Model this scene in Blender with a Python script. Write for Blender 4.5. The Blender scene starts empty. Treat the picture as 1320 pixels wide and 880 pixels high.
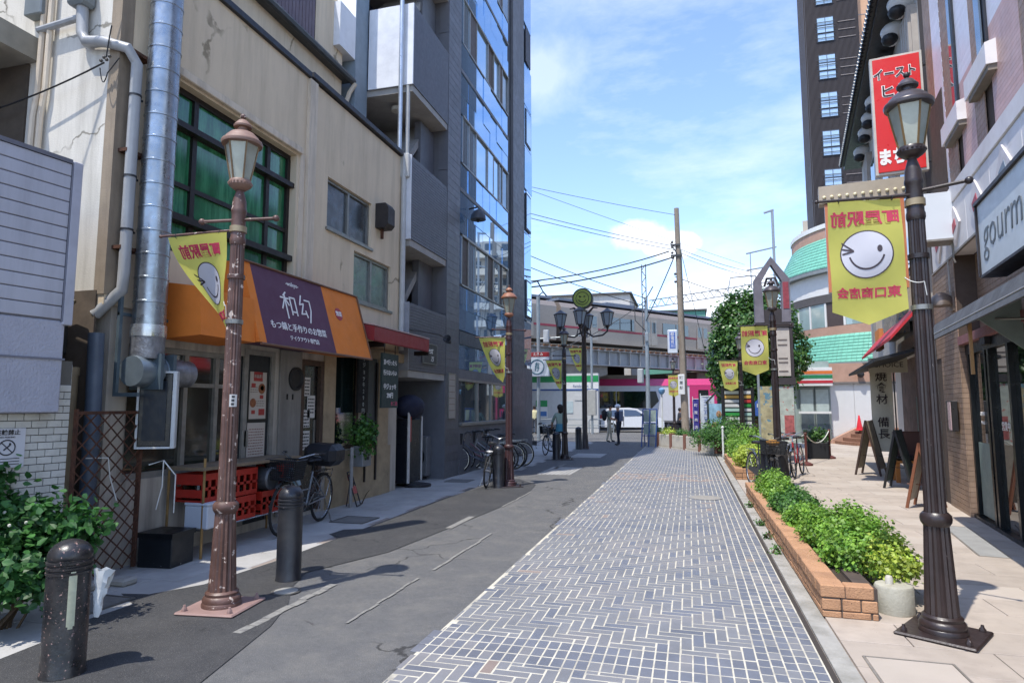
import bpy, bmesh, math, random
from math import sin, cos, pi, radians, sqrt, atan2
from mathutils import Vector, Matrix, noise
random.seed(7)
S = bpy.context.scene
COL = S.collection
# ------------------------------------------------------------ camera, sky, sun, exposure
PITCH = math.atan(84 / 820); YAW = radians(15.526)
cam = bpy.data.objects.new('camera', bpy.data.cameras.new('camera'))
COL.objects.link(cam)
cam.location = (0, 0, 1.6)
cam.rotation_euler = (pi / 2 + PITCH, 0, YAW)
cam.data.sensor_width = 36; cam.data.lens = 36 * 820 / 1320
cam.data.clip_start = .05; cam.data.clip_end = 3000
S.camera = cam
S.view_settings.view_transform = 'Standard'; S.view_settings.look = 'None'
S.view_settings.exposure = 1.48; S.view_settings.gamma = 1
W = bpy.data.worlds.new('World'); S.world = W; W.use_nodes = True
wn = W.node_tree; wn.nodes.clear(); wl = wn.links
def wN(t, **k):
    n = wn.nodes.new(t)
    for a, b in k.items(): setattr(n, a, b)
    return n
wout = wN('ShaderNodeOutputWorld'); wbg = wN('ShaderNodeBackground')
sky = wN('ShaderNodeTexSky', sky_type='NISHITA', sun_disc=False, sun_elevation=radians(63), sun_rotation=radians(206))
sky.air_density = 1.0; sky.dust_density = .4; sky.ozone_density = 1.0
wtc = wN('ShaderNodeTexCoord')
# clouds: a thin veil over the whole sky with a few heaped clouds low down
def wmath(op, a, b=None, clamp=False):
    n = wN('ShaderNodeMath', operation=op, use_clamp=clamp)
    for i, v in enumerate((a, b)):
        if v is None: continue
        if isinstance(v, (int, float)): n.inputs[i].default_value = v
        else: wl.new(v, n.inputs[i])
    return n.outputs[0]
wnm = wN('ShaderNodeVectorMath', operation='NORMALIZE'); wl.new(wtc.outputs['Generated'], wnm.inputs[0])
wmp = wN('ShaderNodeMapping'); wmp.inputs['Scale'].default_value = (1.6, 1.6, 5.5); wmp.inputs['Rotation'].default_value = (0.15, 0.35, 0.5)
wl.new(wnm.outputs[0], wmp.inputs['Vector'])
n1 = wN('ShaderNodeTexNoise'); n1.inputs['Scale'].default_value = 2.1; n1.inputs['Detail'].default_value = 10; n1.inputs['Roughness'].default_value = .62
wl.new(wmp.outputs[0], n1.inputs['Vector'])
mr1 = wN('ShaderNodeMapRange'); mr1.inputs[1].default_value = .47; mr1.inputs[2].default_value = .74; mr1.inputs[4].default_value = .34
wl.new(n1.outputs[0], mr1.inputs[0])
n2 = wN('ShaderNodeTexNoise'); n2.inputs['Scale'].default_value = 14; n2.inputs['Detail'].default_value = 9; n2.inputs['Roughness'].default_value = .6
wl.new(wnm.outputs[0], n2.inputs['Vector'])
veil = mr1.outputs[0]
def cloud(d, r, flat=1.0, amp=1.0, gain=3.2):
    """a heaped cloud round direction d; r = angular radius"""
    global veil
    dv = Vector(d).normalized()
    s = wN('ShaderNodeVectorMath', operation='SUBTRACT'); wl.new(wnm.outputs[0], s.inputs[0]); s.inputs[1].default_value = dv
    m = wN('ShaderNodeVectorMath', operation='MULTIPLY'); wl.new(s.outputs[0], m.inputs[0]); m.inputs[1].default_value = (1 / r, 1 / r, flat / r)
    l = wN('ShaderNodeVectorMath', operation='LENGTH'); wl.new(m.outputs[0], l.inputs[0])
    a = wmath('SUBTRACT', 1.0, l.outputs['Value'])
    a = wmath('ADD', a, wmath('MULTIPLY', wmath('SUBTRACT', n2.outputs[0], .5), 1.5))
    a = wmath('MULTIPLY', wmath('MULTIPLY', a, gain, True), amp)
    veil = wmath('MAXIMUM', veil, a)
def ray(x, y):
    f0 = Vector((-sin(YAW), cos(YAW), 0)); r = Vector((cos(YAW), sin(YAW), 0)); z = Vector((0, 0, 1))
    f = cos(PITCH) * f0 + sin(PITCH) * z; u = -sin(PITCH) * f0 + cos(PITCH) * z
    return f + r * ((x - 660) / 820) - u * ((y - 440) / 820)
cloud((-.067, .97, .262), .062, 2.4, .85, 2.0)
cloud((-.02, .97, .245), .05, 2.0, .8)
cloud((.03, .98, .17), .06, 1.7, .9)
cloud((.075, .97, .155), .07, 1.4, .85)
cloud((-.15, .94, .14), .12, 3.2, .5, 2)
cloud((.35, .9, .2), .12, 1.7, .9)
cloud((-.9, .5, .25), .2, 2.0, .9)
cloud((.8, -.3, .3), .22, 1.8, .9)
cloud((-.2, .84, .47), .12, 2.2, .3, 1.4)
cloud((-.17, .76, .6), .2, 2.0, .28, 1.2)
wmix = wN('ShaderNodeMix', data_type='RGBA'); wl.new(veil, wmix.inputs[0]); wtint = wN('ShaderNodeVectorMath', operation='MULTIPLY'); wl.new(sky.outputs[0], wtint.inputs[0]); wtint.inputs[1].default_value = (.76, .78, .88); wl.new(wtint.outputs[0], wmix.inputs[6])
wmix.inputs[7].default_value = (3.7, 3.8, 4.0, 1)
wl.new(wmix.outputs[2], wbg.inputs[0]); wbg.inputs[1].default_value = .15
wl.new(wbg.outputs[0], wout.inputs[0])
SUNV = Vector((.66, 1.34, -3.4)).normalized()
sl = bpy.data.lights.new('sun', 'SUN'); sl.energy = 2.0; sl.angle = radians(.53); sl.color = (1, .955, .88)
so = bpy.data.objects.new('sun', sl); COL.objects.link(so); so.rotation_euler = SUNV.to_track_quat('-Z', 'Y').to_euler()
so.location = (-20, -30, 60)

# ------------------------------------------------------------ materials
def lin(h):
    h = h.lstrip('#'); o = []
    for i in (0, 2, 4):
        c = int(h[i:i + 2], 16) / 255; o.append(c / 12.92 if c <= .04045 else ((c + .055) / 1.055) ** 2.4)
    return (*o, 1)
MATS = {}
def mat(name, col, rough=.7, metal=0, var=.12, scale=5, bump=0, bscale=60, spec=.5, dirt=None, damt=.5, dscale=1.6, island=0, trans=0, chips=None, camt=.62, cscale=30, sub=0, streak=False, alpha=1, coat=0, crack=None):
    if name in MATS: return MATS[name]
    m = bpy.data.materials.new(name); m.use_nodes = True; nt = m.node_tree; N = nt.nodes; L = nt.links
    b = N['Principled BSDF']; c = lin(col) if isinstance(col, str) else (*col, 1)
    b.inputs['Roughness'].default_value = rough; b.inputs['Metallic'].default_value = metal
    b.inputs['Specular IOR Level'].default_value = spec
    if trans: b.inputs['Transmission Weight'].default_value = trans
    if coat: b.inputs['Coat Weight'].default_value = coat
    if alpha < 1: b.inputs['Alpha'].default_value = alpha
    geo = N.new('ShaderNodeNewGeometry'); pos = geo.outputs['Position']
    def noi(sc, det=6, ro=.6, vec=None):
        n = N.new('ShaderNodeTexNoise'); n.inputs['Scale'].default_value = sc; n.inputs['Detail'].default_value = det; n.inputs['Roughness'].default_value = ro
        L.new(vec or pos, n.inputs['Vector']); return n.outputs[0]
    def mr(v, a, b_, c_, d_):
        n = N.new('ShaderNodeMapRange'); L.new(v, n.inputs[0])
        for i, q in enumerate((a, b_, c_, d_)): n.inputs[i + 1].default_value = q
        return n.outputs[0]
    def mul(v, w):
        n = N.new('ShaderNodeMath'); n.operation = 'MULTIPLY'; L.new(v, n.inputs[0])
        if isinstance(w, float): n.inputs[1].default_value = w
        else: L.new(w, n.inputs[1])
        return n.outputs[0]
    f = mr(noi(scale), .3, .7, 1 - var, 1 + var)
    if island:
        oi = N.new('ShaderNodeObjectInfo')
        f = mul(f, mr(geo.outputs['Random Per Island'], 0, 1, 1 - island, 1 + island))
        f = mul(f, mr(oi.outputs['Random'], 0, 1, 1 - island, 1 + island))
    vm = N.new('ShaderNodeVectorMath'); vm.operation = 'SCALE'; vm.inputs[0].default_value = c[:3]; L.new(f, vm.inputs['Scale'])
    cur = vm.outputs[0]
    def mixc(fac, a, colb):
        x = N.new('ShaderNodeMix'); x.data_type = 'RGBA'; L.new(fac, x.inputs[0]); L.new(a, x.inputs[6]); x.inputs[7].default_value = colb; return x.outputs[2]
    if dirt:
        vec = pos
        if streak:
            mp = N.new('ShaderNodeMapping'); mp.inputs['Scale'].default_value = (3.5, 3.5, .35); L.new(pos, mp.inputs['Vector']); vec = mp.outputs[0]
        cur = mixc(mr(noi(dscale, 8, .68, vec), .46, .72, 0, damt), cur, lin(dirt))
    if chips:
        ch = mr(noi(cscale, 5, .6), camt, camt + .03, 0, .9); cur = mixc(ch, cur, lin(chips))
    if crack:
        vo = N.new('ShaderNodeTexVoronoi'); vo.feature = 'DISTANCE_TO_EDGE'; vo.inputs['Scale'].default_value = crack[1]
        nz = N.new('ShaderNodeTexNoise'); nz.inputs['Scale'].default_value = 3; nz.inputs['Detail'].default_value = 6; L.new(pos, nz.inputs['Vector'])
        ad = N.new('ShaderNodeVectorMath'); ad.operation = 'SCALE'; L.new(nz.outputs['Color'], ad.inputs[0]); ad.inputs['Scale'].default_value = .55
        av = N.new('ShaderNodeVectorMath'); av.operation = 'ADD'; L.new(pos, av.inputs[0]); L.new(ad.outputs[0], av.inputs[1]); L.new(av.outputs[0], vo.inputs['Vector'])
        gate = mr(noi(.9, 3), .5, .56, 0, 1)
        cur = mixc(mul(mr(vo.outputs['Distance'], .004, .011, .85, 0), gate), cur, lin(crack[0]))
    L.new(cur, b.inputs['Base Color'])
    if bump:
        bp = N.new('ShaderNodeBump'); bp.inputs['Strength'].default_value = bump; bp.inputs['Distance'].default_value = .01
        L.new(noi(bscale, 4), bp.inputs['Height']); L.new(bp.outputs[0], b.inputs['Normal'])
    if rough > .15:
        L.new(mr(noi(scale * 2.3, 4), .3, .7, max(rough - .1, .02), min(rough + .1, 1)), b.inputs['Roughness'])
    MATS[name] = m; return m
def glassy(name, col, rough=.03, spec=1.0, var=.1, wob=.0, scale=1.2, metal=0):
    m = mat(name, col, rough, metal, var, scale, spec=spec)
    b = m.node_tree.nodes['Principled BSDF']; b.inputs['IOR'].default_value = 1.7
    return m

# ------------------------------------------------------------ mesh builder
class M:
    def __init__(s): s.v = []; s.f = []; s.mi = []; s.T = None; s.mats = []; s.cur = 0
    def use(s, m):
        if m not in s.mats: s.mats.append(m)
        s.cur = s.mats.index(m); return s
    def add(s, vs, fs):
        o = len(s.v)
        s.v += [tuple(s.T @ Vector(p)) for p in vs] if s.T else [tuple(p) for p in vs]
        s.f += [tuple(i + o for i in f) for f in fs]; s.mi += [s.cur] * len(fs); return s
    def box(s, x0, x1, y0, y1, z0, z1, ch=0):
        if x0 > x1: x0, x1 = x1, x0
        if y0 > y1: y0, y1 = y1, y0
        if z0 > z1: z0, z1 = z1, z0
        if not ch:
            return s.add([(x0, y0, z0), (x1, y0, z0), (x1, y1, z0), (x0, y1, z0), (x0, y0, z1), (x1, y0, z1), (x1, y1, z1), (x0, y1, z1)],
                         [(0, 3, 2, 1), (4, 5, 6, 7), (0, 1, 5, 4), (1, 2, 6, 5), (2, 3, 7, 6), (3, 0, 4, 7)])
        ch = min(ch, (x1 - x0) * .45, (y1 - y0) * .45, (z1 - z0) * .45)
        vs = []; ix = {}
        for i, X in enumerate((x0, x1)):
            for j, Y in enumerate((y0, y1)):
                for k, Z in enumerate((z0, z1)):
                    sx, sy, sz = (1 - 2 * i) * ch, (1 - 2 * j) * ch, (1 - 2 * k) * ch
                    ix[i, j, k, 0] = len(vs); vs.append((X, Y + sy, Z + sz))
                    ix[i, j, k, 1] = len(vs); vs.append((X + sx, Y, Z + sz))
                    ix[i, j, k, 2] = len(vs); vs.append((X + sx, Y + sy, Z))
        g = lambda i, j, k, a: ix[i, j, k, a]
        fs = [(g(0,0,0,0), g(0,0,1,0), g(0,1,1,0), g(0,1,0,0)), (g(1,0,0,0), g(1,1,0,0), g(1,1,1,0), g(1,0,1,0)),
              (g(0,0,0,1), g(1,0,0,1), g(1,0,1,1), g(0,0,1,1)), (g(0,1,0,1), g(0,1,1,1), g(1,1,1,1), g(1,1,0,1)),
              (g(0,0,0,2), g(0,1,0,2), g(1,1,0,2), g(1,0,0,2)), (g(0,0,1,2), g(1,0,1,2), g(1,1,1,2), g(0,1,1,2))]
        for a in (0, 1):
            for b in (0, 1):
                fs += [(g(a,b,0,0), g(a,b,0,1), g(a,b,1,1), g(a,b,1,0))[::1 if (a + b) % 2 else -1],
                       (g(a,0,b,0), g(a,0,b,2), g(a,1,b,2), g(a,1,b,0))[::-1 if (a + b) % 2 else 1],
                       (g(0,a,b,1), g(0,a,b,2), g(1,a,b,2), g(1,a,b,1))[::1 if (a + b) % 2 else -1]]
        for i in (0, 1):
            for j in (0, 1):
                for k in (0, 1): fs.append((g(i,j,k,0), g(i,j,k,1), g(i,j,k,2))[::1 if (i + j + k) % 2 else -1])
        return s.add(vs, fs)
    def quad(s, a, b, c, d): return s.add([a, b, c, d], [(0, 1, 2, 3)])
    def poly(s, ps): return s.add(ps, [tuple(range(len(ps)))])
    def prism(s, ps, vec):
        n = len(ps); v = Vector(vec); q = [Vector(p) for p in ps] + [Vector(p) + v for p in ps]
        nor = Vector((0, 0, 0))
        for i in range(n): nor += Vector(ps[i]).cross(Vector(ps[(i + 1) % n]))
        fl = nor.dot(v) > 0
        fs = [tuple(range(n)), tuple(range(2 * n - 1, n - 1, -1))] + [(i, i + n, (i + 1) % n + n, (i + 1) % n) for i in range(n)]
        if fl: fs = [f[::-1] for f in fs]
        return s.add(q, fs)
    def lathe(s, prof, n=16, c=(0, 0, 0), flute=0, fn=0, cap=True, a0=0):
        vs = []; fs = []; k = len(prof)
        for r, z in prof:
            for i in range(n):
                a = 2 * pi * i / n + a0; rr = r * (1 - flute * (.5 - .5 * cos(a * fn))) if fn else r
                vs.append((c[0] + rr * cos(a), c[1] + rr * sin(a), c[2] + z))
        for j in range(k - 1):
            for i in range(n):
                i2 = (i + 1) % n; fs.append((j * n + i, j * n + i2, (j + 1) * n + i2, (j + 1) * n + i))
        if cap:
            if prof[0][0] > 1e-4: fs.append(tuple(range(n))[::-1])
            if prof[-1][0] > 1e-4: fs.append(tuple((k - 1) * n + i for i in range(n)))
        return s.add(vs, fs)
    def cyl(s, p0, p1, r0, r1=None, n=10, cap=True):
        r1 = r0 if r1 is None else r1
        return s.tube([p0, p1], [r0, r1], n, cap)
    def tube(s, pts, r, n=8, cap=True):
        pts = [Vector(p) for p in pts]; k = len(pts)
        rs = r if isinstance(r, (list, tuple)) else [r] * k
        vs = []; fs = []; up = None
        for j in range(k):
            t = (pts[min(j + 1, k - 1)] - pts[max(j - 1, 0)]).normalized()
            if up is None:
                up = Vector((0, 0, 1)) if abs(t.z) < .9 else Vector((0, 1, 0))
            x = up.cross(t)
            if x.length < 1e-4: x = Vector((1, 0, 0)).cross(t)
            x.normalize(); y = t.cross(x).normalized(); up = y
            for i in range(n):
                a = 2 * pi * i / n; vs.append(pts[j] + (x * cos(a) + y * sin(a)) * rs[j])
        for j in range(k - 1):
            for i in range(n):
                i2 = (i + 1) % n; fs.append((j * n + i, j * n + i2, (j + 1) * n + i2, (j + 1) * n + i))
        if cap: fs += [tuple(range(n))[::-1], tuple((k - 1) * n + i for i in range(n))]
        return s.add(vs, fs)
    def ball(s, c, rx, ry=None, rz=None, n=10, m=6):
        ry = ry or rx; rz = rz or rx; vs = [(c[0], c[1], c[2] - rz)]; fs = []
        for j in range(1, m):
            b = -pi / 2 + pi * j / m
            for i in range(n):
                a = 2 * pi * i / n; vs.append((c[0] + rx * cos(b) * cos(a), c[1] + ry * cos(b) * sin(a), c[2] + rz * sin(b)))
        vs.append((c[0], c[1], c[2] + rz)); L = len(vs) - 1
        for i in range(n):
            i2 = (i + 1) % n; fs.append((0, 1 + i2, 1 + i)); fs.append((L, L - n + i, L - n + i2))
            for j in range(m - 2): fs.append((1 + j * n + i, 1 + j * n + i2, 1 + (j + 1) * n + i2, 1 + (j + 1) * n + i))
        return s.add(vs, fs)
    def torus(s, c, R, r, n=24, k=6, T=None):
        """ring in the local YZ plane (axis X)"""
        vs = []; fs = []
        for i in range(n):
            a = 2 * pi * i / n
            for j in range(k):
                b = 2 * pi * j / k; q = R + r * cos(b); vs.append((c[0] + r * sin(b), c[1] + q * cos(a), c[2] + q * sin(a)))
        for i in range(n):
            for j in range(k): fs.append((i * k + j, ((i + 1) % n) * k + j, ((i + 1) % n) * k + (j + 1) % k, i * k + (j + 1) % k))
        return s.add(vs, fs)
    def build(s, name, m=None, parent=None, smooth=True, kind=None, label=None, ang=40, loc=None, rot=None):
        me = bpy.data.meshes.new(name); me.from_pydata(s.v, [], s.f)
        if s.mats:
            for x in s.mats: me.materials.append(x)
            me.polygons.foreach_set('material_index', s.mi)
        elif m: me.materials.append(m)
        if smooth and len(s.f) > 6:
            me.polygons.foreach_set('use_smooth', [True] * len(me.polygons)); me.set_sharp_from_angle(angle=radians(ang))
        me.update()
        o = bpy.data.objects.new(name, me); COL.objects.link(o)
        if parent: o.parent = parent
        if loc: o.location = loc
        if rot: o.rotation_euler = rot
        if kind: o['kind'] = kind
        if label: o['label'] = label
        return o
def tag(o, label=None, cat=None, group=None, kind=None):
    if label: o['label'] = label
    if cat: o['category'] = cat
    if group: o['group'] = group
    if kind: o['kind'] = kind
    return o
def thing(name, label, cat, loc=(0, 0, 0), rz=0, group=None):
    o = bpy.data.objects.new(name, None); COL.objects.link(o); o.empty_display_size = .2
    o.location = loc; o.rotation_euler = (0, 0, rz)
    return tag(o, label, cat, group)
def inst(o, name, parent=None, loc=None, rot=None, scale=None):
    c = bpy.data.objects.new(name, o.data); COL.objects.link(c)
    if parent: c.parent = parent
    if loc: c.location = loc
    if rot: c.rotation_euler = rot
    if scale: c.scale = scale
    return c
CH = {}
def dup(root, loc, rz=0, label=None, group=None):
    """a copy of a thing with copies of its parts and sub-parts"""
    def cp(o, par):
        c = o.copy(); COL.objects.link(c)
        if par: c.parent = par
        for ch in list(o.children): cp(ch, c)
        return c
    r = cp(root, None); r.location = loc; r.rotation_euler = (0, 0, rz)
    if label: r['label'] = label
    if group: r['group'] = group
    return r
_tc = {}
def text(body, size, m, parent, loc, rot=(pi / 2, 0, 0), name='lettering', mirror=False, bold=0., ext=.002, shear=0, sx=1., align='CENTER', space=1., lines=1.):
    cu = bpy.data.curves.new('t', 'FONT'); cu.body = body; cu.size = size; cu.align_x = align; cu.align_y = 'CENTER'
    cu.extrude = ext; cu.resolution_u = 2; cu.offset = bold * size; cu.shear = shear; cu.space_character = space; cu.space_line = lines
    t = bpy.data.objects.new('t', cu); COL.objects.link(t)
    dg = bpy.context.evaluated_depsgraph_get(); dg.update()
    me = bpy.data.meshes.new_from_object(t.evaluated_get(dg)); bpy.data.objects.remove(t)
    k = -sx if mirror else sx
    me.transform(Matrix.Diagonal((k, 1, 1, 1)))
    if mirror: me.flip_normals()
    me.materials.clear(); me.materials.append(m)
    o = bpy.data.objects.new(name, me); COL.objects.link(o); o.parent = parent; o.location = loc; o.rotation_euler = rot
    return o
RX = (pi / 2, 0, pi / 2)       # text standing on a wall that faces +X
# ------------------------------------------------------------ the ground
asph = mat('asphalt', '#575757', .92, var=.12, scale=14, bump=.7, bscale=130, dirt='#716e68', damt=.6, dscale=2.6, crack=('#2c2b2a', .55), chips='#a09b92', camt=.6, cscale=230)
asph2 = mat('fresh asphalt', '#363637', .9, var=.14, scale=16, bump=.7, bscale=130, dirt='#4a4948', damt=.6, dscale=1.7, crack=('#1c1c1d', .8), chips='#7b7975', camt=.61, cscale=230)
conc = mat('pavement concrete', '#a3a19d', .85, var=.1, scale=2, bump=.25, bscale=120, dirt='#7b7872', damt=.6, dscale=1.1, island=.07)
gutt = mat('gutter concrete', '#9b9891', .9, var=.16, scale=5, bump=.4, bscale=90, dirt='#6d6a5f', damt=.75, dscale=2.6, chips='#bdb9ae', camt=.66, cscale=90)
slabm = mat('rose paving slab', '#a5998c', .8, var=.08, scale=3.4, bump=.15, bscale=140, dirt='#8a7f74', damt=.6, dscale=3.2, island=.06, chips='#7b7268', camt=.68, cscale=70)
joint = mat('sand joint', '#8a7f76', .95, var=.15, scale=9)
mort = mat('pale mortar', '#bfb9a8', .9, var=.16, scale=12, bump=.3, bscale=100, dirt='#807d76', damt=.9, dscale=2.4)
brk = mat('slate paving brick', '#707174', .62, var=.1, scale=4, bump=.2, bscale=110, dirt='#8b8583', damt=.55, dscale=.9, island=.06, chips='#9a968c', camt=.72, cscale=120)
brk2 = mat('blue slate paving brick', '#63666e', .55, var=.12, scale=4, bump=.2, bscale=110, dirt='#77767b', damt=.4, dscale=.9, island=.08)
brk3 = mat('brown paving brick', '#82746c', .62, var=.12, scale=4, bump=.2, bscale=110, island=.14)
wline = mat('worn white road paint', '#83817b', .85, var=.15, scale=30, bump=.2, bscale=120, dirt='#5c5b5b', damt=1, dscale=22)
def sheet(name, x0, x1, y0, y1, z, m, n=1, parent=None):
    b = M(); b.quad((x0, y0, z), (x1, y0, z), (x1, y1, z), (x0, y1, z)); return b.build(name, m, parent, kind=None if parent else 'structure', smooth=False)
far_g = mat('town ground', '#8f8c88', .9, var=.1, scale=.6)
sheet('ground', -500, 500, -300, 900, -.012, far_g)
# asphalt lane on the left, from in front of the camera to the crossing street
b = M(); b.poly([(-4.15, -3, 0), (-1.7, -3, 0), (-1.7, 30, 0), (-4.3, 30, 0)]); road = b.build('road', asph, smooth=False, kind='structure')
b = M(); b.poly([(-4.27, 3.2, .0065), (-4.3, 3.55, .0065), (-4.42, 3.96, .0065), (-4.4, 4.34, .0065), (-4.75, 4.55, .0065), (-4.5, 4.6, .0065), (-4.27, 4.98, .0065), (-4.19, 5.9, .0065), (-4.18, 7.1, .0065), (-4.42, 7.3, .0065), (-4.4, 7.62, .0065), (-4.18, 7.72, .0065), (-4.2, 10.5, .0065), (-4.02, 12.75, .0065),
               (-4.3, 13.7, .0065), (-3.7, 13.9, .0065), (-3.1, 13.0, .0065), (-2.9, 11.5, .0065), (-2.95, 10.1, .0065), (-3.1, 8.2, .0065), (-3.25, 6.6, .0065), (-3.62, 5.6, .0065), (-3.45, 5.1, .0065), (-3.2, 4.7, .0065), (-3.0, 4.2, .0065), (-2.75, 3.1, .0065), (-2.6, -2, .0065), (-4.2, -2, .0065)])
b.build('fresh_asphalt', asph2, road, smooth=False)
sheet('crossing_street', -90, 90, 30, 62, -.004, asph)
b = M()
for x, y, w, l in [(-3.11, 8.06, .09, .98), (-2.49, 4.4, .022, 1.3), (-2.46, 6.0, .03, 1.9), (-3.14, 4.0, .07, 1.3), (-2.93, 10.0, .03, 1.9), (-3.4, 16.4, .09, 1.4)]:
    n = 8 if l > 1.2 else 1
    for i in range(n):
        a = random.uniform(-.012, .012) if n > 1 else 0
        b.quad((x - w / 2 + a, y + l * i / n, .008), (x + w / 2 + a, y + l * i / n, .008), (x + w / 2 + a + .004, y + l * (i + .96) / n, .008), (x - w / 2 + a, y + l * (i + .96) / n, .008))
b.build('road_marking', wline, road, smooth=False)
# patches of older paving seen in the asphalt beyond the second lamp
b = M()
for (x0, x1, y0, y1) in [(-3.55, -2.75, 15.0, 16.9), (-3.75, -2.75, 20.2, 22.0)]:
    for i in range(8):
        for j in range(10):
            a = (x1 - x0) / 8; c = (y1 - y0) / 10
            b.box(x0 + i * a + .008, x0 + (i + 1) * a - .008, y0 + j * c + .008, y0 + (j + 1) * c - .008, .0, .008)
tag(b.build('paving_patch', conc, smooth=False), kind='structure')
# manhole covers in the lane
mh = mat('cast iron', '#6a6864', .55, metal=.6, var=.2, scale=20, bump=.4, bscale=80)
t = thing('manhole_cover', 'small round pale iron cover in the asphalt beside the brown lamp post base', 'manhole cover', (-3.42, 4.98, .008), 0)
b = M(); b.lathe([(.1, 0), (.1, .006), (.09, .008)], 24); b.build('lid', mat('bright steel lid', '#b8b6ad', .45, metal=.5), t)
b = M(); b.lathe([(.1, 0), (.125, 0), (.125, .004), (.1, .004)], 24, cap=False); b.build('rim', mh, t)
# left pavement of concrete slabs, each slab its own object
lp = M(); lp.quad((-6.2, -3, -.002), (-4.1, -3, -.002), (-4.1, 30, -.002), (-6.2, 30, -.002)); lpo = lp.build('left_pavement', joint, smooth=False, kind='structure')
random.seed(3)
slab_mesh = {}
def slab_obj(parent, x0, x1, y0, y1, z, m, name='slab', gap=.004, th=.02):
    w, l = round(x1 - x0, 3), round(y1 - y0, 3)
    dz = random.uniform(-.001, .0012)
    k = (w, l, m.name)
    if k not in slab_mesh:
        q = M(); q.box(-w / 2 + gap, w / 2 - gap, -l / 2 + gap, l / 2 - gap, -th, 0, .003); o = q.build(name, m, parent, smooth=False); slab_mesh[k] = o
    else: o = inst(slab_mesh[k], name, parent)
    o.location = ((x0 + x1) / 2, (y0 + y1) / 2, z + dz); return o
y = 1.4; r = 0
while y < 29:
    x = -4.28 if r % 2 else -4.14
    while x > -6.0:
        w = .6 if abs(x + 4.14) > .01 else .45
        slab_obj(lpo, x - w, x, y, y + .6, .003 if y > 4.2 or x < -4.5 else .002, conc); x -= w
    y += .6; r += 1
# square access covers set in the left pavement
for i, (x, y, w) in enumerate([(-4.62, 8.3, .5), (-4.75, 4.25, .45), (-4.85, 13.2, .5)]):
    t = thing('access_cover', ['square dark access cover in the left pavement below the dark grey building sign board', 'square grey access cover near the rusty gate foot', 'square access cover before the dark tiled building recess'][i], 'access cover', (x, y, .008))
    b = M(); b.box(-w / 2 + .02, w / 2 - .02, -w / 2 + .02, w / 2 - .02, -.01, .002); b.build('lid', mat('grey cover', '#74726e', .7, metal=.2, bump=.4, bscale=70), t)
    b = M()
    for s in (-1, 1): b.box(s * w / 2 - .012, s * w / 2 + .012, -w / 2, w / 2, -.01, .004); b.box(-w / 2, w / 2, s * w / 2 - .0125, s * w / 2 + .0125, -.01, .003)
    b.build('frame', mh, t)

# ---- herringbone brick street: 300 nearest bricks as parts, the rest joined
bs = M(); bs.quad((-1.765, -3, .0072), (.762, -3, .0072), (.762, 29.3, .0072), (-1.765, 29.3, .0072)); bso = bs.build('brick_street', mort, smooth=False, kind='structure')
random.seed(11)
PX = .078; K = 3; JW = .0058
X0, X1 = -1.74, .366
bricks = []
Y0 = 1.4; YE = 29.2
bands = [4.02 + i * 4.68 for i in range(-1, 6)]
def inband(y0, y1): return any(y0 < q + .42 and y1 > q for q in bands)
def put(xa, xb, ya, yb, m=None):
    # clip to the street and the stack-bond bands
    xa = max(xa, X0 + random.uniform(-.05, .03) if xa < X0 else xa); xb = min(xb, X1)
    if xb - xa < .018: return
    for q in bands:
        if ya < q + .42 and yb > q:
            if ya < q and yb > q: yb = q
            elif yb > q + .42 and ya < q + .42: ya = q + .42
            else: return
    if yb - ya < .025: return
    bricks.append((xa, xb, ya, yb, m))
nx = int((X1 - X0) / PX) + 8; ny = int((YE - Y0) / PX)
for r in range(-3, ny):
    for c in range(-6, nx):
        k = (c - r) % (2 * K)
        xx = X0 + c * PX; yy = Y0 + r * PX
        if k == 0: put(xx, xx + K * PX, yy, yy + PX)
        if (c + 1 - r) % (2 * K) == 0: put(xx, xx + PX, yy, yy + K * PX)
for q in bands:
    for j in range(3):
        for c in range(-1, nx):
            xx = X0 + c * PX
            if xx + PX <= X1 + .02: bricks.append((xx, min(xx + PX, X1), q + j * .14, q + (j + 1) * .14, 1 if random.random() < .8 else None))
for c in range(5):
    y = Y0 + random.uniform(0, .05)
    while y < YE:
        bricks.append((X1 + c * PX, X1 + (c + 1) * PX, y, y + .118, 1 if random.random() < .45 else None)); y += .118
bmats = [brk, brk2, brk3]
def bmat(m, x, y):
    if 1 == m: return 1
    if 14.3 < y < 15.8 and random.random() < .5: return 2
    v = random.random(); return 1 if v < .16 else (2 if v > .992 else 0)
vis = [q for q in bricks if q[3] > 3.15 and (q[0] > -2.1 + (3.9 - q[2]) * .1)]
vis.sort(key=lambda q: (q[2] + q[3]) / 2 + (.8 if (q[0] < -1.9 + 1.1 * max(0, 4.4 - q[2]) * .9) and q[2] < 4.0 else 0))
near = vis[:300]; ns = set(id(q) for q in near); rest = [q for q in bricks if id(q) not in ns]
bmesh_cache = {}
for q in near:
    w, l = round(q[1] - q[0], 2), round(q[3] - q[2], 2); k = (w, l, bmat(q[4], q[0], q[2]))
    if k not in bmesh_cache:
        b = M(); b.box(-w / 2 + JW, w / 2 - JW, -l / 2 + JW, l / 2 - JW, -.01, 0, .0015); bmesh_cache[k] = b.build('brick', bmats[k[2]], bso, smooth=False); o = bmesh_cache[k]
    else: o = inst(bmesh_cache[k], 'brick', bso)
    o.location = ((q[0] + q[1]) / 2, (q[2] + q[3]) / 2, .0083 + random.uniform(-.0004, .0006)); o.rotation_euler = (random.uniform(-.003, .003), random.uniform(-.003, .003), random.uniform(-.01, .01))
b = M(); b.mats = bmats[:]
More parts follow.
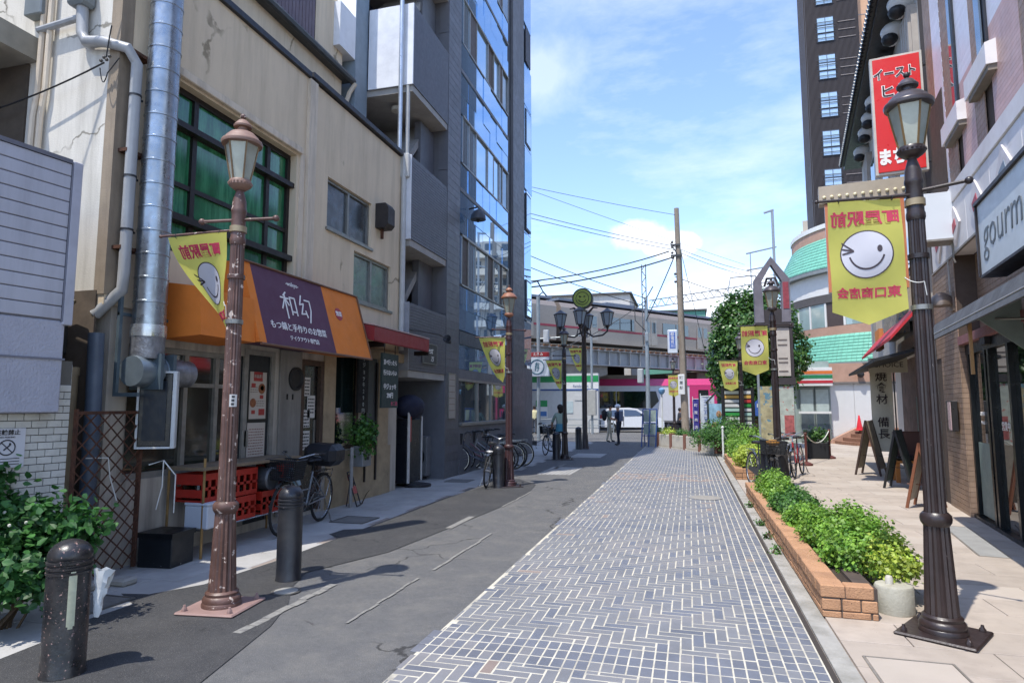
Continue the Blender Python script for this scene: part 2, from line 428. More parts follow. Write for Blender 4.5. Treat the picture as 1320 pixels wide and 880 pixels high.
for q in rest:
    b.cur = bmat(q[4], q[0], q[2]); z = .0083 + random.uniform(-.0004, .0005); j = JW + random.uniform(-.001, .001)
    x0, x1, y0, y1 = q[0] + j, q[1] - j, q[2] + j, q[3] - j
    b.add([(x0, y0, z), (x1, y0, z), (x1, y1, z), (x0, y1, z), (x0, y0, .001), (x1, y0, .001), (x1, y1, .001), (x0, y1, .001)], [(0, 1, 2, 3), (0, 4, 5, 1), (1, 5, 6, 2), (3, 7, 4, 0)][:3 if 0 else 4])
b.build('brick', None, bso, smooth=False, kind='stuff')
t = thing('manhole_cover', 'round manhole cover paved with bricks in the middle of the brick street', 'manhole cover', (.22, 11.9, .012))
b = M(); b.lathe([(.26, 0), (.26, .004), (.235, .005)], 28); b.build('lid', mat('brick lid', '#8d887f', .7, bump=.3), t)
b = M(); b.lathe([(.26, 0), (.29, 0), (.29, .005), (.26, .005)], 28, cap=False); b.build('rim', mat('steel rim', '#a5a29b', .5, metal=.5), t)

# gutter strip right of the bricks
gu = M(); gu.box(.765, .8, -2, 29, -.01, .004); gu.build('gutter_slot', mat('dark gap', '#3a342f', .95), None, smooth=False, kind='structure')
gk = M(); gk.quad((.8, -2, .0), (.94, -2, .0), (.94, 30, .0), (.8, 30, .0)); gko = gk.build('gutter', joint, smooth=False, kind='structure')
random.seed(5); y = 2.2
while y < 29:
    slab_obj(gko, .802, .935 + random.uniform(0, .0), y, y + .6, .02, gutt, 'kerbstone', .002, .03); y += .6
# ---- right pavement: rose slabs, each its own object
rp = M(); rp.poly([(.93, -2, .006), (3.2, -2, .006), (9, 14, .006), (14, 34, .006), (-2, 34, .006), (-2, 29.4, .006), (.93, 29.4, .006)]); rpo = rp.build('right_pavement', joint, smooth=False, kind='structure')
slabs = []
y = 3.6; r = 0
slabm2 = mat('pale paving slab', '#aca194', .8, var=.08, scale=1.4, bump=.15, bscale=140, dirt='#a89b92', damt=.4, dscale=1.7, island=.05)
while y < 31:
    x = .94; k = 0; first = .45 if r % 2 else .9
    xe = 2.9 + (y - 3.6) * .16 + (.6 if y > 11 else 0)
    while x < xe:
        w = first if k == 0 else .9
        slabs.append((x, x + w, y, y + .45)); x += w; k += 1
    y += .45; r += 1
slabs.sort(key=lambda q: q[2])
random.seed(9)
for q in slabs[:295]: slab_obj(rpo, *q, .022, slabm2 if random.random() < .08 else slabm, 'slab', .004)
b = M()
for q in slabs[295:]: b.box(q[0] + .003, q[1] - .003, q[2] + .003, q[3] - .003, .0, .021)
if slabs[295:]: b.build('slab', slabm, rpo, smooth=False, kind='stuff')
# framed covers in the rose paving
stl = mat('steel edging', '#8d867c', .5, metal=.4, var=.2, scale=12)
for (x, y, w, l, rz, lab) in [(1.27, 4.42, .5, .5, 0, 'square paved cover with steel frame just in front of the black lamp base'), (2.0, 7.95, .62, .4, 0, 'pale rectangular framed cover in the paving right of the first shrubs'),
                         (2.3, 11.3, .7, .4, 0, 'pale framed cover in the paving in front of the leaning boards'), (3.2, 8.95, .28, 1.9, -.15, 'long grey drain strip in the paving by the glass doors')]:
    t = thing('paving_cover', lab, 'cover', (x, y, .024), rz)
    b = M(); b.box(-w / 2 + .012, w / 2 - .012, -l / 2 + .012, l / 2 - .012, -.01, .0025); b.build('lid', slabm2 if w > .3 else mat('grey drain', '#8d8c88', .75, bump=.4), t, smooth=False)
    b = M()
    for s in (-1, 1): b.box(s * w / 2 - .007, s * w / 2 + .007, -l / 2, l / 2, -.01, .004); b.box(-w / 2, w / 2, s * l / 2 - .0075, s * l / 2 + .0075, -.01, .0035)
    b.build('frame', stl, t, smooth=False)
# ============================================================ LEFT SIDE
plas = mat('beige rendered wall', '#d3c1a5', .9, var=.05, scale=1.3, bump=.35, bscale=55, dirt='#94866f', damt=.4, dscale=1.1, streak=True, crack=('#857760', .3))
plasl = mat('pale rendered wall', '#c9c4b9', .9, var=.07, scale=1.5, bump=.3, bscale=55, dirt='#807a6e', damt=.6, dscale=1.0, streak=True, crack=('#6f6a5e', .6))
trimp = mat('pale pilaster render', '#d0c1ab', .88, var=.06, bump=.25, bscale=60, dirt='#756a5c', damt=.6, dscale=1.6, streak=True)
black = mat('black metal coping', '#26262a', .5, var=.2, scale=8)
dkfr = mat('dark bronze window frame', '#2a2523', .45, metal=.3, var=.2, scale=9)
alu = mat('aluminium frame', '#8a8983', .42, metal=.55, var=.15, scale=8)
gls = glassy('dark window glass', '#20262a', .04, 1.0)
glsg = mat('green curtain behind glass', '#1f5f3a', .1, var=.3, scale=5, spec=.9, dirt='#58a576', damt=.9, dscale=2.2, streak=True)  # lighter streaks put the light on the curtain's folds into the pane colour
curt = mat('green curtain', '#3f9a66', .9, var=.35, scale=7)
galv = mat('galvanised duct', '#9ba1a6', .32, metal=.85, var=.18, scale=7, dirt='#6e7276', damt=.5, dscale=3)
pvc = mat('grey plastic downpipe', '#9b9c9c', .45, var=.1, scale=4, dirt='#73736f', damt=.4, dscale=3, streak=True)
rustm = mat('rusty steel', '#5a3a2a', .85, metal=.3, var=.35, scale=22, bump=.5, bscale=90, dirt='#2e211c', damt=.7, dscale=6)
dark = mat('dark interior', '#14130f', .9, var=.3)
white = mat('white paint', '#d4d4d0', .5, var=.06)
cyan = mat('black cable', '#17171a', .6)
# ---- the cream two-storey restaurant building
CX = -5.5; CY = 4.86; CF = 11.46
cb = thing('restaurant_building', 'beige rendered two storey building with green curtained window above an orange awning', 'building', (CX, CY, 0))
def cloc(o): return o
L_ = CF - CY   # 6.74 long
# local: x outward 0, y along 0..6.74
def wallparts(holes, y0, y1, z0, z1, x0=-.25, x1=0):
    """wall slab in the plane x = x1 with rectangular holes, as a grid of boxes"""
    b = M(); ys = sorted({y0, y1, *[h[0] for h in holes], *[h[1] for h in holes]}); zs = sorted({z0, z1, *[h[2] for h in holes], *[h[3] for h in holes]})
    for i in range(len(ys) - 1):
        run = None
        for j in range(len(zs) - 1):
            cy, cz = (ys[i] + ys[i + 1]) / 2, (zs[j] + zs[j + 1]) / 2
            if any(h[0] < cy < h[1] and h[2] < cz < h[3] for h in holes):
                if run is not None: b.box(x0, x1, ys[i], ys[i + 1], run, zs[j]); run = None
            elif run is None: run = zs[j]
        if run is not None: b.box(x0, x1, ys[i], ys[i + 1], run, zs[-1])
    return b
bw = (.73, 3.05, 3.32, 5.3); w1 = (3.89, 5.35, 4.46, 5.28); w2 = (4.77, 6.17, 3.43, 4.28)
wallparts([bw, w1, w2], .0, L_, 2.6, 6.62).build('front_wall', plas, cb, smooth=False)
# ground floor wall behind the shop fronts
shop = [(.35, 2.12, .85, 2.25), (2.12, 2.75, .1, 2.35), (3.38, 3.95, .05, 2.3), (4.3, 5.1, .9, 2.55), (5.22, 5.72, .05, 1.15)]
shopw = mat('grey brown shop wall', '#b0a79a', .85, var=.1, scale=2, bump=.2, dirt='#4f4a44', damt=.6, dscale=1.2, streak=True)
wallparts(shop, .12, L_, 0, 2.6, -.25, -.03).build('shop_wall', shopw, cb, smooth=False)
b = M(); b.box(-6, -.251, .0, .15, 2.75, 6.62); b.box(-.25, -.001, -.001, .15, 2.75, 6.62); b.build('side_wall', plasl, cb, smooth=False)
b = M(); b.box(-1.15, -.0, -.004, .0, 2.72, 6.6)
b.build('corner_render', plasl, cb, smooth=False)
b = M(); b.box(-.12, .008, -.012, .14, 2.7, 6.61); b.build('corner_pilaster', mat('tan corner render', '#8d7f6d', .9, var=.1, bump=.3, bscale=60, dirt='#5f5548', damt=.5, dscale=2, streak=True), cb, smooth=False)
b = M(); b.box(-6, -.26, .16, L_, 0, 6.5); b.build('inner_core', dark, cb, smooth=False)
b = M(); b.box(0, .055, 3.26, 3.46, 2.9, 6.6); b.box(-.002, .02, 3.11, 3.22, 3.0, 5.35); b.build('pilaster', trimp, cb, smooth=False)
b = M(); b.box(-.1, .06, .7, 3.12, 5.33, 5.43, .01); b.build('window_hood', trimp, cb, smooth=False)
# stepped roof coping
b = M(); b.box(-.3, .05, -.05, 3.3, 6.62, 6.72, .01); b.box(-.3, .07, 3.32, L_ + .02, 6.64, 6.74, .01); b.build('coping', black, cb, smooth=False)
b = M(); b.box(-.25, -.15, 3.32, L_, 6.6, 6.66); b.build('roof_edge', black, cb, smooth=False)
# upper storey set back
b = M(); b.box(-6, -1.0, 1.5, 5.86, 6.5, 8.05); b.box(-6, -.999, 4.9, 5.86, 8.05, 9.6); b.build('upper_wall', plas, cb, smooth=False)
b = M()
for i in range(26): b.box(-1.04, -1.0, 3.2 + i * .1, 3.285 + i * .1, 8.16, 9.6)
b.build('ribbed_cladding', mat('plum ribbed cladding', '#63565e', .6, var=.12), cb, smooth=False)
b = M(); b.box(-1.1, -.82, 1.4, 6.0, 8.04, 8.16, .02); b.tube([(-.85, 1.4, 8.1), (-.85, 6.05, 8.1)], .07, 8); b.build('gutter', mat('grey gutter', '#4a4d50', .5, metal=.3), cb)
b = M(); b.tube([(-.8, 6.05, 8.05), (-.9, 6.0, 7.85), (-.95, 5.95, 7.6), (-.95, 5.95, 6.7)], .045, 8); b.build('downpipe', trimp, cb)
b = M(); b.box(-1.9, -1.02, 3.0, 5.2, 6.6, 7.2); b.build('roof_recess', dark, cb, smooth=False)
def window(parent, y0, y1, z0, z1, nx, frm, glass, x=0, d=.09, fw=.045, splits=None, zrails=(), label=None, lower=None, name='window'):
    """framed window in the wall plane; sashes and panes are children"""
    b = M(); xo = x - d + .05
    b.box(x - d, xo, y0, y1, z0, z0 + fw); b.box(x - d, xo, y0, y1, z1 - fw, z1)
    ysp = splits or [y0 + (y1 - y0) * i / nx for i in range(nx + 1)]
    for i, yy in enumerate(ysp):
        a = fw if 0 < i < len(ysp) - 1 else fw
        lo = yy if i == 0 else (yy - fw if i == len(ysp) - 1 else yy - fw / 2)
        b.box(x - d + .001, xo + .003, lo, lo + a, z0 + fw, z1 - fw)
    for zr in zrails: b.box(x - d + .002, xo - .004, y0 + fw, y1 - fw, zr - fw * .4, zr + fw * .4)
    f = b.build(name, frm, parent, smooth=False)
    if label: f['label'] = label
    zz = [z0 + fw] + [z for z in zrails] + [z1 - fw]
    for i in range(len(ysp) - 1):
        for j in range(len(zz) - 1):
            b = M(); b.box(x - d - .004, x - d + .012, ysp[i], ysp[i + 1], zz[j], zz[j + 1])
            b.build('pane', (glass[(i + j) % len(glass)] if isinstance(glass, (list, tuple)) else glass), f, smooth=False)
    return f
wf = window(cb, *bw[:2], 3.32, 5.3, 4, dkfr, glsg, d=.16, fw=.07, splits=[.73, 1.18, 2.0, 2.55, 3.05], zrails=(3.72, 4.15, 4.82), label='large dark framed window with green curtains')
b = M()
b.box(-.14, -.02, .73, 3.05, 3.7, 3.78)
b.box(-.13, -.03, .73, 3.05, 4.8, 4.87)
b.build('transom', dkfr, wf, smooth=False)
frost = glassy('frosted glass', '#56605c', .25, .6, var=.5, scale=3)
dkg = glassy('dusty dark glass', '#3c4042', .3, .4, var=.4, scale=2)
window(cb, *w1, 2, alu, dkg, d=.1, fw=.05)
window(cb, *w2, 2, alu, frost, d=.1, fw=.05)
b = M(); b.box(-.02, .04, w1[0] - .04, w1[1] + .04, w1[2] - .06, w1[2] - .01, .005); b.box(-.02, .04, w2[0] - .04, w2[1] + .04, w2[2] - .06, w2[2] - .01, .005); b.build('window_sill', alu, cb, smooth=False)
# vent hood on the wall
v = M(); v.prism([(0, 5.5, 4.88), (0, 5.5, 5.34), (.2, 5.5, 5.34), (.26, 5.5, 5.26), (.26, 5.5, 4.95), (.2, 5.5, 4.88)], (0, .28, 0)); v.build('vent_hood', mat('brown black vent', '#2d2724', .6, var=.25), cb, smooth=False)
b = M(); b.box(.05, .1, 5.62, 5.66, 4.7, 4.9); b.build('vent_stay', rustm, cb)
# shop front windows and doors (behind the awning)
beam = mat('weathered aluminium shop frame', '#8f8b83', .55, metal=.3, var=.2, scale=6, dirt='#504c45', damt=.5, dscale=4)
shopg = glassy('shop window glass', '#2c2e28', .06, .9, var=.6, scale=3)
window(cb, .35, 2.12, .85, 2.25, 3, beam, shopg, x=-.03, d=.1, fw=.06, splits=[.35, 1.2, 1.7, 2.12], zrails=(1.85,))
md = thing_tmp = None
b = M(); b.box(-.1, -.05, 2.12, 2.75, .1, 2.35); dr = b.build('door', mat('black notice door', '#1c2226', .5), cb, smooth=False)
b = M(); b.box(-.05, -.02, 2.12, 2.2, .1, 2.35); b.box(-.05, -.02, 2.67, 2.75, .1, 2.35); b.box(-.05, -.02, 2.2, 2.67, 2.28, 2.35); b.build('door_frame', beam, dr, smooth=False)
b = M(); b.box(-.05, -.02, 2.155, 2.25, 1.08, 1.3, .01); b.build('handle', alu, dr)
# grey panel wall with the round vent, two steel fixings
b = M(); b.box(-.03, .0, 2.85, 3.36, .1, 2.4, .005); gp = b.build('service_panel', mat('grey painted panel', '#858078', .75, var=.1, dirt='#5d5852', damt=.6, dscale=1.3, streak=True), cb, smooth=False)
b = M(); b.T = Matrix.Translation((.0, 3.2, 2.0)) @ Matrix.Rotation(pi / 2, 4, 'Y'); b.lathe([(.17, 0), (.17, .03), (.14, .04), (.12, .0)], 24, cap=False); b.lathe([(.13, .002), (.0, .002)], 24, cap=False); b.build('round_vent', mat('dark vent', '#2a2826', .7), gp)
b = M(); b.box(.0, .012, 3.0, 3.02, 1.7, 1.78); b.box(.0, .012, 3.13, 3.15, 1.7, 1.78); b.build('slot', dark, gp)
# wooden framed door with paper notices
wood = mat('old brown timber', '#4b3a2e', .8, var=.3, scale=14, bump=.3, bscale=80)
woodt = mat('tan timber panel', '#a08d70', .8, var=.15, scale=6, bump=.2, dirt='#5f5342', damt=.5, dscale=2)
b = M(); b.box(-.12, -.07, 3.38, 3.95, .05, 2.3); dr2 = b.build('door', mat('dark glass door', '#191a1a', .3, spec=.8), cb, smooth=False)
b = M()
for a, c in ((3.38, 3.45), (3.88, 3.97)): b.box(-.07, -.01, a, c, .05, 2.3)
b.box(-.07, -.01, 3.45, 3.88, 2.22, 2.3); b.build('door_frame', wood, dr2, smooth=False)
b = M(); b.box(-.07, -.06, 3.8, 3.84, .9, 1.4); b.build('handle', alu, dr2)
# bar window and door under the red awning
b = M(); b.box(-.05, -.0, 4.1, 6.3, .0, .88); b.box(-.05, .0, 3.97, 4.3, .88, 2.55); b.box(-.045, -.005, 5.8, 6.2, .88, 2.6); b.build('timber_panelling', woodt, cb, smooth=False)
window(cb, 4.3, 5.1, .9, 2.55, 1, wood, glassy('bar window glass', '#14201f', .05, 1.0, var=.5), x=.0, d=.08, fw=.05)
b = M(); b.ball((-.12, 4.85, 2.3), .05); lb = b.build('bar_lamp', mat('amber lamp', '#c88a3c', .4), cb)
b = M(); b.box(-.06, -.005, 5.22, 5.72, .05, 2.5); b.build('door', mat('grey steel door', '#4b5052', .5, metal=.3), cb, smooth=False)
b = M(); b.box(.0, .03, 5.27, 5.3, .3, 2.4); b.box(.0, .03, 5.66, 5.7, .3, 2.4); b.build('door_bar', dkfr, cb, smooth=False)
# awning canopies
org = mat('orange awning cloth', '#d8792a', .8, var=.06, scale=3, bump=.1, bscale=30, dirt='#96501f', damt=.25, dscale=2)
plum = mat('plum awning print', '#593648', .75, var=.06, scale=3)
aw = thing('orange_awning', 'orange and plum cloth awning with white lettering over the shop front', 'awning', (-5.5, 5.56, 0))
b = M(); b.prism([(.02, 0, 2.95), (.5, 0, 2.88), (.54, 0, 2.36), (.02, 0, 2.33)], (0, .88, 0)); b.build('side_box', org, aw, smooth=False)
def slope(y0, y1, m, name):
    b = M(); b.prism([(.02, y0, 3.38), (.3, y0, 3.37), (.6, y0, 2.37), (.02, y0, 2.4)], (0, y1 - y0, 0)); return b.build(name, m, aw, smooth=False)
slope(.885, 1.02, org, 'front_cloth'); slope(1.02, 2.6, plum, 'sign_panel'); slope(2.6, 3.63, org, 'front_cloth')
b = M(); b.tube([(.61, .9, 2.35), (.61, 3.64, 2.35)], .018, 6); b.tube([(.31, .9, 3.38), (.31, 3.64, 3.38)], .015, 6); b.tube([(.61, 3.64, 2.35), (.31, 3.64, 3.38)], .015, 6); b.build('frame', mat('brown awning frame', '#6b4a33', .6), aw)
SR = (radians(73.3), 0, pi / 2)
def onsl(y, t, off=.004): return (.3 + .3 * (1 - t) + off, y, 2.37 + 1.0 * t)
letw = mat('white lettering', '#e6e2dc', .6, var=.03)
# two large hand-drawn characters built from strokes
def strokes(m, parent, segs, loc, rot, w=.02, sc=1, name='lettering', th=.006):
    b = M()
    for pl in segs:
        for (a, c) in zip(pl[:-1], pl[1:]):
            a = Vector((*a, 0)) * sc; c = Vector((*c, 0)) * sc; d = (c - a).normalized(); n = Vector((-d.y, d.x, 0)) * w / 2; e = d * w * .3
            b.prism([a - e - n, c + e - n, c + e + n, a - e + n], (0, 0, th))
    o = b.build(name, m, parent, smooth=False, loc=loc, rot=rot); return o
wa = [[(.02, .92), (-.12, .8)], [(-.28, .72), (.12, .72)], [(-.06, .84), (-.06, .05)], [(-.08, .7), (-.28, .35)], [(-.03, .68), (.1, .5)], [(.2, .78), (.2, .2)], [(.2, .78), (.46, .78), (.46, .2)], [(.2, .3), (.46, .3)]]
gen = [[(.86, .95), (.7, .62), (.92, .68)], [(.92, .68), (.72, .3), (1.0, .34)], [(.98, .44), (1.04, .22)], [(1.02, .82), (1.3, .82), (1.3, .5), (1.12, .05)]]
strokes(letw, aw, wa + gen, onsl(1.62, .36), SR, .02, .42)
text('-wakyo-', .09, letw, aw, onsl(1.84, .87), SR)
text('もつ鍋と手作りのお惣菜', .115, letw, aw, onsl(1.8, .25), SR, bold=.008)
text('テイクアウト専門店', .075, letw, aw, onsl(1.86, .11), SR, bold=.005)
b = M(); b.T = Matrix.Translation(onsl(2.93, .62, .002)) @ Matrix.Rotation(pi / 2 - radians(16.7), 4, 'Y'); b.lathe([(.1, 0), (.1, .004)], 24); rd = b.build('red_emblem', mat('crimson print', '#9c2f33', .6), aw)
text('惣菜', .085, letw, aw, onsl(2.93, .62, .008), SR, bold=.01)
# ---- red metal canopy of the bar
ra = thing('red_canopy', 'long red metal canopy over the bar door beyond the orange awning', 'canopy', (-5.5, 9.25, 0))
redc = mat('red canopy paint', '#86262a', .5, var=.12, scale=4, dirt='#5a1c20', damt=.4, dscale=2)
b = M(); b.prism([(.02, 0, 3.02), (.62, 0, 2.9), (.62, 0, 2.68), (.6, 0, 2.66), (.02, 0, 2.86)], (0, 2.25, 0)); b.build('roof', redc, ra, smooth=False)
b = M(); b.prism([(.02, 0, 3.03), (.63, 0, 2.91), (.63, 0, 2.93), (.02, 0, 3.05)], (0, 2.26, 0)); b.build('top_sheet', mat('pale sheet edge', '#b39a93', .5), ra, smooth=False)
b = M(); b.box(.3, .6, 2.26, 2.33, 2.6, 2.68); b.box(.05, .6, .4, .44, 2.6, 2.7); b.build('bracket', dkfr, ra, smooth=False)
b = M(); b.box(.05, .12, .2, 2.2, 2.45, 2.62); b.build('valance', woodt, ra, smooth=False)
# ---- hanging menu boards
nb = thing('chalk_sign', 'dark green board with white Japanese chalk lettering under the red canopy', 'sign', (-5.05, 9.85, 0), 0)
slate = mat('green blackboard', '#2d3a36', .7, var=.12)
b = M(); b.box(-.02, .02, .0, .62, 1.58, 2.52); b.build('board', slate, nb, smooth=False)
for s_, z_, sz in [('京べ行ったら', 2.36, .1), ('行ろないらい', 2.18, .1), ('中ジョッキ', 1.94, .115), ('290円', 1.79, .115)]: text(s_, sz, letw, nb, (.022, .3, z_), RX, sx=.85, bold=.004)
text('セニ酒', .085, mat('pink chalk', '#c2506c', .7), nb, (.022, .46, 1.65), RX)
b = M(); b.tube([(0, .1, 2.52), (0, .1, 2.68)], .008, 5); b.tube([(0, .52, 2.52), (0, .52, 2.68)], .008, 5); b.build('hanger', dkfr, nb)
nv = thing('vertical_sign', 'narrow black upright board lettered for a beer jug price left of the green board', 'sign', (-5.42, 9.72, 0))
b = M(); b.box(-.02, .02, .0, .34, 1.5, 2.5); b.build('board', mat('black board', '#141416', .6), nb and nv, smooth=False)
for i, c in enumerate('中ジョッキ290円'): text(c, .1, mat('pale chalk', '#a5a8a4', .7), nv, (.022, .17, 2.42 - i * .112), RX)
b = M(); b.box(-.06, -.02, .1, .24, 1.9, 2.0); b.build('bracket', dkfr, nv, smooth=False)
# ---- paper menus: framed red menu and list on the black door
def paper(name, label, cat, loc, w, h, m, lines, parent_rot=0, blocks=(), lm=None, frame=None):
    t = thing(name, label, cat, loc, parent_rot)
    b = M(); b.box(0, .008, -w / 2, w / 2, -h / 2, h / 2); b.build('sheet', m, t, smooth=False)
    lm = lm or mat('print grey', '#6b625d', .8)
    b = M(); rr = random.Random(sum(map(ord, label)) % 999)
    for (y0, y1, z, th) in lines: 
        yy = y0
        while yy < y1:
            l = rr.uniform(.02, .05); b.box(.008, .0095, yy, min(yy + l, y1), z, z + th); yy += l + .012
    if b.v: b.build('printed_lines', lm, t, smooth=False, kind='stuff')
    for (c, y, z, r, kind) in blocks:
        b = M()
        if kind == 'o': b.T = Matrix.Translation((.008, y, z)) @ Matrix.Rotation(pi / 2, 4, 'Y'); b.lathe([(r, 0), (r, .003)], 18)
        else: b.box(.008, .011, y - r, y + r, z - r * .7, z + r * .7)
        b.build('picture', c, t, smooth=False)
    if frame:
        b = M(); q = .02
        b.box(-.01, .02, -w / 2 - q, -w / 2, -h / 2 - q, h / 2 + q); b.box(-.01, .02, w / 2, w / 2 + q, -h / 2 - q, h / 2 + q); b.box(-.01, .019, -w / 2, w / 2, h / 2, h / 2 + q); b.box(-.01, .019, -w / 2, w / 2, -h / 2 - q, -h / 2); b.build('frame', frame, t, smooth=False)
    return t
ppr = mat('cream paper', '#b8ada0', .8, var=.04); redp = mat('red print', '#a03a34', .7); brn = mat('dish brown', '#8a5433', .7, var=.4, scale=30); grn = mat('dish green', '#7a8a4c', .7, var=.4, scale=30)
paper('menu_poster', 'framed paper menu with red headings and dish pictures on the black door', 'poster', (-5.545, 7.28, 1.75), .36, .62, ppr, [(-.15, .0, .1 - i * .03, .008) for i in range(3)] + [(-.02, .14, -.08 - i * .03, .008) for i in range(3)],
      blocks=[(redp, 0, .25, .09, 'b'), (brn, .08, .09, .07, 'o'), (grn, .085, .1, .035, 'o'), (brn, -.09, -.1, .06, 'o'), (redp, .09, -.22, .06, 'b'), (redp, -.09, .13, .04, 'b'), (redp, .08, -.02, .035, 'b'), (redp, -.08, -.22, .035, 'b')], frame=mat('black poster frame', '#111214', .4))
text('お品書き', .05, ppr, COL.objects['menu_poster'], (.021, 0, .25), RX)
paper('menu_sheet', 'paper list of dishes pinned below the framed menu on the black door', 'poster', (-5.545, 7.28, 1.1), .36, .58, ppr, [(-.15, .15, .2 - i * .036, .01) for i in range(12)], lm=mat('mixed print', '#7a4d47', .8))
random.seed(21)
for i, (y, z, w, h) in enumerate([(8.42, 1.9, .2, .28), (8.56, 1.6, .2, .34), (8.42, 1.42, .22, .26), (8.44, 1.1, .2, .28)]):
    paper('notice', ['topmost white notice on the timber framed door', 'white notice hanging right on the timber framed door', 'white notice in the middle of the timber framed door', 'lowest white notice on the timber framed door'][i], 'notice', (-5.56, y, z), w, h, mat('white notice', '#c5c1ba', .8, var=.04), [(-w * .4, w * .4, h * .3 - k * .05, .022) for k in range(5)], lm=mat('black ink', '#2a2828', .8))
# ---- galvanised exhaust duct
du = thing('exhaust_duct', 'large galvanised exhaust duct rising up the beige wall beside the grey downpipe', 'duct', (-5.28, 5.2, 0))
b = M(); pr = []
z = 2.42
while z < 8.0: pr += [(.155, z), (.155, z + .22), (.161, z + .225), (.161, z + .24)]; z += .245
b.lathe(pr, 28); b.build('riser', galv, du)
b = M(); b.lathe([(.165, 2.3), (.168, 2.36), (.165, 2.42)], 28, cap=False); b.build('collar', mat('bright band', '#c9cccd', .3, metal=.8), du)
crum = mat('crumpled foil tape', '#85868a', .45, metal=.6, var=.3, scale=14, bump=1.0, bscale=18)
b = M(); b.lathe([(.15, 2.08), (.16, 2.14), (.155, 2.22), (.162, 2.3)], 28); b.build('foil_wrap', crum, du)
gp2 = mat('blue grey duct paint', '#59666d', .45, metal=.4, var=.15)
b = M(); b.T = Matrix.Translation((0, -.18, 1.95)) @ Matrix.Rotation(-pi / 2, 4, 'X'); b.lathe([(0, 0), (.15, 0), (.155, .02), (.155, .3), (.165, .31), (.165, .34)], 28, cap=False); b.build('end_drum', mat('drum galvanised', '#7d888e', .4, metal=.6, var=.12), du)
b = M(); b.T = Matrix.Translation((0, .12, 1.95)) @ Matrix.Rotation(-pi / 2, 4, 'X'); b.lathe([(.165, 0), (.15, .03), (.15, .12), (.14, .16), (.15, .2), (.14, .26), (.15, .3), (.135, .36), (.145, .42), (.1, .46)], 24); b.build('flexible_duct', crum, du)
b = M(); b.box(-.18, .2, -.02, .02, 1.77, 2.13); b.box(-.18, .2, .14, .18, 1.77, 2.13); b.build('flange', gp2, du, smooth=False)
for z in (3.15, 4.15, 5.2): 
    b = M(); b.box(-.3, -.1, -.12, -.09, z, z + .05); b.box(-.22, -.1, -.3, -.06, z + .01, z + .045); b.build('wall_bracket', rustm, du, smooth=False)
# lattice steel angle carrying the duct
an = thing('duct_support', 'slotted grey steel stand standing under the exhaust duct elbow', 'frame', (-5.42, 4.95, 0))
for (x0, x1, y0, y1, z0, z1) in [(0, .035, 0, .035, 1.7, 2.75)]:
    b = M(); b.box(x0, x1, y0, y1, z0, z1)
    b.build('upright', gp2, an, smooth=False)
b = M(); b.box(0, .3, .001, .03, 1.7, 1.735); b.box(.001, .03, .03, .7, 1.7, 1.735); b.box(.001, .03, .0, .7, 2.5, 2.53); b.build('crossbar', gp2, an, smooth=False)
# downpipes
dp = thing('downpipe', 'pale grey downpipe with an offset bend on the corner of the beige building', 'pipe', (-5.42, 4.98, 0))
b = M(); b.tube([(-.52, -.2, 5.75), (-.5, -.2, 5.42), (-.44, -.2, 5.32), (-.2, -.2, 5.28), (.02, -.12, 5.22), (.04, -.02, 5.1), (.04, -.02, 2.95), (.03, -.02, 2.75), (-.2, -.1, 2.5)], .055, 12); b.build('pipe', pvc, dp)
for z in (3.35, 3.9, 4.75): b = M(); b.lathe([(.062, 0), (.062, .02)], 12, c=(.04, -.02, z)); b.box(.0, .02, .0, .1, z, z + .02); b.build('clip', black, dp)
b = M(); b.tube([(-1.1, -.2, 5.55), (-.52, -.2, 5.6)], .035, 8); b.build('branch_pipe', pvc, dp)
b = M(); b.box(-.64, -.42, -.3, -.12, 5.7, 5.98, .03); b.build('hopper', mat('grey hopper', '#6f7679', .5), dp)
bp_ = thing('service_pipe', 'blue grey waste pipe behind the rusty lattice gate', 'pipe', (-5.45, 4.78, 0))
b = M(); b.tube([(0, 0, 0), (0, 0, 1.6), (-.02, 0, 2.3)], .07, 12); b.build('pipe', mat('blue grey pipe', '#4a5564', .5, var=.15), bp_)
b = M(); b.lathe([(.08, .0), (.08, .06)], 12, c=(0, 0, 1.2)); b.build('coupling', mat('blue grey pipe', '#4a5564'), bp_)
tp = thing('waste_pipe', 'beige drain pipe standing inside the gap behind the lattice gate', 'pipe', (-5.75, 4.8, 0))
b = M(); b.tube([(0, 0, 0), (0, 0, 1.95)], .05, 10); b.build('pipe', woodt, tp); b = M(); b.lathe([(.06, 1.9), (.06, 1.98)], 12); b.build('cap', woodt, tp)
cp = thing('corner_pipes', 'pair of stained pale pipes running down the pale side wall', 'pipe', (-6.48, 4.8, 0))
for x in (0, .1): b = M(); b.tube([(x, 0, 6.5), (x - .01, 0, 4.9), (x - .05, 0, 4.6), (x - .06, 0, 3.2)], .03, 8); b.build('pipe', trimp, cp)
b = M(); b.box(-.22, .02, -.06, .06, 5.72, 6.1, .01); b.build('junction_box', mat('grey hopper', '#6f7679'), cp)
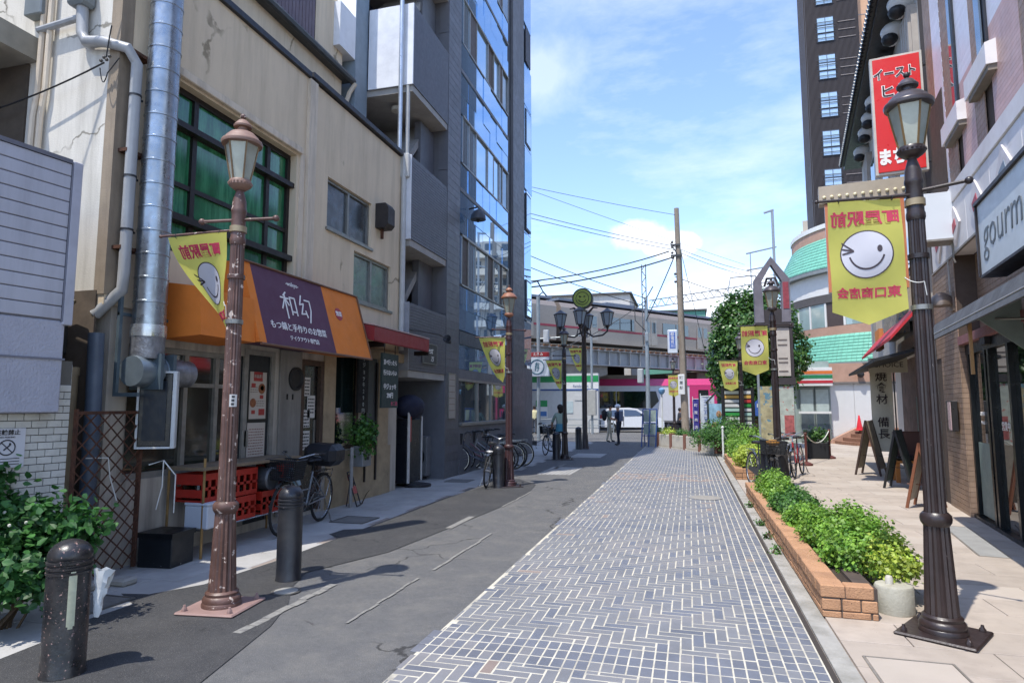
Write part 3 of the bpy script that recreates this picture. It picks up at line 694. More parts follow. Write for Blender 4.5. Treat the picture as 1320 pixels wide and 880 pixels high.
# bracket insulators and loose cables on the pale side wall
cb2 = thing('wall_cable', 'slack black cables hooked to insulators on the pale side wall', 'cable', (-5.63, 4.78, 5.04))
def hang(a, c, sag, n=10): return [tuple(Vector(a).lerp(Vector(c), i / n) - Vector((0, 0, sag * 4 * (i / n) * (1 - i / n)))) for i in range(n + 1)]
b = M(); b.tube(hang((.05, -.02, .0), (-1.9, -.1, -.42), .06), .009, 5); b.tube(hang((.07, -.02, .02), (.15, -.05, .36), -.03), .007, 5); b.tube(hang((.0, -.02, -.05), (.1, -.02, -.12), .12), .006, 5); b.tube([(.1, -.02, -.12), (.24, -.02, .02)], .006, 5); b.build('cable', cyan, cb2)
for i in range(4): b = M(); b.ball((.02 + i * .035, -.03, .02 + (i % 2) * .03), .018, n=8, m=5); b.build('insulator', mat('glazed insulator', '#4b463f', .3), cb2)
cb3 = thing('overhead_cable', 'pair of black cables slanting down to the grey junction box at top left', 'cable', (-5.95, 4.6, 5.9))
b = M(); b.tube(hang((-.6, -.9, .7), (.55, .25, -.05), .05), .008, 5); b.tube(hang((-.6, -.9, .78), (.6, .22, .0), .05), .008, 5); b.build('cable', cyan, cb3)
# dark back of the gap with boxes and meters
gap = thing('alley_wall', 'dark brown wall and pipework at the back of the gap between the two left buildings', 'wall', (-8.2, 7.5, 0))
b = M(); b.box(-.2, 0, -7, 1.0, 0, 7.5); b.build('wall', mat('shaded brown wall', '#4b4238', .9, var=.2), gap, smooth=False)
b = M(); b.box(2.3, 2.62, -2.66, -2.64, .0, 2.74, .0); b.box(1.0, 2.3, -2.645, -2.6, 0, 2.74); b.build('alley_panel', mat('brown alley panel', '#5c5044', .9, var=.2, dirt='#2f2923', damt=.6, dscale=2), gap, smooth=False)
me_ = thing('meter_box', 'dark cluttered gas meter and pipes under the pale side wall', 'meter', (-5.95, 4.72, 2.1))
b = M(); b.box(-.15, .12, -.08, .08, .0, .35, .02); b.build('case', mat('black meter', '#232320', .6), me_)
b = M(); b.tube([(-.1, 0, .35), (-.1, -.02, .55), (.1, -.02, .6), (.25, 0, .5)], .025, 8); b.tube([(.05, -.05, 0), (.05, -.05, -.6)], .02, 8); b.ball((-.02, -.1, .2), .05); b.build('pipe', mat('brass grey', '#6b6250', .5, metal=.5), me_)
# balcony slab top-left (projecting eave)
ev = thing('balcony', 'shadowed concrete balcony underside jutting out at the top left corner', 'balcony', (-7.0, 4.3, 4.9))
b = M(); b.box(-2.0, .42, -.5, 1.2, .35, .6); b.build('slab', mat('grey eave concrete', '#8a8578', .9, var=.15), ev, smooth=False)
b = M(); b.box(-1.0, .3, -.2, .2, .18, .34); b.build('beam', trimp, ev, smooth=False)
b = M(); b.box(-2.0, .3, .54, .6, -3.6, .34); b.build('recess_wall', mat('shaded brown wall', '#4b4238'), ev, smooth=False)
# ---- the white tiled building at far left with the panelled sign box
ta = -radians(8.4)
wb = thing('tiled_building', 'white brick tiled building with grey panel cladding at the left edge', 'building', (-5.13, 4.28, 0), ta)
tile = mat('white glazed tile', '#c2c0b8', .3, var=.05, island=.06, dirt='#8f8c82', damt=.5, dscale=2)
tjoint = mat('dark tile joint', '#5e5b55', .9)
b = M(); b.box(-2.5, -.012, -7, .0, 0, 1.99); b.build('wall_core', tjoint, wb, smooth=False)
b = M(); b.box(-2.6, -.02, -7, -.1, 1.99, 3.6); b.build('upper_wall', mat('grey stucco', '#85858c', .85, var=.06, bump=.6, bscale=40), wb, smooth=False)
random.seed(31)
tm = {}
zz = 0; row = 0; cnt = 0
while zz < 1.95:
    y = -.001 if row % 2 else -.06
    if not row % 2:
        o = None
    ys = [(0, -.058)] if not row % 2 else []
    y = -.058 if not row % 2 else 0
    while y > -2.2:
        ys.append((y, y - .118)); y -= .118
    for (a, c) in ys:
        if a < -1.2: continue
        if cnt < 330:
            k = round(a - c, 3)
            if k not in tm: q = M(); q.box(-.012, 0, -k / 2 + .003, k / 2 - .003, .003, .056, .0015); tm[k] = q.build('tile', tile, wb, smooth=False); o = tm[k]
            else: o = inst(tm[k], 'tile', wb)
            o.location = (random.uniform(0, .001), (a + c) / 2, zz); cnt += 1
    zz += .0595; row += 1
for k in range(32):   # returns round the corner
    pass
b = M()
for r_ in range(33):
    x = -.013
    for j in range(4): b.box(x - .11, x - .004, -.0, .006, r_ * .0595 + .003, r_ * .0595 + .056); x -= .118
b.build('return_tiles', tile, wb, smooth=False, kind='stuff')
pnl = mat('grey lilac panel', '#a8a8b0', .55, var=.05, scale=2, dirt='#85858b', damt=.5, dscale=2.2, streak=True)
stc = mat('lilac stucco', '#a1a1ab', .8, var=.06, bump=1.0, bscale=45)
b = M(); b.box(-.02, .12, -3.5, -.16, 1.55, 2.31, .01); b.build('stucco_panel', stc, wb, smooth=False)
b = M(); b.box(-.02, .13, -3.5, -.15, 1.985, 2.0); b.build('panel_joint', mat('panel joint', '#6c6c75'), wb, smooth=False)
for i in range(12):
    b = M(); b.box(.0, .125, -3.5, -.2, 2.325 + i * .112, 2.325 + i * .112 + .104, .004); b.build('plank', pnl, wb, smooth=False)
b = M(); b.box(-.01, .14, -.2, -.12, 2.3, 3.68, .006); b.box(-.01, .135, -3.5, -.2, 3.665, 3.7); b.box(-.005, .11, -3.5, -.2, 2.31, 3.66); b.build('panel_frame', mat('panel dark gap', '#62626a', .7), wb, smooth=False)
b = M(); b.box(-.012, .142, -.195, -.115, 2.28, 3.69, .006); b.build('edge_trim', mat('pale panel trim', '#a3a3ac', .5), wb, smooth=False)
ns = thing('no_parking_sign', 'white notice with a crossed circle on the white tiled wall', 'sign', (-5.193, 3.83, 1.28), ta)
b = M(); b.box(0, .012, -.15, .115, -.16, .15, .002); b.build('plate', mat('grey white plate', '#c2c2c6', .5, var=.03), ns, smooth=False)
blk = mat('sign black', '#2a2a2c', .6)
b = M(); b.T = Matrix.Translation((.013, -.015, .0)); b.torus((0, 0, 0), .058, .005, 28, 4); b.cyl((0, -.04, .04), (0, .04, -.04), .004, n=4); b.cyl((0, -.022, -.02), (0, .025, .022), .006, n=4); b.ball((.0, .02, .028), .009, n=6, m=4); b.build('symbol', blk, ns)
text('駐輪禁止', .045, blk, ns, (.013, -.015, .115), RX, bold=.02)
text('NO PARKING', .018, blk, ns, (.013, -.015, .08), RX)
b = M()
for k in range(3): b.box(.012, .0135, -.11, .08, -.09 - k * .022, -.084 - k * .022)
b.build('small_print', blk, ns, smooth=False, kind='stuff')
# ============================================================ DARK GLAZED BUILDING (left, beyond)
dk = mat('charcoal wall tile', '#626266', .55, var=.08, scale=2, bump=.15, bscale=60, dirt='#3d3e46', damt=.4, dscale=1.2)
dk2 = mat('charcoal tile strip', '#5a5a5e', .45, var=.07, scale=3, island=.12)
mir = glassy('blue mirror glass panel', '#9cc0e0', .02, 1.0, var=.05, metal=.75)
mirw = glassy('reflective window glass', '#b9cfdf', .015, 1.0, var=.05, metal=.8)
mirw2 = glassy('dim reflective glass', '#77848a', .03, 1.0, var=.3, scale=2, metal=.7)
frm = mat('window alloy frame', '#8d8c88', .4, metal=.5)
brnw = mat('brown window blank', '#4a3d36', .6)
gb = thing('glazed_building', 'tall charcoal tiled building with blue mirror glass bands beside the beige restaurant', 'building', (-5.3, 11.48, 0))
H = 21
b = M(); b.box(-9, -.22, 2.0, 10.2, 0, H); b.box(-9, -2.0, 0, 2.0, 0, H); b.build('core', dk, gb, smooth=False)
b = M()
for i in range(11):
    z0 = 2.02 + i * 1.7
    b.box(-.25, .0, 1.98, 2.82, z0 - 1.7 if i else 0, z0 - .012)
    
b.build('tiled_pier', dk, gb, smooth=False, kind='stuff')
# balconies
rib = mat('ribbed charcoal parapet', '#57575c', .5, var=.08)
whp = mat('white parapet end panel', '#d6d7d9', .6, var=.04, bump=.1, dirt='#95979c', damt=.4, dscale=1.5)
for i, (z0, z1) in enumerate([(2.32, 3.66), (4.95, 6.68), (8.2, 9.95), (11.42, 13.2), (14.7, 16.4)]):
    b = M(); b.box(-.1, -.012, .06, 1.975, z0, z1); b.box(-1.0, -.1, .0, .06, z0, z1); bo = b.build('balcony', dk, gb, smooth=False)
    b = M()
    n = int((z1 - z0) / .06)
    if i < 2:
        for k in range(n): b.box(-.012, .0, .0, 1.97, z0 + k * .06 + .004, z0 + k * .06 + .056)
    else:
        for k in range(32): b.box(-.012, .0, k * .0615 + .005, k * .0615 + .058, z0, z1)
    b.build('rib', rib, bo, smooth=False, kind='stuff')
    b = M(); b.box(-1.02, .004, -.03, .0, z0 - .01, z1 + .01, .004)
    b.build('end_panel', whp if i in (1, 2, 3) else mat('grey parapet end', '#8e8f93', .6), bo, smooth=False)
    b = M(); b.box(-1.9, -.02, .02, 1.97, z0 - .14, z0 - .005); b.build('balcony_floor', mat('pale soffit', '#9a9690', .8), bo, smooth=False)
    # stair soffit and landing wall seen in the opening above the parapet
    b = M(); b.prism([(-1.5, .1, z1 - .3), (-1.5, 1.95, z1 + 1.7), (-1.5, 1.95, z1 + 1.5), (-1.5, .1, z1 - .5)], (1.1, 0, 0)); b.build('stair_flight', mat('pale stair soffit', '#8d8a86', .8), bo, smooth=False)
    b = M(); b.box(-.5, -.35, 1.2, 1.97, z1 - .3, z1 + 1.3); b.build('landing_wall', dk, bo, smooth=False)
for (z, r) in ((8.0, .12),): b = M(); b.lathe([(r, -.08), (r, 0), (r * .8, .0)], 20, c=(-.6, .5, z)); b.build('ceiling_lamp', mat('milky lamp cover', '#b9b3a6', .4), gb)
# deep left flank: white wing seen above the restaurant roof
b = M(); b.box(-3.2, -1.05, -.5, .0, 6.8, 12.0); b.build('rear_wing', mat('blue grey wing wall', '#7d8a94', .7, var=.1), gb, smooth=False)
b = M(); b.box(-2.2, -1.06, -1.1, -.5, 8.6, 9.5); b.box(-1.8, -1.06, -.52, -.5, 9.5, 10.0); b.build('rear_parapet', whp, gb, smooth=False)
b = M(); b.tube([(-.22, -.12, 6.7), (-.22, -.12, 12.5)], .045, 10); b.build('silver_pipe', mat('silver pipe', '#b5babf', .35, metal=.7), gb)
b = M(); b.tube([(-.12, .02, 6.6), (-.12, .02, 8.2)], .045, 10); b.build('white_pipe', mat('pale pipe', '#aaa9a4', .5), gb)
b = M(); b.tube([(-.14, -.06, 2.7), (-.14, -.06, 6.7)], .055, 10); b.build('downpipe', mat('white downpipe', '#b3b3af', .5, var=.1), gb)
b = M(); b.box(-.26, -.02, -.1, .1, 6.2, 6.7, .02); b.build('rain_hopper', mat('white downpipe', '#b3b3af'), gb)
# window bands and mirror panels (y 2.82..7.2 local)
gy0, gy1 = 2.83, 7.18
ysp = [gy0 + (gy1 - gy0) * i / 14 for i in range(15)]
def gpanel(y0, y1, z0, z1, m, x=-.02, name='glass_panel', par=gb):
    b = M(); b.box(x - .02, x, y0 + .004, y1 - .004, z0 + .005, z1 - .005)
    o = b.build(name, m, par, smooth=False); o.rotation_euler = (0, random.uniform(-.0015, .0015), random.uniform(-.002, .002)); return o
b = M(); b.box(-.25, -.1, gy0, 9.9, 0, H); b.build('glass_backing', mat('glass joint', '#1c222b', .5), gb, smooth=False)
random.seed(4)
bandz = [4.6, 7.68, 10.83, 13.95, 17.0]
def spandrel(z0, z1, split):
    zs = [z0] + split + [z1]
    for j in range(len(zs) - 1):
        for i in range(7): gpanel(gy0 + (gy1 - gy0) * i / 7, gy0 + (gy1 - gy0) * (i + 1) / 7, zs[j], zs[j + 1], mir)
for i, zb in enumerate(bandz):
    zt = zb + 1.2
    xf = -.06
    b = M(); b.box(-.1, .0, gy0 + .22, gy1 + .05, zt, zt + .05); b.box(-.1, -.004, gy0 + .22, gy1 + .05, zb - .04, zb)
    cuts = [gy0 + .22, gy0 + .72, gy0 + 1.27, gy0 + 2.3, gy0 + 2.85, gy0 + 3.45, gy0 + 3.75, gy1 + .03]
    for c in cuts: b.box(-.09, -.02, c - .025, c + .025, zb, zt)
    wf = b.build('window', frm, gb, smooth=False)
    for k in range(len(cuts) - 1):
        bl = (i == 0 and k in (0, 3)) or (i == 2 and k in (1, 3)) or (k == 5 and i != 1)
        gpanel(cuts[k] + .02, cuts[k + 1] - .02, zb, zt, brnw if bl else (mirw if k < 5 else mirw2), x=-.05, name='pane', par=wf)
    gpanel(gy0, gy0 + .2, zb, zt, mir)
    nz = bandz[i + 1] if i + 1 < len(bandz) else H
    spandrel(zt + .06, nz - .06, [zt + .55, zt + 1.13])
    b = M(); b.box(-.05, .005, gy0, gy1, zt + 1.1, zt + 1.19); b.build('cornice_strip', dk, gb, smooth=False)
spandrel(3.45, 4.54, [3.98])
spandrel(2.5, 3.1, [])
b = M(); b.box(-.06, .02, gy0, gy1 + .1, 3.1, 3.42); b.build('canopy_band', mat('slate band', '#454b52', .5), gb, smooth=False)
b = M(); b.box(-.1, -.02, gy0, gy1, 2.28, 2.5); b.build('lintel', dk, gb, smooth=False)
b = M(); b.box(-.1, .04, gy0, gy1, 0, .35); b.box(-.1, .0, gy0, gy1, .35, 1.14); b.build('plinth', dk, gb, smooth=False)
b = M(); b.box(-.12, .06, gy0 + .1, gy1, 1.14, 1.22, .005); b.build('window_ledge', frm, gb, smooth=False)
b = M()
for c in (gy0 + .03, gy0 + 1.55, gy0 + 2.7, gy1 - .03): b.box(-.1, -.02, c - .03, c + .03, 1.22, 2.28)
b.box(-.1, -.021, gy0, gy1, 2.22, 2.28)
wf = b.build('window', frm, gb, smooth=False)
for a, c in ((gy0 + .06, gy0 + 1.52), (gy0 + 1.58, gy0 + 2.67), (gy0 + 2.73, gy1 - .06)): gpanel(a, c, 1.22, 2.22, mirw2, x=-.06, name='pane', par=wf)
# dark recess, end column, glass corner strip
b = M(); b.box(-.2, -.0, 7.72, 9.15, 0, H); b.box(-.2, -.001, 9.15, 10.25, 0, 2.9); b.build('end_column', dk, gb, smooth=False)
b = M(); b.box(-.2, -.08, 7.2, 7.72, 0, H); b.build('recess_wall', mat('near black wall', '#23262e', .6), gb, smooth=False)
for i in range(12):
    z = 3.0 + i * 1.53
    gpanel(9.17, 10.2, z, z + 1.5, mir, x=.0)
    if i % 2: 
        f = M(); f.box(-.01, .035, 9.3, 10.0, z + .1, z + 1.4); f = f.build('window', dkfr, gb, smooth=False); gpanel(9.36, 9.94, z + .16, z + 1.34, mirw, x=.045, name='pane', par=f)
# tile course lines on column and pier (recessed joints as thin proud tiles)
b = M()
for k in range(118):
    z = .02 + k * .178
    if z > 13: break
    b.box(.0, .006, 1.98, 2.815, z, z + .17)
    b.box(.0, .006, 7.73, 9.14, z, z + .17)
b.build('tile_course', dk2, gb, smooth=False, kind='stuff')
# ground floor recess: side wall, condenser unit, cabinet
b = M(); b.box(-1.4, -1.35, .0, 2.0, 0, 2.32); b.box(-1.4, -.0, 1.95, 1.978, 0, 2.3); b.build('recess_lining', mat('grey lining panel', '#64666c', .6, var=.1), gb, smooth=False)
ac = thing('air_conditioner', 'grey outdoor air conditioner unit in the dark ground floor recess', 'air conditioner', (-5.75, 13.25, 0))
b = M(); b.box(-.6, .15, -.1, .15, .08, .95, .02); b.build('case', mat('grey ac case', '#6d6e70', .5), ac)
b = M(); b.T = Matrix.Translation((-.15, -.105, .5)) @ Matrix.Rotation(pi / 2, 4, 'X'); b.lathe([(.25, 0), (.25, .01), (.2, .012), (.02, .03)], 24); b.build('fan_grille', mat('black grille', '#161618', .6), ac)
b = M(); b.box(-.5, -.4, -.08, .13, 0, .08); b.box(-.05, .05, -.08, .13, 0, .08); b.build('foot', black, ac)
dv = thing('dark_cabinet', 'tall black vending cabinet with a white edge leaning in the doorway recess', 'cabinet', (-5.45, 12.0, 0))
b = M(); b.box(-.5, .0, -.2, .5, .08, 1.35, .015); b.build('body', mat('black cabinet', '#1a1c22', .35), dv)
b = M(); b.box(.0, .03, -.2, -.12, .08, 1.5, .005); b.box(.0, .03, .46, .5, .08, 1.4, .005); b.build('white_edge', mat('white edge', '#c3c0bb', .5), dv)
b = M(); b.box(.0, .026, -.12, -.06, .9, 1.4); b.build('red_strip', mat('red strip', '#9a4038', .6), dv)
b = M(); b.lathe([(.28, 0), (.28, .05), (.1, .08)], 20, c=(.1, .1, 0)); b.build('base', black, dv)
b = M(); b.ball((-.1, .1, 1.6), .3, .4, .25, n=14, m=8); b.build('umbrella_top', mat('navy cloth', '#1b1e33', .8), dv)
# name sign and notice panel
sg = thing('name_sign', 'square metal shop sign with brushed white script on charcoal tiles', 'sign', (-5.29, 12.12, 2.5))
b = M(); b.box(0, .03, .0, .72, 0, .42, .004); b.build('plate', mat('dark sign plate', '#4a4a4c', .4, metal=.4), sg, smooth=False)
b = M(); b.box(.0, .036, .0, .72, .41, .425); b.box(.0, .036, .0, .72, -.005, .01); b.box(.0, .036, -.005, .012, .01, .41); b.box(.0, .036, .708, .725, .01, .41); b.build('border', alu, sg, smooth=False)
text('Rest', .2, letw, sg, (.032, .3, .28), RX, shear=.4); text('75', .15, letw, sg, (.032, .45, .1), RX, shear=.4)
paper('tenant_board', 'tall pale tenant list board on the charcoal pier', 'sign', (-5.285, 13.82, 1.85), .42, 1.0, mat('pale board', '#9c948a', .6, var=.05), [(-.18, .18, .36 - k * .14, .012) for k in range(6)], lm=mat('brown print', '#6a5045'), frame=alu)
sl_ = thing('spot_lamp', 'small black spotlight on a thin arm above the square shop sign', 'lamp', (-5.3, 12.3, 3.0))
b = M(); b.tube([(0, -.8, .12), (.3, .0, .1), (.32, .4, .05)], .012, 6); b.build('arm', dkfr, sl_)
b = M(); b.T = Matrix.Translation((.32, .5, .02)) @ Matrix.Rotation(radians(70), 4, 'X'); b.lathe([(.03, -.1), (.05, -.05), (.09, .1), (.08, .1), (.0, .06)], 14, cap=False); b.build('lamp_head', mat('black lamp', '#1d1d20', .5), sl_)
sc = thing('security_camera', 'dark lamp hood fixed to the mirror glass high on the charcoal building', 'lamp', (-5.28, 14.9, 6.3))
b = M(); b.lathe([(.2, 0), (.19, .1), (.12, .22), (.02, .27)], 16, c=(.25, 0, 0)); b.build('hood', mat('dark hood', '#3a3a3c', .5), sc)
b = M(); b.tube([(0, 0, .3), (.25, 0, .33), (.25, 0, .25)], .02, 6); b.ball((.25, 0, -.02), .05); b.build('arm', dkfr, sc)

# ============================================================ RIGHT SIDE BUILDING (local: -x towards the street, +y away along it)
RB = (3.85, 10.8); ra_ = -radians(8.4)
def RL(s, out=0, z=0):
    c_, s_ = cos(ra_), sin(ra_); x, y = -out, s
    return (RB[0] + x * c_ - y * s_, RB[1] + x * s_ + y * c_, z)
rb = thing('shop_building', 'brown tiled shop building with white panel band and glass doors on the right', 'building', RL(0), ra_)
rtile = mat('brown wall tile', '#947c69', .55, var=.12, scale=5, island=.1, bump=.1, bscale=60, dirt='#5b4639', damt=.4, dscale=2)
rtj = mat('tile joint', '#4d4037', .9)
band = mat('white panel band', '#dedad7', .5, var=.04, scale=3, dirt='#bcb2ae', damt=.5, dscale=1.8, chips='#8c8078', camt=.72, cscale=14)
b = M(); b.box(.3, 7, -7.5, .0, 2.55, 3.85); b.box(.02, 7, .0, 1.6, 0, 6.5); b.box(.06, 7, -7.5, 1.5, 4.8, 11); b.box(.6, 7, -7.5, .0, 0, 2.55); b.build('core', rtj, rb, smooth=False)
# tile columns with real tiles (pillar by the doors)
b = M(); rr = random.Random(8)
def tiles(b, x0, y0, y1, z0, z1, tw=.24, th=.075, g=.005, axis='y', off=0):
    z = z0; k = 0
    while z < z1 - .01:
        y = y0 - (tw / 2 if k % 2 else 0)
        while y < y1:
            a, c = max(y, y0), min(y + tw, y1)
            if c - a > .03:
                if axis == 'y': b.box(x0 - .012, x0, a + g / 2, c - g / 2, z + g / 2, min(z + th, z1) - g / 2)
                else: b.box(a + g / 2, c - g / 2, x0 - .012, x0, z + g / 2, min(z + th, z1) - g / 2)
            y += tw
        z += th; k += 1
tiles(b, .02, -.02, 1.25, .0, 3.84); tiles(b, -.0, .02, .6, 0, 2.5, axis='x'); tiles(b, .02, 1.25, 1.6, 2.4, 3.84)
tiles(b, .3, -7.4, -.0, 2.6, 3.84)
b.build('tile', rtile, rb, smooth=False, kind='stuff')
# white band of panels with diamond reliefs
b = M(); b.box(-.02, .3, -7.5, 1.5, 4.58, 4.82, .01); b.build('band_cornice', band, rb, smooth=False)
pw = 1.2; 
for i in range(7):
    y0 = 1.4 - (i + 1) * pw
    b = M(); b.box(.0, .28, y0 + .006, y0 + pw - .006, 3.85, 4.575, .004); pn = b.build('panel', band, rb, smooth=False)
    b = M(); cy, cz = y0 + pw / 2, 4.2
    b.prism([(-.001, cy - .3, cz), (-.001, cy, cz + .3), (-.001, cy + .3, cz), (-.001, cy, cz - .3)], (-.025, 0, 0)); b.build('diamond_relief', mat('pale relief', '#d0c9c6', .5), pn, smooth=False)
    b = M(); b.prism([(-.027, cy - .14, cz - .02), (-.027, cy - .08, cz + .1), (-.027, cy + .14, cz + .02), (-.027, cy + .08, cz - .1)], (-.006, 0, 0)); b.build('emblem', mat(['crimson relief', 'blue grey relief'][i % 2 if i > 1 else 0], ['#a84450', '#7d8a96'][i % 2 if i > 1 else 0], .6), pn, smooth=False)
b = M(); b.box(-.012, .02, -7.5, 1.5, 3.82, 3.85); b.build('drip_edge', stl, rb, smooth=False)
# upper storeys: white ribbed tiles, brown piers, windows and white balcony boxes
wtile = mat('white ribbed tile', '#e4e2e8', .4, var=.06, island=.04, dirt='#c4b5ba', damt=.3)
ptile = mat('rose ribbed tile', '#cba79e', .45, var=.1, island=.06)
b = M(); b2 = M(); b3 = M()
for (y0, y1, pink) in [(-.12, .47, 0), (-1.69, -1.0, 1), (-3.5, -2.47, 1)]:
    z = 4.84
    while z < 10.5:
        (b2 if pink and z < 6.0 else b).box(.03, .06, y0, y1, z, z + .055); z += .058
b.build('ribbed_tile', wtile, rb, smooth=False, kind='stuff'); b2.build('rose_tile', ptile, rb, smooth=False, kind='stuff')
b = M()
for (y0, y1) in [(-.72, -.13), (-2.13, -1.7), (-4.6, -3.51), (.48, 1.0)]:
    tiles(b, .04, y0, y1, 4.84, 10.4, tw=.16, th=.08)
b.build('brown_pier_tile', rtile, rb, smooth=False, kind='stuff')
for (y0, y1) in [(-.99, -.73), (-2.46, -2.14)]:
    b = M(); b.box(.0, .05, y0, y1, 5.7, 10.4); w = b.build('window', mat('navy window frame', '#20242c', .4), rb, smooth=False); gpanel(y0 + .05, y1 - .05, 5.8, 10.3, mirw2, x=.0, name='pane', par=w)
for (y0, z0) in [(-1.28, 5.45), (-2.72, 5.5)]:
    b = M(); b.prism([(.05, y0, z0), (-.08, y0, z0), (-.08, y0, z0 + .26), (.05, y0, z0 + .3)], (0, 1.0 if y0 < -1 else .6, 0)); bx = b.build('window_box', band, rb, smooth=False)
    b = M(); b.box(-.06, .05, y0 + .02, y0 + .9 if y0 < -1 else y0 + .55, z0 - .07, z0 - .002); b.build('window_box_base', mat('drab underside', '#7d7468', .8), bx, smooth=False)
# glass doors
dfr = mat('black door frame', '#161a1e', .35, metal=.4)
b = M(); b.box(.08, .2, -4.6, .0, 2.35, 2.5); b.box(.05, .25, -4.6, .0, .0, .07); 
for y in (-.12, -1.0, -1.16, -2.0, -2.9, -3.8): b.box(.08, .2, y - .04, y + .04, .07, 2.35)
dfo = b.build('door', dfr, rb, smooth=False, label='black framed glass sliding doors')
dgl = glassy('door glass', '#2b3133', .02, 1.0, var=.5, scale=1.5, metal=.35)
for (a, c) in ((-.96, -.16), (-1.96, -1.2), (-2.86, -2.04), (-3.76, -2.94)): gpanel(a, c, .07, 2.35, dgl, x=.15, name='pane', par=dfo)
b = M(); b.box(.12, .14, -.9, -.22, .1, 1.1); b.build('frosted_film', mat('mint frosted film', '#75857f', .5), dfo, smooth=False)
b = M(); b.box(.09, .12, -1.12, -1.08, .9, 1.3); b.build('handle', alu, dfo)
b = M(); b.box(.0, .3, -4.6, .0, 2.5, 2.62); b.build('pink_soffit', mat('rose lintel', '#8b5d5c', .7), rb, smooth=False)
b = M(); b.box(.02, .08, -1.35, -1.1, 2.4, 2.5); b.build('door_sensor', black, rb)
text('OPEN', .08, letw, rb, (.118, -.55, 1.5), (pi / 2, 0, -pi / 2)); text('Market', .06, letw, rb, (.118, -.55, 1.38), (pi / 2, 0, -pi / 2), shear=.3)
text('営業中', .12, letw, rb, (.118, -1.6, 1.35), (pi / 2, 0, -pi / 2))
# dome lamp over the pillar, menu box, conduit
dl = thing('dome_lamp', 'round bronze dome lamp on the tiled pillar above the dark awning', 'lamp', RL(.15, .0, 3.18), ra_)
b = M(); b.T = Matrix.Translation((-.14, 0, 0)); b.lathe([(.16, -.06), (.16, 0), (.12, .09), (.05, .14), (0, .15)], 18); b.build('shade', mat('bronze shade', '#7d6f63', .4, metal=.5), dl)
b = M(); b.box(-.02, .01, -.1, .1, -.15, .15, .005); b.build('back_plate', mat('bronze shade', '#7d6f63'), dl)
b = M(); b.tube([(-.02, 0, .15), (-.02, 0, .65)], .012, 6); b.build('conduit', mat('pale conduit', '#a9a49d', .5), dl)
mb = thing('menu_case', 'small lit steel menu case on the tiled pillar', 'menu case', RL(.42, .01, 1.45), ra_)
b = M(); b.box(-.09, .0, -.2, .16, -.22, .24, .01); b.build('case', mat('steel case', '#3c3a3a', .35, metal=.5), mb)
b = M(); b.box(-.1, -.09, -.2, -.02, -.2, .22); b.build('glass', mat('pale rose display', '#b9a2a2', .3), mb)
# dark awning
om_ = mat('awning wood stay', '#a0784a', .6)
da = thing('dark_awning', 'grey black canvas awning over the glass shop doors', 'awning', RL(0), ra_)
cv = mat('charcoal canvas', '#4c4f54', .85, var=.15, scale=6, bump=.3, bscale=25, dirt='#6d7075', damt=.4, dscale=3)
b = M(); b.prism([(.05, -7.6, 3.0), (-.47, -7.6, 2.7), (-.57, -7.6, 2.46), (-.54, -7.6, 2.46), (-.44, -7.6, 2.66), (.05, -7.6, 2.95)], (0, 6.45, 0)); b.build('canvas', cv, da, smooth=False)
b = M(); b.tube([(-.53, -7.6, 2.54), (-.53, -1.17, 2.54)], .015, 6); b.tube([(.0, -1.18, 2.95), (-.53, -1.18, 2.54)], .014, 6); b.tube([(.0, -3.2, 2.5), (-.5, -2.5, 2.6)], .014, 6); b.build('frame', mat('awning frame steel', '#8a857d', .4, metal=.6), da)
b = M(); b.prism([(.02, -2.9, 2.9), (-.45, -2.9, 2.62), (.02, -2.9, 2.2)], (0, .02, 0)); b.build('side_cloth', mat('sage cloth', '#7b857e', .8), da, smooth=False)
b = M(); b.box(-.47, -.44, -2.92, -2.88, 1.95, 2.62); b.build('wooden_stay', om_, da, smooth=False)
# gourmet sign box
gs = thing('gourmet_sign', 'pale grey projecting fascia sign with thin grey gourmet lettering', 'sign', RL(-2.6, 0, 3.07), ra_)
b = M(); b.box(-.25, -.02, -4.6, -.04, 0, .8, .006); b.build('box', mat('pale grey sign face', '#c3c8c8', .4, var=.04), gs, smooth=False)
b = M(); b.box(-.28, -.0, -4.62, .0, .8, .84); b.box(-.27, -.02, -.03, .005, -.01, .8); b.box(-.26, -.02, -4.6, -.03, -.03, -.002); b.build('trim', mat('dark brown trim', '#2c2422', .5), gs, smooth=False)
text('gourmet', .54, mat('grey lettering', '#5a6063', .5), gs, (-.253, -.2, .4), (pi / 2, 0, -pi / 2), align='LEFT', sx=.95, bold=-.006, shear=.15)
# red vertical sign over the lamp
rs = thing('red_sign', 'tall red lit sign box with white and dark Japanese lettering behind the black lamp', 'sign', RL(0), ra_)
def facing(s, out0, out1, z0, z1, th, parent, m, name, b=None, ds=0):
    """a board square to the facade, facing back along the street"""
    b = M(); b.box(-out1, -out0, s + ds, s + ds + th, z0, z1, .004); return b.build(name, m, parent, smooth=False)
RF = (pi / 2, 0, 0)
redm = mat('red sign face', '#d02a26', .35, var=.03)
facing(1.0, .02, .8, 5.55, 7.66, .12, rs, mat('cream sign frame', '#b9b3a8', .5), 'frame')
facing(.985, .06, .76, 5.59, 7.62, .02, rs, redm, 'face')
kk = mat('dark red black letter', '#2a1215', .5)
text('イースト', .21, letw, rs, (-.435, .984, 7.32), RF, bold=.07, ext=.002, sx=.78); text('イースト', .21, kk, rs, (-.435, .978, 7.32), RF, bold=.015, sx=.78)
text('ヒル', .25, letw, rs, (-.435, .984, 7.0), RF, bold=.06); text('ヒル', .25, kk, rs, (-.435, .978, 7.0), RF, bold=.012)
text('まちや', .3, letw, rs, (-.435, .98, 5.83), RF, bold=.05, sx=.72)
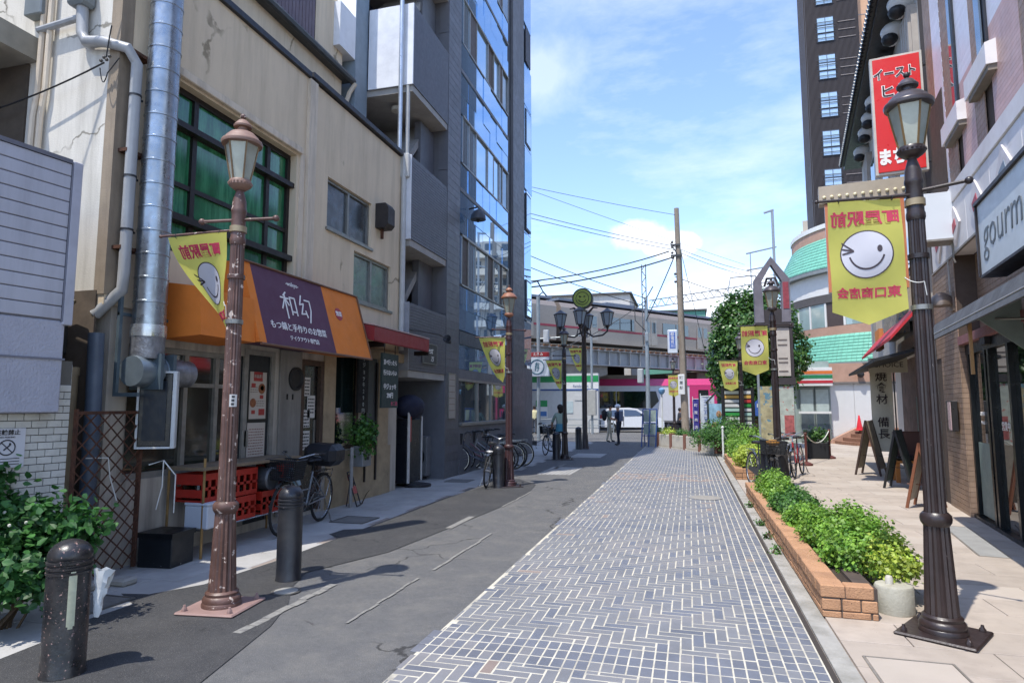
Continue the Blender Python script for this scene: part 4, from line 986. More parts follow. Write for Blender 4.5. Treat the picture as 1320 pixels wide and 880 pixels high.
b = M(); b.box(-.1, .05, 1.03, 1.08, 5.7, 5.75); b.box(-.1, .05, 1.03, 1.08, 7.4, 7.45); b.build('bracket', black, rs, smooth=False)
fs = thing('framed_sign', 'large white sign with orange edge and cream cap of bulbs behind the black lamp', 'sign', RL(0), ra_)
facing(3.0, .12, 1.52, 3.9, 5.72, .15, fs, mat('white sign face', '#b9bcc4', .4, var=.03), 'face')
o_ = mat('orange piping', '#c07650', .5)
b = M(); b.box(-1.52, -1.46, 2.98, 3.0, 3.9, 5.72); b.box(-.2, -.12, 2.98, 3.0, 3.9, 5.72); b.box(-1.46, -.2, 2.985, 3.0, 5.66, 5.72); b.build('orange_edge', o_, fs, smooth=False)
facing(2.95, .0, 1.62, 5.74, 6.1, .3, fs, mat('cream cap', '#a89c8a', .6, var=.1), 'cap')
b = M()
for i in range(11): b.ball((-.12 - i * .14, 2.94, 5.86), .035, n=8, m=5)
b.build('bulb', mat('warm bulb', '#e8dcb4', .3), fs, kind='stuff')
bx = thing('box_sign', 'small blank white projecting sign box on the white panel band', 'sign', RL(-.33), ra_)
facing(-.0, .0, .4, 4.05, 4.75, .35, bx, mat('blank white box', '#cfd2d4', .4, var=.02), 'box')
b = M(); b.box(-.42, .02, -.02, .37, 4.02, 4.05); b.tube([(-.02, .1, 4.03), (-.02, .1, 3.75), (.0, .1, 3.7)], .015, 6); b.build('bracket', stl, bx, smooth=False)
# second building beyond: black eaves with round tile ends, white corbels, plastered piers
r2 = thing('eaves_building', 'grey plastered building with black scalloped eaves tiles and white round corbels', 'building', RL(1.62), ra_)
pl2 = mat('grey moulded plaster', '#a59c92', .7, var=.1, scale=3, dirt='#7d756c', damt=.4, dscale=2)
b = M(); b.box(.1, 6, 0, 10.5, 2.9, 9.5); b.box(.7, 6, 0, 10.5, 0, 2.9); b.build('wall', mat('pale plaster wall', '#bab6b0', .7, var=.06), r2, smooth=False)
for i in range(4):
    b = M()
    for k in range(4): b.box(-.05 - k * .0, .1, .25 + i * 2.5 + k * .22, .25 + i * 2.5 + k * .22 + .15, 3.4, 9.0)
    b.box(.0, .1, .2 + i * 2.5, 1.2 + i * 2.5, 3.4, 8.9)
    b.build('fluted_pier', pl2, r2, smooth=False)
    b = M(); b.box(.02, .09, 1.4 + i * 2.5, 2.4 + i * 2.5, 4.3, 8.5); w = b.build('window', mat('bronze frame', '#5a5048', .5), r2, smooth=False)
    gpanel(1.45 + i * 2.5, 2.35 + i * 2.5, 4.4, 8.4, mirw2, x=.018, name='pane', par=w)
b = M(); b.box(-.42, .3, -.1, 10.6, 9.5, 9.62); b.prism([(-.5, -.1, 9.62), (2, -.1, 10.6), (6, -.1, 10.6), (6, -.1, 9.6)], (0, 10.7, 0)); b.build('roof', mat('black roof tile', '#1d1e22', .4), r2, smooth=False)
b = M()
for k in range(64): b.cyl((-.56, -.02 + k * .167, 9.64), (-.2, -.02 + k * .167, 9.78), .058, n=8)
b.build('eaves_tile', mat('black roof tile', '#1d1e22'), r2, kind='stuff')
for s_ in (.6, 1.6, 3.0, 4.9, 5.9, 6.9, 8.4): 
    b = M(); b.ball((-.06, s_, 9.25), .26, .22, .2, n=14, m=8); b.ball((-.12, s_, 9.06), .14, .14, .1, n=10, m=6); c_ = b.build('corbel', mat('white stucco', '#c5c4c2', .6), r2)
    b = M(); b.ball((-.16, s_ - .06, 9.07), .16, .17, .12, n=10, m=6); b.build('corbel_painted_shadow', mat('painted corbel shadow', '#1b1c20', .6), c_)  # black bulge standing in for the shadow under the corbel
# shop beyond the pillar with red canopy, wooden lattice, patterned fascia
sp = thing('grill_shop', 'open fronted grill shop with red and black canopies next to the tiled pillar', 'shop', RL(1.62), ra_)
b = M(); b.box(.0, .7, .0, .1, 0, 2.9); b.box(.65, .69, .1, 9, 0, 2.9); b.build('shop_back', mat('dim shop interior', '#5c4a42', .9, var=.5, scale=3), sp, smooth=False)
b = M(); b.prism([(-.08, .3, 3.5), (-.62, .3, 2.86), (-.62, .3, 2.8), (-.08, .3, 3.42)], (0, 5.4, 0)); b.build('red_canopy_cloth', mat('bright red canopy', '#b3222b', .6), sp, smooth=False)
b = M(); b.prism([(-.0, .8, 2.72), (-.85, .8, 2.5), (-.85, .8, 2.44), (-.0, .8, 2.66)], (0, 6.3, 0)); b.build('black_canopy_cloth', mat('black canopy', '#1c1e22', .7), sp, smooth=False)
b = M(); b.box(-.15, .0, .5, 2.6, 2.72, 2.95); b.build('cream_fascia', mat('cream boards', '#c9bba4', .6, var=.15, scale=12), sp, smooth=False)
b = M(); b.box(-.2, .02, 2.6, 4.8, 3.15, 3.7); b.build('patterned_fascia', mat('patterned fascia', '#a5a08c', .6, var=.5, scale=9, chips='#54708a', camt=.56, cscale=14), sp, smooth=False)
for i in range(8): b = M(); b.box(-.3, -.2, 4.9 + i * .11, 4.95 + i * .11, 3.0, 3.5); b.build('lattice_slat', mat('orange wood slat', '#b77a43', .6), sp, smooth=False)
for (y, z, w, h, c) in [(1.0, 1.6, .5, .7, '#7a2f2c'), (2.0, 1.7, .6, .5, '#2b3c55'), (3.2, 1.5, .7, .8, '#6b5a48'), (4.4, 1.8, .5, .4, '#8a3838'), (2.8, .9, .8, .4, '#a08d78'), (5.4, 1.4, .6, .9, '#4b5f5c')]:
    b = M(); b.box(.55, .64, y, y + w, z - h / 2, z + h / 2); b.build('interior_shelf', mat('shelf ' + c, c, .7, var=.5, scale=16), sp, smooth=False)
b = M(); b.ball((.2, 2.6, 2.1), .06); b.build('bulb', mat('warm bulb', '#e8dcb4'), sp)
b = M(); b.box(-.05, .1, -.0, .12, 0, 2.9); b.box(.0, .1, .3, .4, 0, 2.5); b.build('steel_post', mat('steel grey post', '#6a6a6c', .4, metal=.4), sp, smooth=False)
nb2 = thing('vertical_banner', 'long white upright cloth banner with black characters beside the grill shop', 'banner', RL(6.2, .3), ra_)
clothw = mat('cream cloth', '#c4bda9', .9, var=.06, bump=.2, bscale=20)
b = M(); n = 10
vs = []; 
for j in range(n + 1):
    for i in range(5): vs.append((-.28 + i * .115, .02 * sin(i * 1.6 + j * .5), .55 + j * .2))
b.add(vs, [(j * 5 + i, j * 5 + i + 1, j * 5 + i + 6, j * 5 + i + 5) for j in range(n) for i in range(4)]); b.build('cloth', clothw, nb2)
for i, c in enumerate('焼食材 備長'): 
    if c != ' ': text(c, .25, kk, nb2, (-.05, -.035, 2.3 - i * .27), RF, bold=.01)
b = M(); b.box(-.3, .5, -.1, -.08, 2.4, 2.75); b.build('header_cloth', clothw, nb2, smooth=False); text('CHOICE', .17, kk, nb2, (.1, -.11, 2.58), RF)
b = M(); b.tube([(.22, .03, 0), (.22, .03, 2.7)], .015, 6); b.build('pole', black, nb2)
# leaning A-boards, bench
def aboard(label, loc, rz, h, w, fm, pm, name='sandwich_board'):
    t = thing(name, label, 'sandwich board', loc, rz, 'sandwich boards before the grill shop')
    for sx in (-1, 1):
        T_ = Matrix.Translation((0, 0, h)) @ Matrix.Rotation(sx * radians(12), 4, 'Y')
        b = M(); b.T = T_; b.box(-.012, .012, -w / 2, w / 2, -h * .9, 0); b.build('panel', pm, t, smooth=False)
        for sy in (-1, 1):
            b = M(); b.T = T_; b.box(-.02, .02, sy * w / 2 - .02, sy * w / 2 + .02, -h / cos(radians(12)), .01); b.build('leg', fm, t, smooth=False)
    b = M(); b.T = Matrix.Translation((0, 0, h * .35)); b.tube([(-.25, 0, 0), (.25, 0, 0)], .006, 4); b.build('stay', fm, t)
    return t
tim = mat('dark timber frame', '#3d2c23', .6); slt = mat('slate chalk panel', '#4c5b57', .6, var=.3, scale=12, chips='#a9b4ae', camt=.64, cscale=40); tim2 = mat('red brown timber', '#7a4a30', .6)
aboard('dark framed sandwich board farthest along before the white upright banner', (4.05, 16.8, .022), -.5, 1.25, .5, tim, mat('cream sheet', '#b5aa95', .7, var=.2, scale=14))
aboard('slate panelled sandwich board standing in the middle by the wooden bench', (3.93, 14.2, .022), -.5, 1.12, .45, mat('black steel leg', '#1a1a1c', .5), slt)
aboard('red brown framed sandwich board nearest the black lamp post', (3.55, 11.6, .022), -.5, 1.0, .5, tim2, mat('pale sheet', '#b9b2a7', .7, var=.2, scale=14))
t = thing('bench', 'wooden chair bench with a black cushion between the sandwich boards', 'bench', (4.5, 15.4, .022), -.15)
om = mat('honey wood', '#a5692c', .5, var=.15, scale=20)
b = M(); b.box(-.35, .35, -.3, .3, .4, .46, .02); b.build('seat', om, t); b = M(); b.box(-.32, .32, -.27, .27, .46, .54, .03); b.build('cushion', mat('black vinyl', '#18181b', .4), t)
b = M(); b.box(-.3, .35, .27, .33, .46, 1.05, .02); b.build('backrest', mat('brown leather', '#4a2a20', .5), t)
for sx in (-.3, .3):
    for sy in (-.25, .25): b = M(); b.box(sx - .04, sx + .04, sy - .04, sy + .04, 0, .4); b.build('leg', om, t, smooth=False)
b = M(); b.ball((0, 0, .22), .09); b.build('red_ball', mat('pink red plastic', '#b02040', .5), t)

# ============================================================ ROUND BUILDING AND STEPS
rd_ = thing('station_building', 'rounded pale building with green tiled roofs and a striped store fascia', 'building', (11.0, 36.2, 0))
def ring(b, r0, r1, z0, z1, a0, a1, n=24, gap=0):
    for i in range(n):
        t0 = a0 + (a1 - a0) * (i + gap) / n; t1 = a0 + (a1 - a0) * (i + 1 - gap) / n
        p = lambda r, t, z: (r * cos(t), r * sin(t), z)
        b.add([p(r0, t0, z0), p(r0, t1, z0), p(r0, t1, z1), p(r0, t0, z1), p(r1, t0, z0), p(r1, t1, z0), p(r1, t1, z1), p(r1, t0, z1)], [(0, 3, 2, 1), (4, 5, 6, 7), (0, 1, 5, 4), (3, 7, 6, 2), (1, 2, 6, 5), (0, 4, 7, 3)])
A0, A1 = pi * .95, pi * 1.62
RR = 6.0
peach = mat('peach brick wall', '#b08c78', .75, var=.08, scale=4, dirt='#8a6a58', damt=.3)
whb = mat('white render band', '#dad8d2', .6, var=.04)
gtile = mat('green roof tile', '#72b39b', .45, var=.12, island=.07, scale=8)
gwall = glassy('pale curtain glass', '#8fa3a0', .1, .8, var=.12)
b = M(); b.lathe([(RR - .05, 0), (RR - .05, 8.06), (RR - .9, 9.6), (RR - .9, 10.3)], 48); b.build('core', mat('pale core', '#9c958d', .8), rd_, smooth=True)
b = M(); ring(b, RR, RR - .2, 6.85, 7.85, A0 - .3, A1 + .8, 40); b.build('white_band', whb, rd_, smooth=False)
b = M(); ring(b, RR - .0, RR - .2, 4.9, 5.3, A0 - .3, A1 + .8, 40); b.build('brick_band', peach, rd_, smooth=False); b = M(); ring(b, RR, RR - .2, 2.7, 3.55, A0 - .3, A1 + .8, 40); b.build('brick_band', peach, rd_, smooth=False)
b = M(); ring(b, RR + .02, RR - .1, 6.45, 6.84, A0 - .3, A1 + .8, 60); b.build('lattice_band', mat('dark lattice', '#55504d', .6), rd_, smooth=False)
for k in range(16):
    t0 = A0 - .3 + k * .16
    b = M(); ring(b, RR - .03, RR - .12, 5.32, 6.43, t0 + .01, t0 + .15, 3); b.build('window', gwall if k % 4 < 3 else mat('dark bay', '#4a3d38', .5), rd_, smooth=False)
    b = M(); ring(b, RR + .0, RR - .1, 5.31, 6.44, t0 - .008, t0 + .008, 1); b.build('mullion', whb, rd_, smooth=False)
def tileroof(rb_, rt_, z0, z1, rows, name):
    b = M()
    for j in range(rows):
        ra, rc = rb_ + (rt_ - rb_) * j / rows, rb_ + (rt_ - rb_) * (j + 1) / rows; za, zb = z0 + (z1 - z0) * j / rows, z0 + (z1 - z0) * (j + 1) / rows
        n = 90
        for i in range(n):
            t0 = A0 - .3 + (A1 - A0 + 1.1) * i / n; t1 = t0 + (A1 - A0 + 1.1) / n * .96
            p = lambda r, t, z: (r * cos(t), r * sin(t), z)
            b.add([p(ra + .04, t0, za + .03), p(ra + .04, t1, za + .03), p(rc, t1, zb), p(rc, t0, zb), p(ra + .04, t0, za - .05), p(ra + .04, t1, za - .05)], [(0, 1, 2, 3), (4, 5, 1, 0)])
    b.build(name, gtile, rd_, smooth=False, kind='stuff')
tileroof(RR + .25, RR - .6, 8.1, 9.75, 10, 'upper_roof_tile'); tileroof(RR + .45, RR, 3.6, 4.9, 9, 'lower_roof_tile')
b = M(); ring(b, RR + .28, RR - .3, 7.86, 8.06, A0 - .3, A1 + .8, 40); b.build('eaves', mat('grey eaves', '#7f8484', .5), rd_, smooth=False); b = M(); ring(b, RR + .5, RR - .1, 3.5, 3.58, A0 - .3, A1 + .8, 40); b.build('eaves', mat('grey eaves', '#7f8484'), rd_, smooth=False)
b = M(); ring(b, RR - .55, RR - .95, 9.6, 10.2, A0, A1 + .8, 30); b.build('parapet', peach, rd_, smooth=False)
b = M(); ring(b, RR - .5, RR - 1.0, 10.2, 10.42, A0, A1 + .8, 30); b.build('parapet_cap', whb, rd_, smooth=False)
# straight wing of the building, square to the street, with store fascia and white hoarding
wg = thing('store_front', 'convenience store entrance with orange green and red striped fascia under the round building', 'store', (4.7, 30.4, 0))
b = M(); b.box(-.2, 1.25, .3, .5, 0, 3.6); b.build('wall', mat('pale door wall', '#8d9a94', .6), wg, smooth=False)
b = M(); b.box(-.3, 1.3, -.1, .35, 2.5, 3.3, .01); b.build('fascia', white, wg, smooth=False)
for z0, z1, c, nm in ((3.02, 3.16, '#cf6f32', 'orange'), (2.83, 2.98, '#1f7a4d', 'green'), (2.62, 2.74, '#b32a35', 'red')):
    b = M(); b.box(-.302, 1.302, -.112, -.1, z0, z1); b.build('fascia_stripe', mat(nm + ' stripe', c, .5), wg, smooth=False)
for i in range(2):
    b = M(); b.box(.0 + i * .62, .58 + i * .62, .22, .28, .1, 2.45); p_ = b.build('door', mat('store door frame', '#77807d', .4), wg, smooth=False)
    gx = M(); gx.box(.04 + i * .62, .54 + i * .62, .21, .221, .2, 1.3); gx.build('pane', mirw2, p_, smooth=False); gx = M(); gx.box(.04 + i * .62, .54 + i * .62, .21, .221, 1.35, 2.35); gx.build('pane', mat('frosted store pane', '#a9b5b0', .4), p_, smooth=False)
b = M(); b.box(-.1, 1.2, -.05, .0, 1.3, 1.4); b.build('handrail', white, wg, smooth=False)
hw = thing('white_hoarding', 'broad white wall panels beside the brick steps below the peach wall', 'wall', (6.0, 30.9, 0))
b = M()
for i in range(3): b.box(i * .95, i * .95 + .94, .0, .1, .1, 2.6, .005)
b.build('panel', mat('hoarding white', '#cfd0ce', .5, var=.03), hw, smooth=False, kind='stuff')
b = M(); b.box(-.2, 5, .1, .3, 0, 3.45); b.box(-.1, 5, -.05, .1, 2.62, 3.5); b.build('peach_wall', peach, hw, smooth=False)
b = M(); b.box(-.15, 5, -.12, .0, 2.6, 2.68); b.build('trim', mat('grey trim', '#6e6a66', .6), hw, smooth=False)
t = thing('round_lamp', 'black globe wall lamp on the peach wall over the brick steps', 'lamp', (7.2, 30.7, 3.0)); b = M(); b.ball((0, 0, 0), .15); b.build('globe', black, t); b = M(); b.box(-.02, .02, 0, .2, -.02, .02); b.build('arm', black, t)
stp = thing('brick_steps', 'curved flight of brown brick steps leading up beside the white wall', 'steps', (8.6, 30.5, 0))
stc_ = mat('brown brick paving', '#84604c', .8, var=.12, island=.08, scale=10)
for i in range(5):
    b = M(); r = 2.6 - i * .32; b2_ = []
    n = 22
    for k in range(n):
        t0 = pi * .98 + k / n * pi * .62; t1 = pi * .98 + (k + .96) / n * pi * .62
        p = lambda r_, t_, z: (r_ * cos(t_) * 1.0, r_ * sin(t_), z)
        b.add([p(r, t0, i * .15), p(r, t1, i * .15), p(r, t1, i * .15 + .145), p(r, t0, i * .15 + .145), p(r - .6, t0, i * .15 + .145), p(r - .6, t1, i * .15 + .145)], [(0, 1, 2, 3), (3, 2, 5, 4)])
    b.build('step', stc_, stp, smooth=False)
b = M(); b.lathe([(1.1, 0), (1.1, .7)], 30); b.build('landing', stc_, stp, smooth=False)
b = M(); b.prism([(-2.75, .0, 0), (-2.75, .0, .15), (-1.6, .0, .75), (-1.2, .0, .75), (-1.2, .0, 0)], (0, .35, 0)); b.build('side_wall', peach, stp, smooth=False)
t = thing('traffic_cone', 'red traffic cone at the top of the brown brick steps', 'traffic cone', (6.95, 30.3, .6))
b = M(); b.lathe([(.13, .03), (.03, .62), (.02, .64)], 18); b.build('cone', mat('red cone', '#c8202c', .45), t); b = M(); b.box(-.17, .17, -.17, .17, 0, .035, .01); b.build('base', mat('red cone', '#c8202c'), t)
# ---- high-rise tower and the apartment block behind
tw = thing('tower_block', 'tall dark louvred high rise with blue windows and a peach side', 'building', (11.1, 60, 0))
lv = mat('dark brown louvre', '#3b3331', .5, var=.06)
b = M(); b.box(.0, 4.4, .15, 3.4, 0, 46); b.build('core', mat('brown black wall', '#2b2523', .6), tw, smooth=False)
b = M(); 
for i in range(46): b.box(.02 + i * .096, .02 + i * .096 + .05, .0, .16, 12, 46)
b.build('louvre', lv, tw, smooth=False, kind='stuff')
b = M()
for i in range(6): b.box(-.06, .0, .3 + i * .5, .3 + i * .5 + .25, 12, 46)
b.build('side_louvre', lv, tw, smooth=False, kind='stuff')
b = M(); b.box(4.4, 9.5, 1.0, 3.4, 0, 46); b.build('peach_side', mat('peach cladding', '#c59a78', .6, var=.05), tw, smooth=False)
b = M()
for z in range(13, 46, 2): b.box(4.4, 9.51, .98, 1.0, z, z + .05)
b.build('cladding_joint', mat('blue grey joint', '#8d8a90', .6), tw, smooth=False)
k = 0
for z in range(8):
    zz = 16.6 + z * 3.55
    b = M(); b.box(.95, 2.35, -.06, .05, zz, zz + 2.35); w = b.build('window', mat('slate window frame', '#3a3f47', .5), tw, smooth=False)
    for a in range(2):
        for c in range(3):
            g = M(); g.box(1.0 + a * .68, 1.62 + a * .68, -.09, -.06, zz + .06 + c * .77, zz + .7 + c * .77); g.build('pane', mat('pale blue blind', '#9db6cc', .2, var=.1), w, smooth=False)
    b = M()
    for q in range(4): b.box(.8, 2.45, -.16, -.12, zz + .3 + q * .5, zz + .34 + q * .5)
    b.build('guard_rail', mat('slate window frame', '#3a3f47'), w, smooth=False, kind='stuff')
    b = M()
    for q in range(3): b.box(2.7, 4.1, -.05, .0, zz + .2 + q * .75, zz + .25 + q * .75)
    b.build('vent_slot', mat('pale slot', '#8a807a', .5), tw, smooth=False, kind='stuff')
ap = thing('apartment_block', 'pale beige apartment block with balconies behind the tower', 'building', (17.5, 104, 0), -.25)
b = M(); b.box(0, 16, 0, 12, 0, 30); b.build('wall', mat('pale beige wall', '#a89e90', .8, var=.05), ap, smooth=False)
for i in range(10): b = M(); b.box(-.2, 16.2, -1.2, 0, i * 3, i * 3 + 1.1); b.build('balcony', mat('pale balcony', '#b9b0a2', .8), ap, smooth=False)
for i in range(10):
    b = M()
    for j in range(6): b.box(.8 + j * 2.6, 2.6 + j * 2.6, -.03, .0, i * 3 + 1.1, i * 3 + 2.6)
    b.build('window_row', mat('dim far window', '#3d454c', .3), ap, smooth=False, kind='stuff')

# ============================================================ RAILWAY VIADUCT, TRAIN, TRAM
va = atan2(13.3, 10.7)          # heading of the line
vi = thing('railway_viaduct', 'grey steel girder railway viaduct on concrete piers crossing beyond the street', 'bridge', (-9.1, 38.3, 0), va)
# local: +x along the line, -y towards the camera side
gird = mat('pale girder paint', '#98999a', .55, var=.06, dirt='#6f675f', damt=.5, dscale=1.0, streak=True)
cnc = mat('viaduct concrete', '#857f76', .85, var=.1, dirt='#5b544c', damt=.5, dscale=.8, streak=True)
b = M(); b.box(-14, 40, 0, 9, 5.0, 5.5); b.build('deck', cnc, vi, smooth=False)
for i in range(27):
    x = -14 + i * 2.0
    b = M(); b.box(x + .01, x + 1.99, -.05, .05, 4.4, 5.3); g = b.build('girder_panel', gird, vi, smooth=False)
    b = M()
    for k in range(2): b.box(x + .1 + k, x + .16 + k, -.2, -.05, 4.42, 5.3)
    b.build('stiffener', mat('girder rib', '#a9a7a2', .6), g, smooth=False)
b = M(); b.box(-14, 40, -.25, .05, 4.32, 4.4); b.box(-14, 40, -.25, .05, 5.3, 5.38); b.build('girder_flange', gird, vi, smooth=False)
b = M()
for i in range(90): b.box(-14 + i * .6, -14 + i * .6 + .35, -.35, -.2, 5.38, 5.5)
b.build('walkway_tie', mat('rust brown tie', '#6e4c33', .8, var=.3), vi, smooth=False, kind='stuff')
b = M(); b.box(-14, 40, -.36, -.34, 5.5, 5.53); b.build('walkway_edge', mat('pale walkway edge', '#b3a996', .7), vi, smooth=False)
b = M(); b.box(2.4, 3.9, .3, 8.5, 0, 4.32, .05); b.prism([(1.2, .0, 4.32), (1.2, .0, 3.9), (2.4, .0, 3.3), (3.9, .0, 3.3), (6.1, .0, 3.75), (6.1, .0, 4.32)], (0, 1.2, 0)); b.build('pier', cnc, vi, smooth=False)
b = M(); b.box(-14, -3.0, .8, 8.5, 0, 4.3); b.build('abutment', cnc, vi, smooth=False)
b = M(); b.box(16.5, 18, .8, 8.5, 0, 4.3, .05); b.build('pier', cnc, vi, smooth=False)
b = M(); b.box(3.9, 16.5, 8.6, 9, 2.6, 5.0); b.build('added_shade_wall', mat('painted viaduct shade', '#3b3835', .9), vi, smooth=False)  # wall added behind the deck, coloured dark to give the shade underneath
tr = thing('commuter_train', 'silver beige commuter train with a crimson stripe standing on the viaduct', 'train', (-9.1, 38.3, 0), va)
tb = mat('silver train body', '#948980', .35, metal=.3, var=.04, dirt='#8f857c', damt=.3, dscale=.6)
twn = glassy('train window', '#2c3438', .05, 1, var=.3)
crim = mat('crimson stripe', '#8e2f40', .5)
for c in range(3):
    x0 = -14.5 + c * 18.2
    b = M(); b.prism([(x0, 2.0, 6.1), (x0, 1.95, 8.4), (x0, 2.2, 8.75), (x0, 3.4, 8.95), (x0, 4.7, 8.75), (x0, 4.9, 8.4), (x0, 4.9, 6.1)], (17.8, 0, 0)); cr = b.build('carriage', tb, tr, smooth=False)
    b = M(); b.box(x0, x0 + 17.8, 1.94, 2.0, 7.0, 7.14); b.build('stripe', crim, cr, smooth=False)
    b = M(); b.box(x0 + .1, x0 + 17.7, 2.3, 4.6, 8.94, 9.1); b.box(x0 + 5, x0 + 8, 2.7, 4.2, 9.0, 9.3); b.build('roof_gear', mat('blue grey roof', '#6d7480', .6), cr, smooth=False)
    b = M(); b.box(x0 + .3, x0 + 17.5, 2.3, 4.5, 5.55, 6.1); b.build('underframe', mat('dark underframe', '#211d1b', .8), cr, smooth=False)
    for d in range(3):
        xd = x0 + 2.0 + d * 6.2
        for q in range(2):
            b = M(); b.box(xd + q * .72, xd + q * .72 + .68, 1.92, 1.97, 6.25, 8.2); dd = b.build('door', mat('train door', '#9a9188', .35, metal=.3), cr, smooth=False)
            b = M(); b.box(xd + .12 + q * .72, xd + .56 + q * .72, 1.905, 1.925, 7.2, 8.0); b.build('pane', twn, dd, smooth=False)
        if d < 2:
            for q in range(2):
                b = M(); b.box(xd + 2.1 + q * 1.55, xd + 3.55 + q * 1.55, 1.92, 1.98, 7.2, 8.05); b.build('window', twn, cr, smooth=False)
b = M(); b.tube([(2.6, 3.4, 9.1), (3.3, 3.4, 9.6), (2.8, 3.4, 10.3)], .05, 6); b.tube([(2.8, 2.6, 10.3), (2.8, 4.2, 10.3)], .04, 6); b.tube([(3.9, 3.4, 9.1), (3.3, 3.4, 9.6)], .05, 6); b.build('pantograph', mat('pantograph steel', '#3c3a3c', .5, metal=.5), tr)
# catenary gantry
ga = thing('catenary_gantry', 'grey lattice truss gantry over the railway line', 'gantry', (-1.5, 47.8, 0), 0)
gm_ = mat('gantry steel', '#8d9194', .5, metal=.4)
def truss(b, p0, p1, h, n, r=.04):
    p0, p1 = Vector(p0), Vector(p1); u = Vector((0, 0, h))
    b.cyl(p0, p1, r, n=5); b.cyl(p0 + u, p1 + u, r, n=5)
    for i in range(n):
        a = p0.lerp(p1, i / n); c = p0.lerp(p1, (i + 1) / n); m_ = (a + c) / 2
        b.cyl(a, m_ + u, r * .7, n=4); b.cyl(m_ + u, c, r * .7, n=4)
b = M(); truss(b, (-1.2, 0, 8.9), (8.2, 3.5, 10.6), .55, 16); b.build('truss', gm_, ga)
b = M(); truss(b, (-1.4, 0, 5.5), (-1.4, 0, 12.2), .0, 1); truss(b, (-1.7, 0, 5.5), (-1.7, 0, 12.2), .0, 1)
for i in range(14): b.cyl((-1.4 - .3 * (i % 2), 0, 5.5 + i * .48), (-1.7 + .3 * (i % 2), 0, 5.98 + i * .48), .03, n=4)
b.build('mast', gm_, ga)
b = M(); b.tube([(4.5, 1.8, 10.2), (4.7, 1.8, 11.2), (6.5, 2.4, 11.4), (6.9, 2.4, 10.6)], .05, 5); b.build('bracket', gm_, ga)
b = M(); b.tube([(8.0, 3.3, 5.5), (8.0, 3.3, 16.5)], .1, 6); b.tube([(6.0, 3.3, 13.3), (8.2, 3.3, 13.7)], .06, 5); b.tube([(6.0, 3.3, 12.0), (8.2, 3.3, 12.3)], .06, 5); b.tube([(6.3, 3.3, 10.6), (6.3, 3.3, 13.4)], .04, 5); b.tube([(7.4, 3.3, 16.4), (8.1, 3.3, 16.6)], .08, 5); b.build('right_mast', gm_, ga)
# tram
tm_ = thing('pink_tram', 'white tram with pink roof band and pink end passing under the viaduct', 'tram', (-12.0, 44.9, 0), radians(12))
pk = mat('pink tram paint', '#c43a6e', .35, var=.04, coat=.3); wt = mat('white tram paint', '#cfcfd2', .35, var=.04, coat=.3); tg = glassy('tram glass', '#12201f', .04, 1, var=.4)
b = M(); b.box(0, 16.5, 0, 2.4, .5, 3.25, .12); b.build('body', wt, tm_)
b = M(); b.box(12.2, 16.55, -.03, 2.43, .45, 3.3, .12); b.build('pink_end', pk, tm_)
b = M(); b.prism([(0, -.04, 3.1), (0, .15, 3.6), (0, 2.25, 3.6), (0, 2.44, 3.1)], (16.5, 0, 0)); b.build('roof', pk, tm_, smooth=False)
b = M(); b.box(-.1, 3.2, -.05, .0, 2.75, 3.08); b.build('destination_band', mat('deep pink', '#b02556', .4), tm_, smooth=False)
for i in range(3):
    b = M(); b.prism([(1.0 + i * 3.05, -.03, 1.5), (4.0 + i * 3.05 - (.5 if i == 2 else 0), -.03, 1.5), (4.0 + i * 3.05, -.03, 2.0), (4.0 + i * 3.05 - (.2 if i == 2 else 0), -.03, 2.7), (1.0 + i * 3.05, -.03, 2.7)], (0, .05, 0)); b.build('window', tg, tm_, smooth=False)
b = M(); b.box(12.9, 13.6, -.06, -.03, .6, 2.8); b.build('door', tg, tm_, smooth=False); b = M(); b.box(14.2, 16.2, -.06, -.03, 1.5, 2.7); b.build('window', tg, tm_, smooth=False)
b = M(); b.box(.5, 16, .2, 2.2, .15, .5); b.build('skirt', black, tm_, smooth=False)
b = M(); b.box(3.5, 9, .6, 1.8, 3.6, 3.9); b.build('roof_gear', mat('pale roof gear', '#a9a59c', .6), tm_, smooth=False)
# kiosk with green white blue stripes under the viaduct
ks = thing('corner_store', 'small white store with green and blue stripes under the viaduct at left', 'store', (-13.5, 40, 0))
b = M(); b.box(0, 8.0, 0, .5, 0, 3.7); b.build('wall', mat('store white', '#bfbfbd', .6, var=.04), ks, smooth=False)
b = M(); b.box(-.02, 8.02, -.04, 0, 3.15, 3.55); b.build('green_stripe', mat('store green', '#1f8a4c', .5), ks, smooth=False)
b = M(); b.box(-.02, 8.02, -.03, 0, 2.72, 3.15); b.build('white_stripe', white, ks, smooth=False)
b = M(); b.box(-.02, 8.02, -.04, 0, 2.62, 2.72); b.build('blue_stripe', mat('store blue', '#2b4a86', .5), ks, smooth=False)
for i in range(8): b = M(); b.box(i * 1.0 + .01, i * 1.0 + .99, -.02, .0, .3, 2.6); b.build('wall_panel', mat('store panel', '#b9bab8', .6, var=.05), ks, smooth=False)
b = M(); b.box(4.0, 4.75, -.06, -.02, .9, 2.0); p_ = b.build('poster', white, ks, smooth=False); b = M(); b.box(4.0, 4.75, -.07, -.06, 1.6, 2.0); b.build('green_field', mat('store green', '#1f8a4c'), p_, smooth=False); b = M(); b.box(4.3, 4.7, -.07, -.06, 1.0, 1.3); b.build('blue_field', mat('poster blue', '#3b6ea8', .5), p_, smooth=False)
b = M(); b.box(5.6, 6.4, -.05, -.02, 1.2, 1.95); b.build('poster', mat('pale poster', '#a9b8ba', .6), ks, smooth=False)
b = M(); b.box(6.5, 7.4, -.05, -.02, 2.0, 2.3); b.build('blue_lettering_panel', mat('store panel', '#b9bab8'), ks, smooth=False); text('FamilyMart', .22, mat('blue print', '#2b4a86'), ks, (6.9, -.06, 2.9), RF)
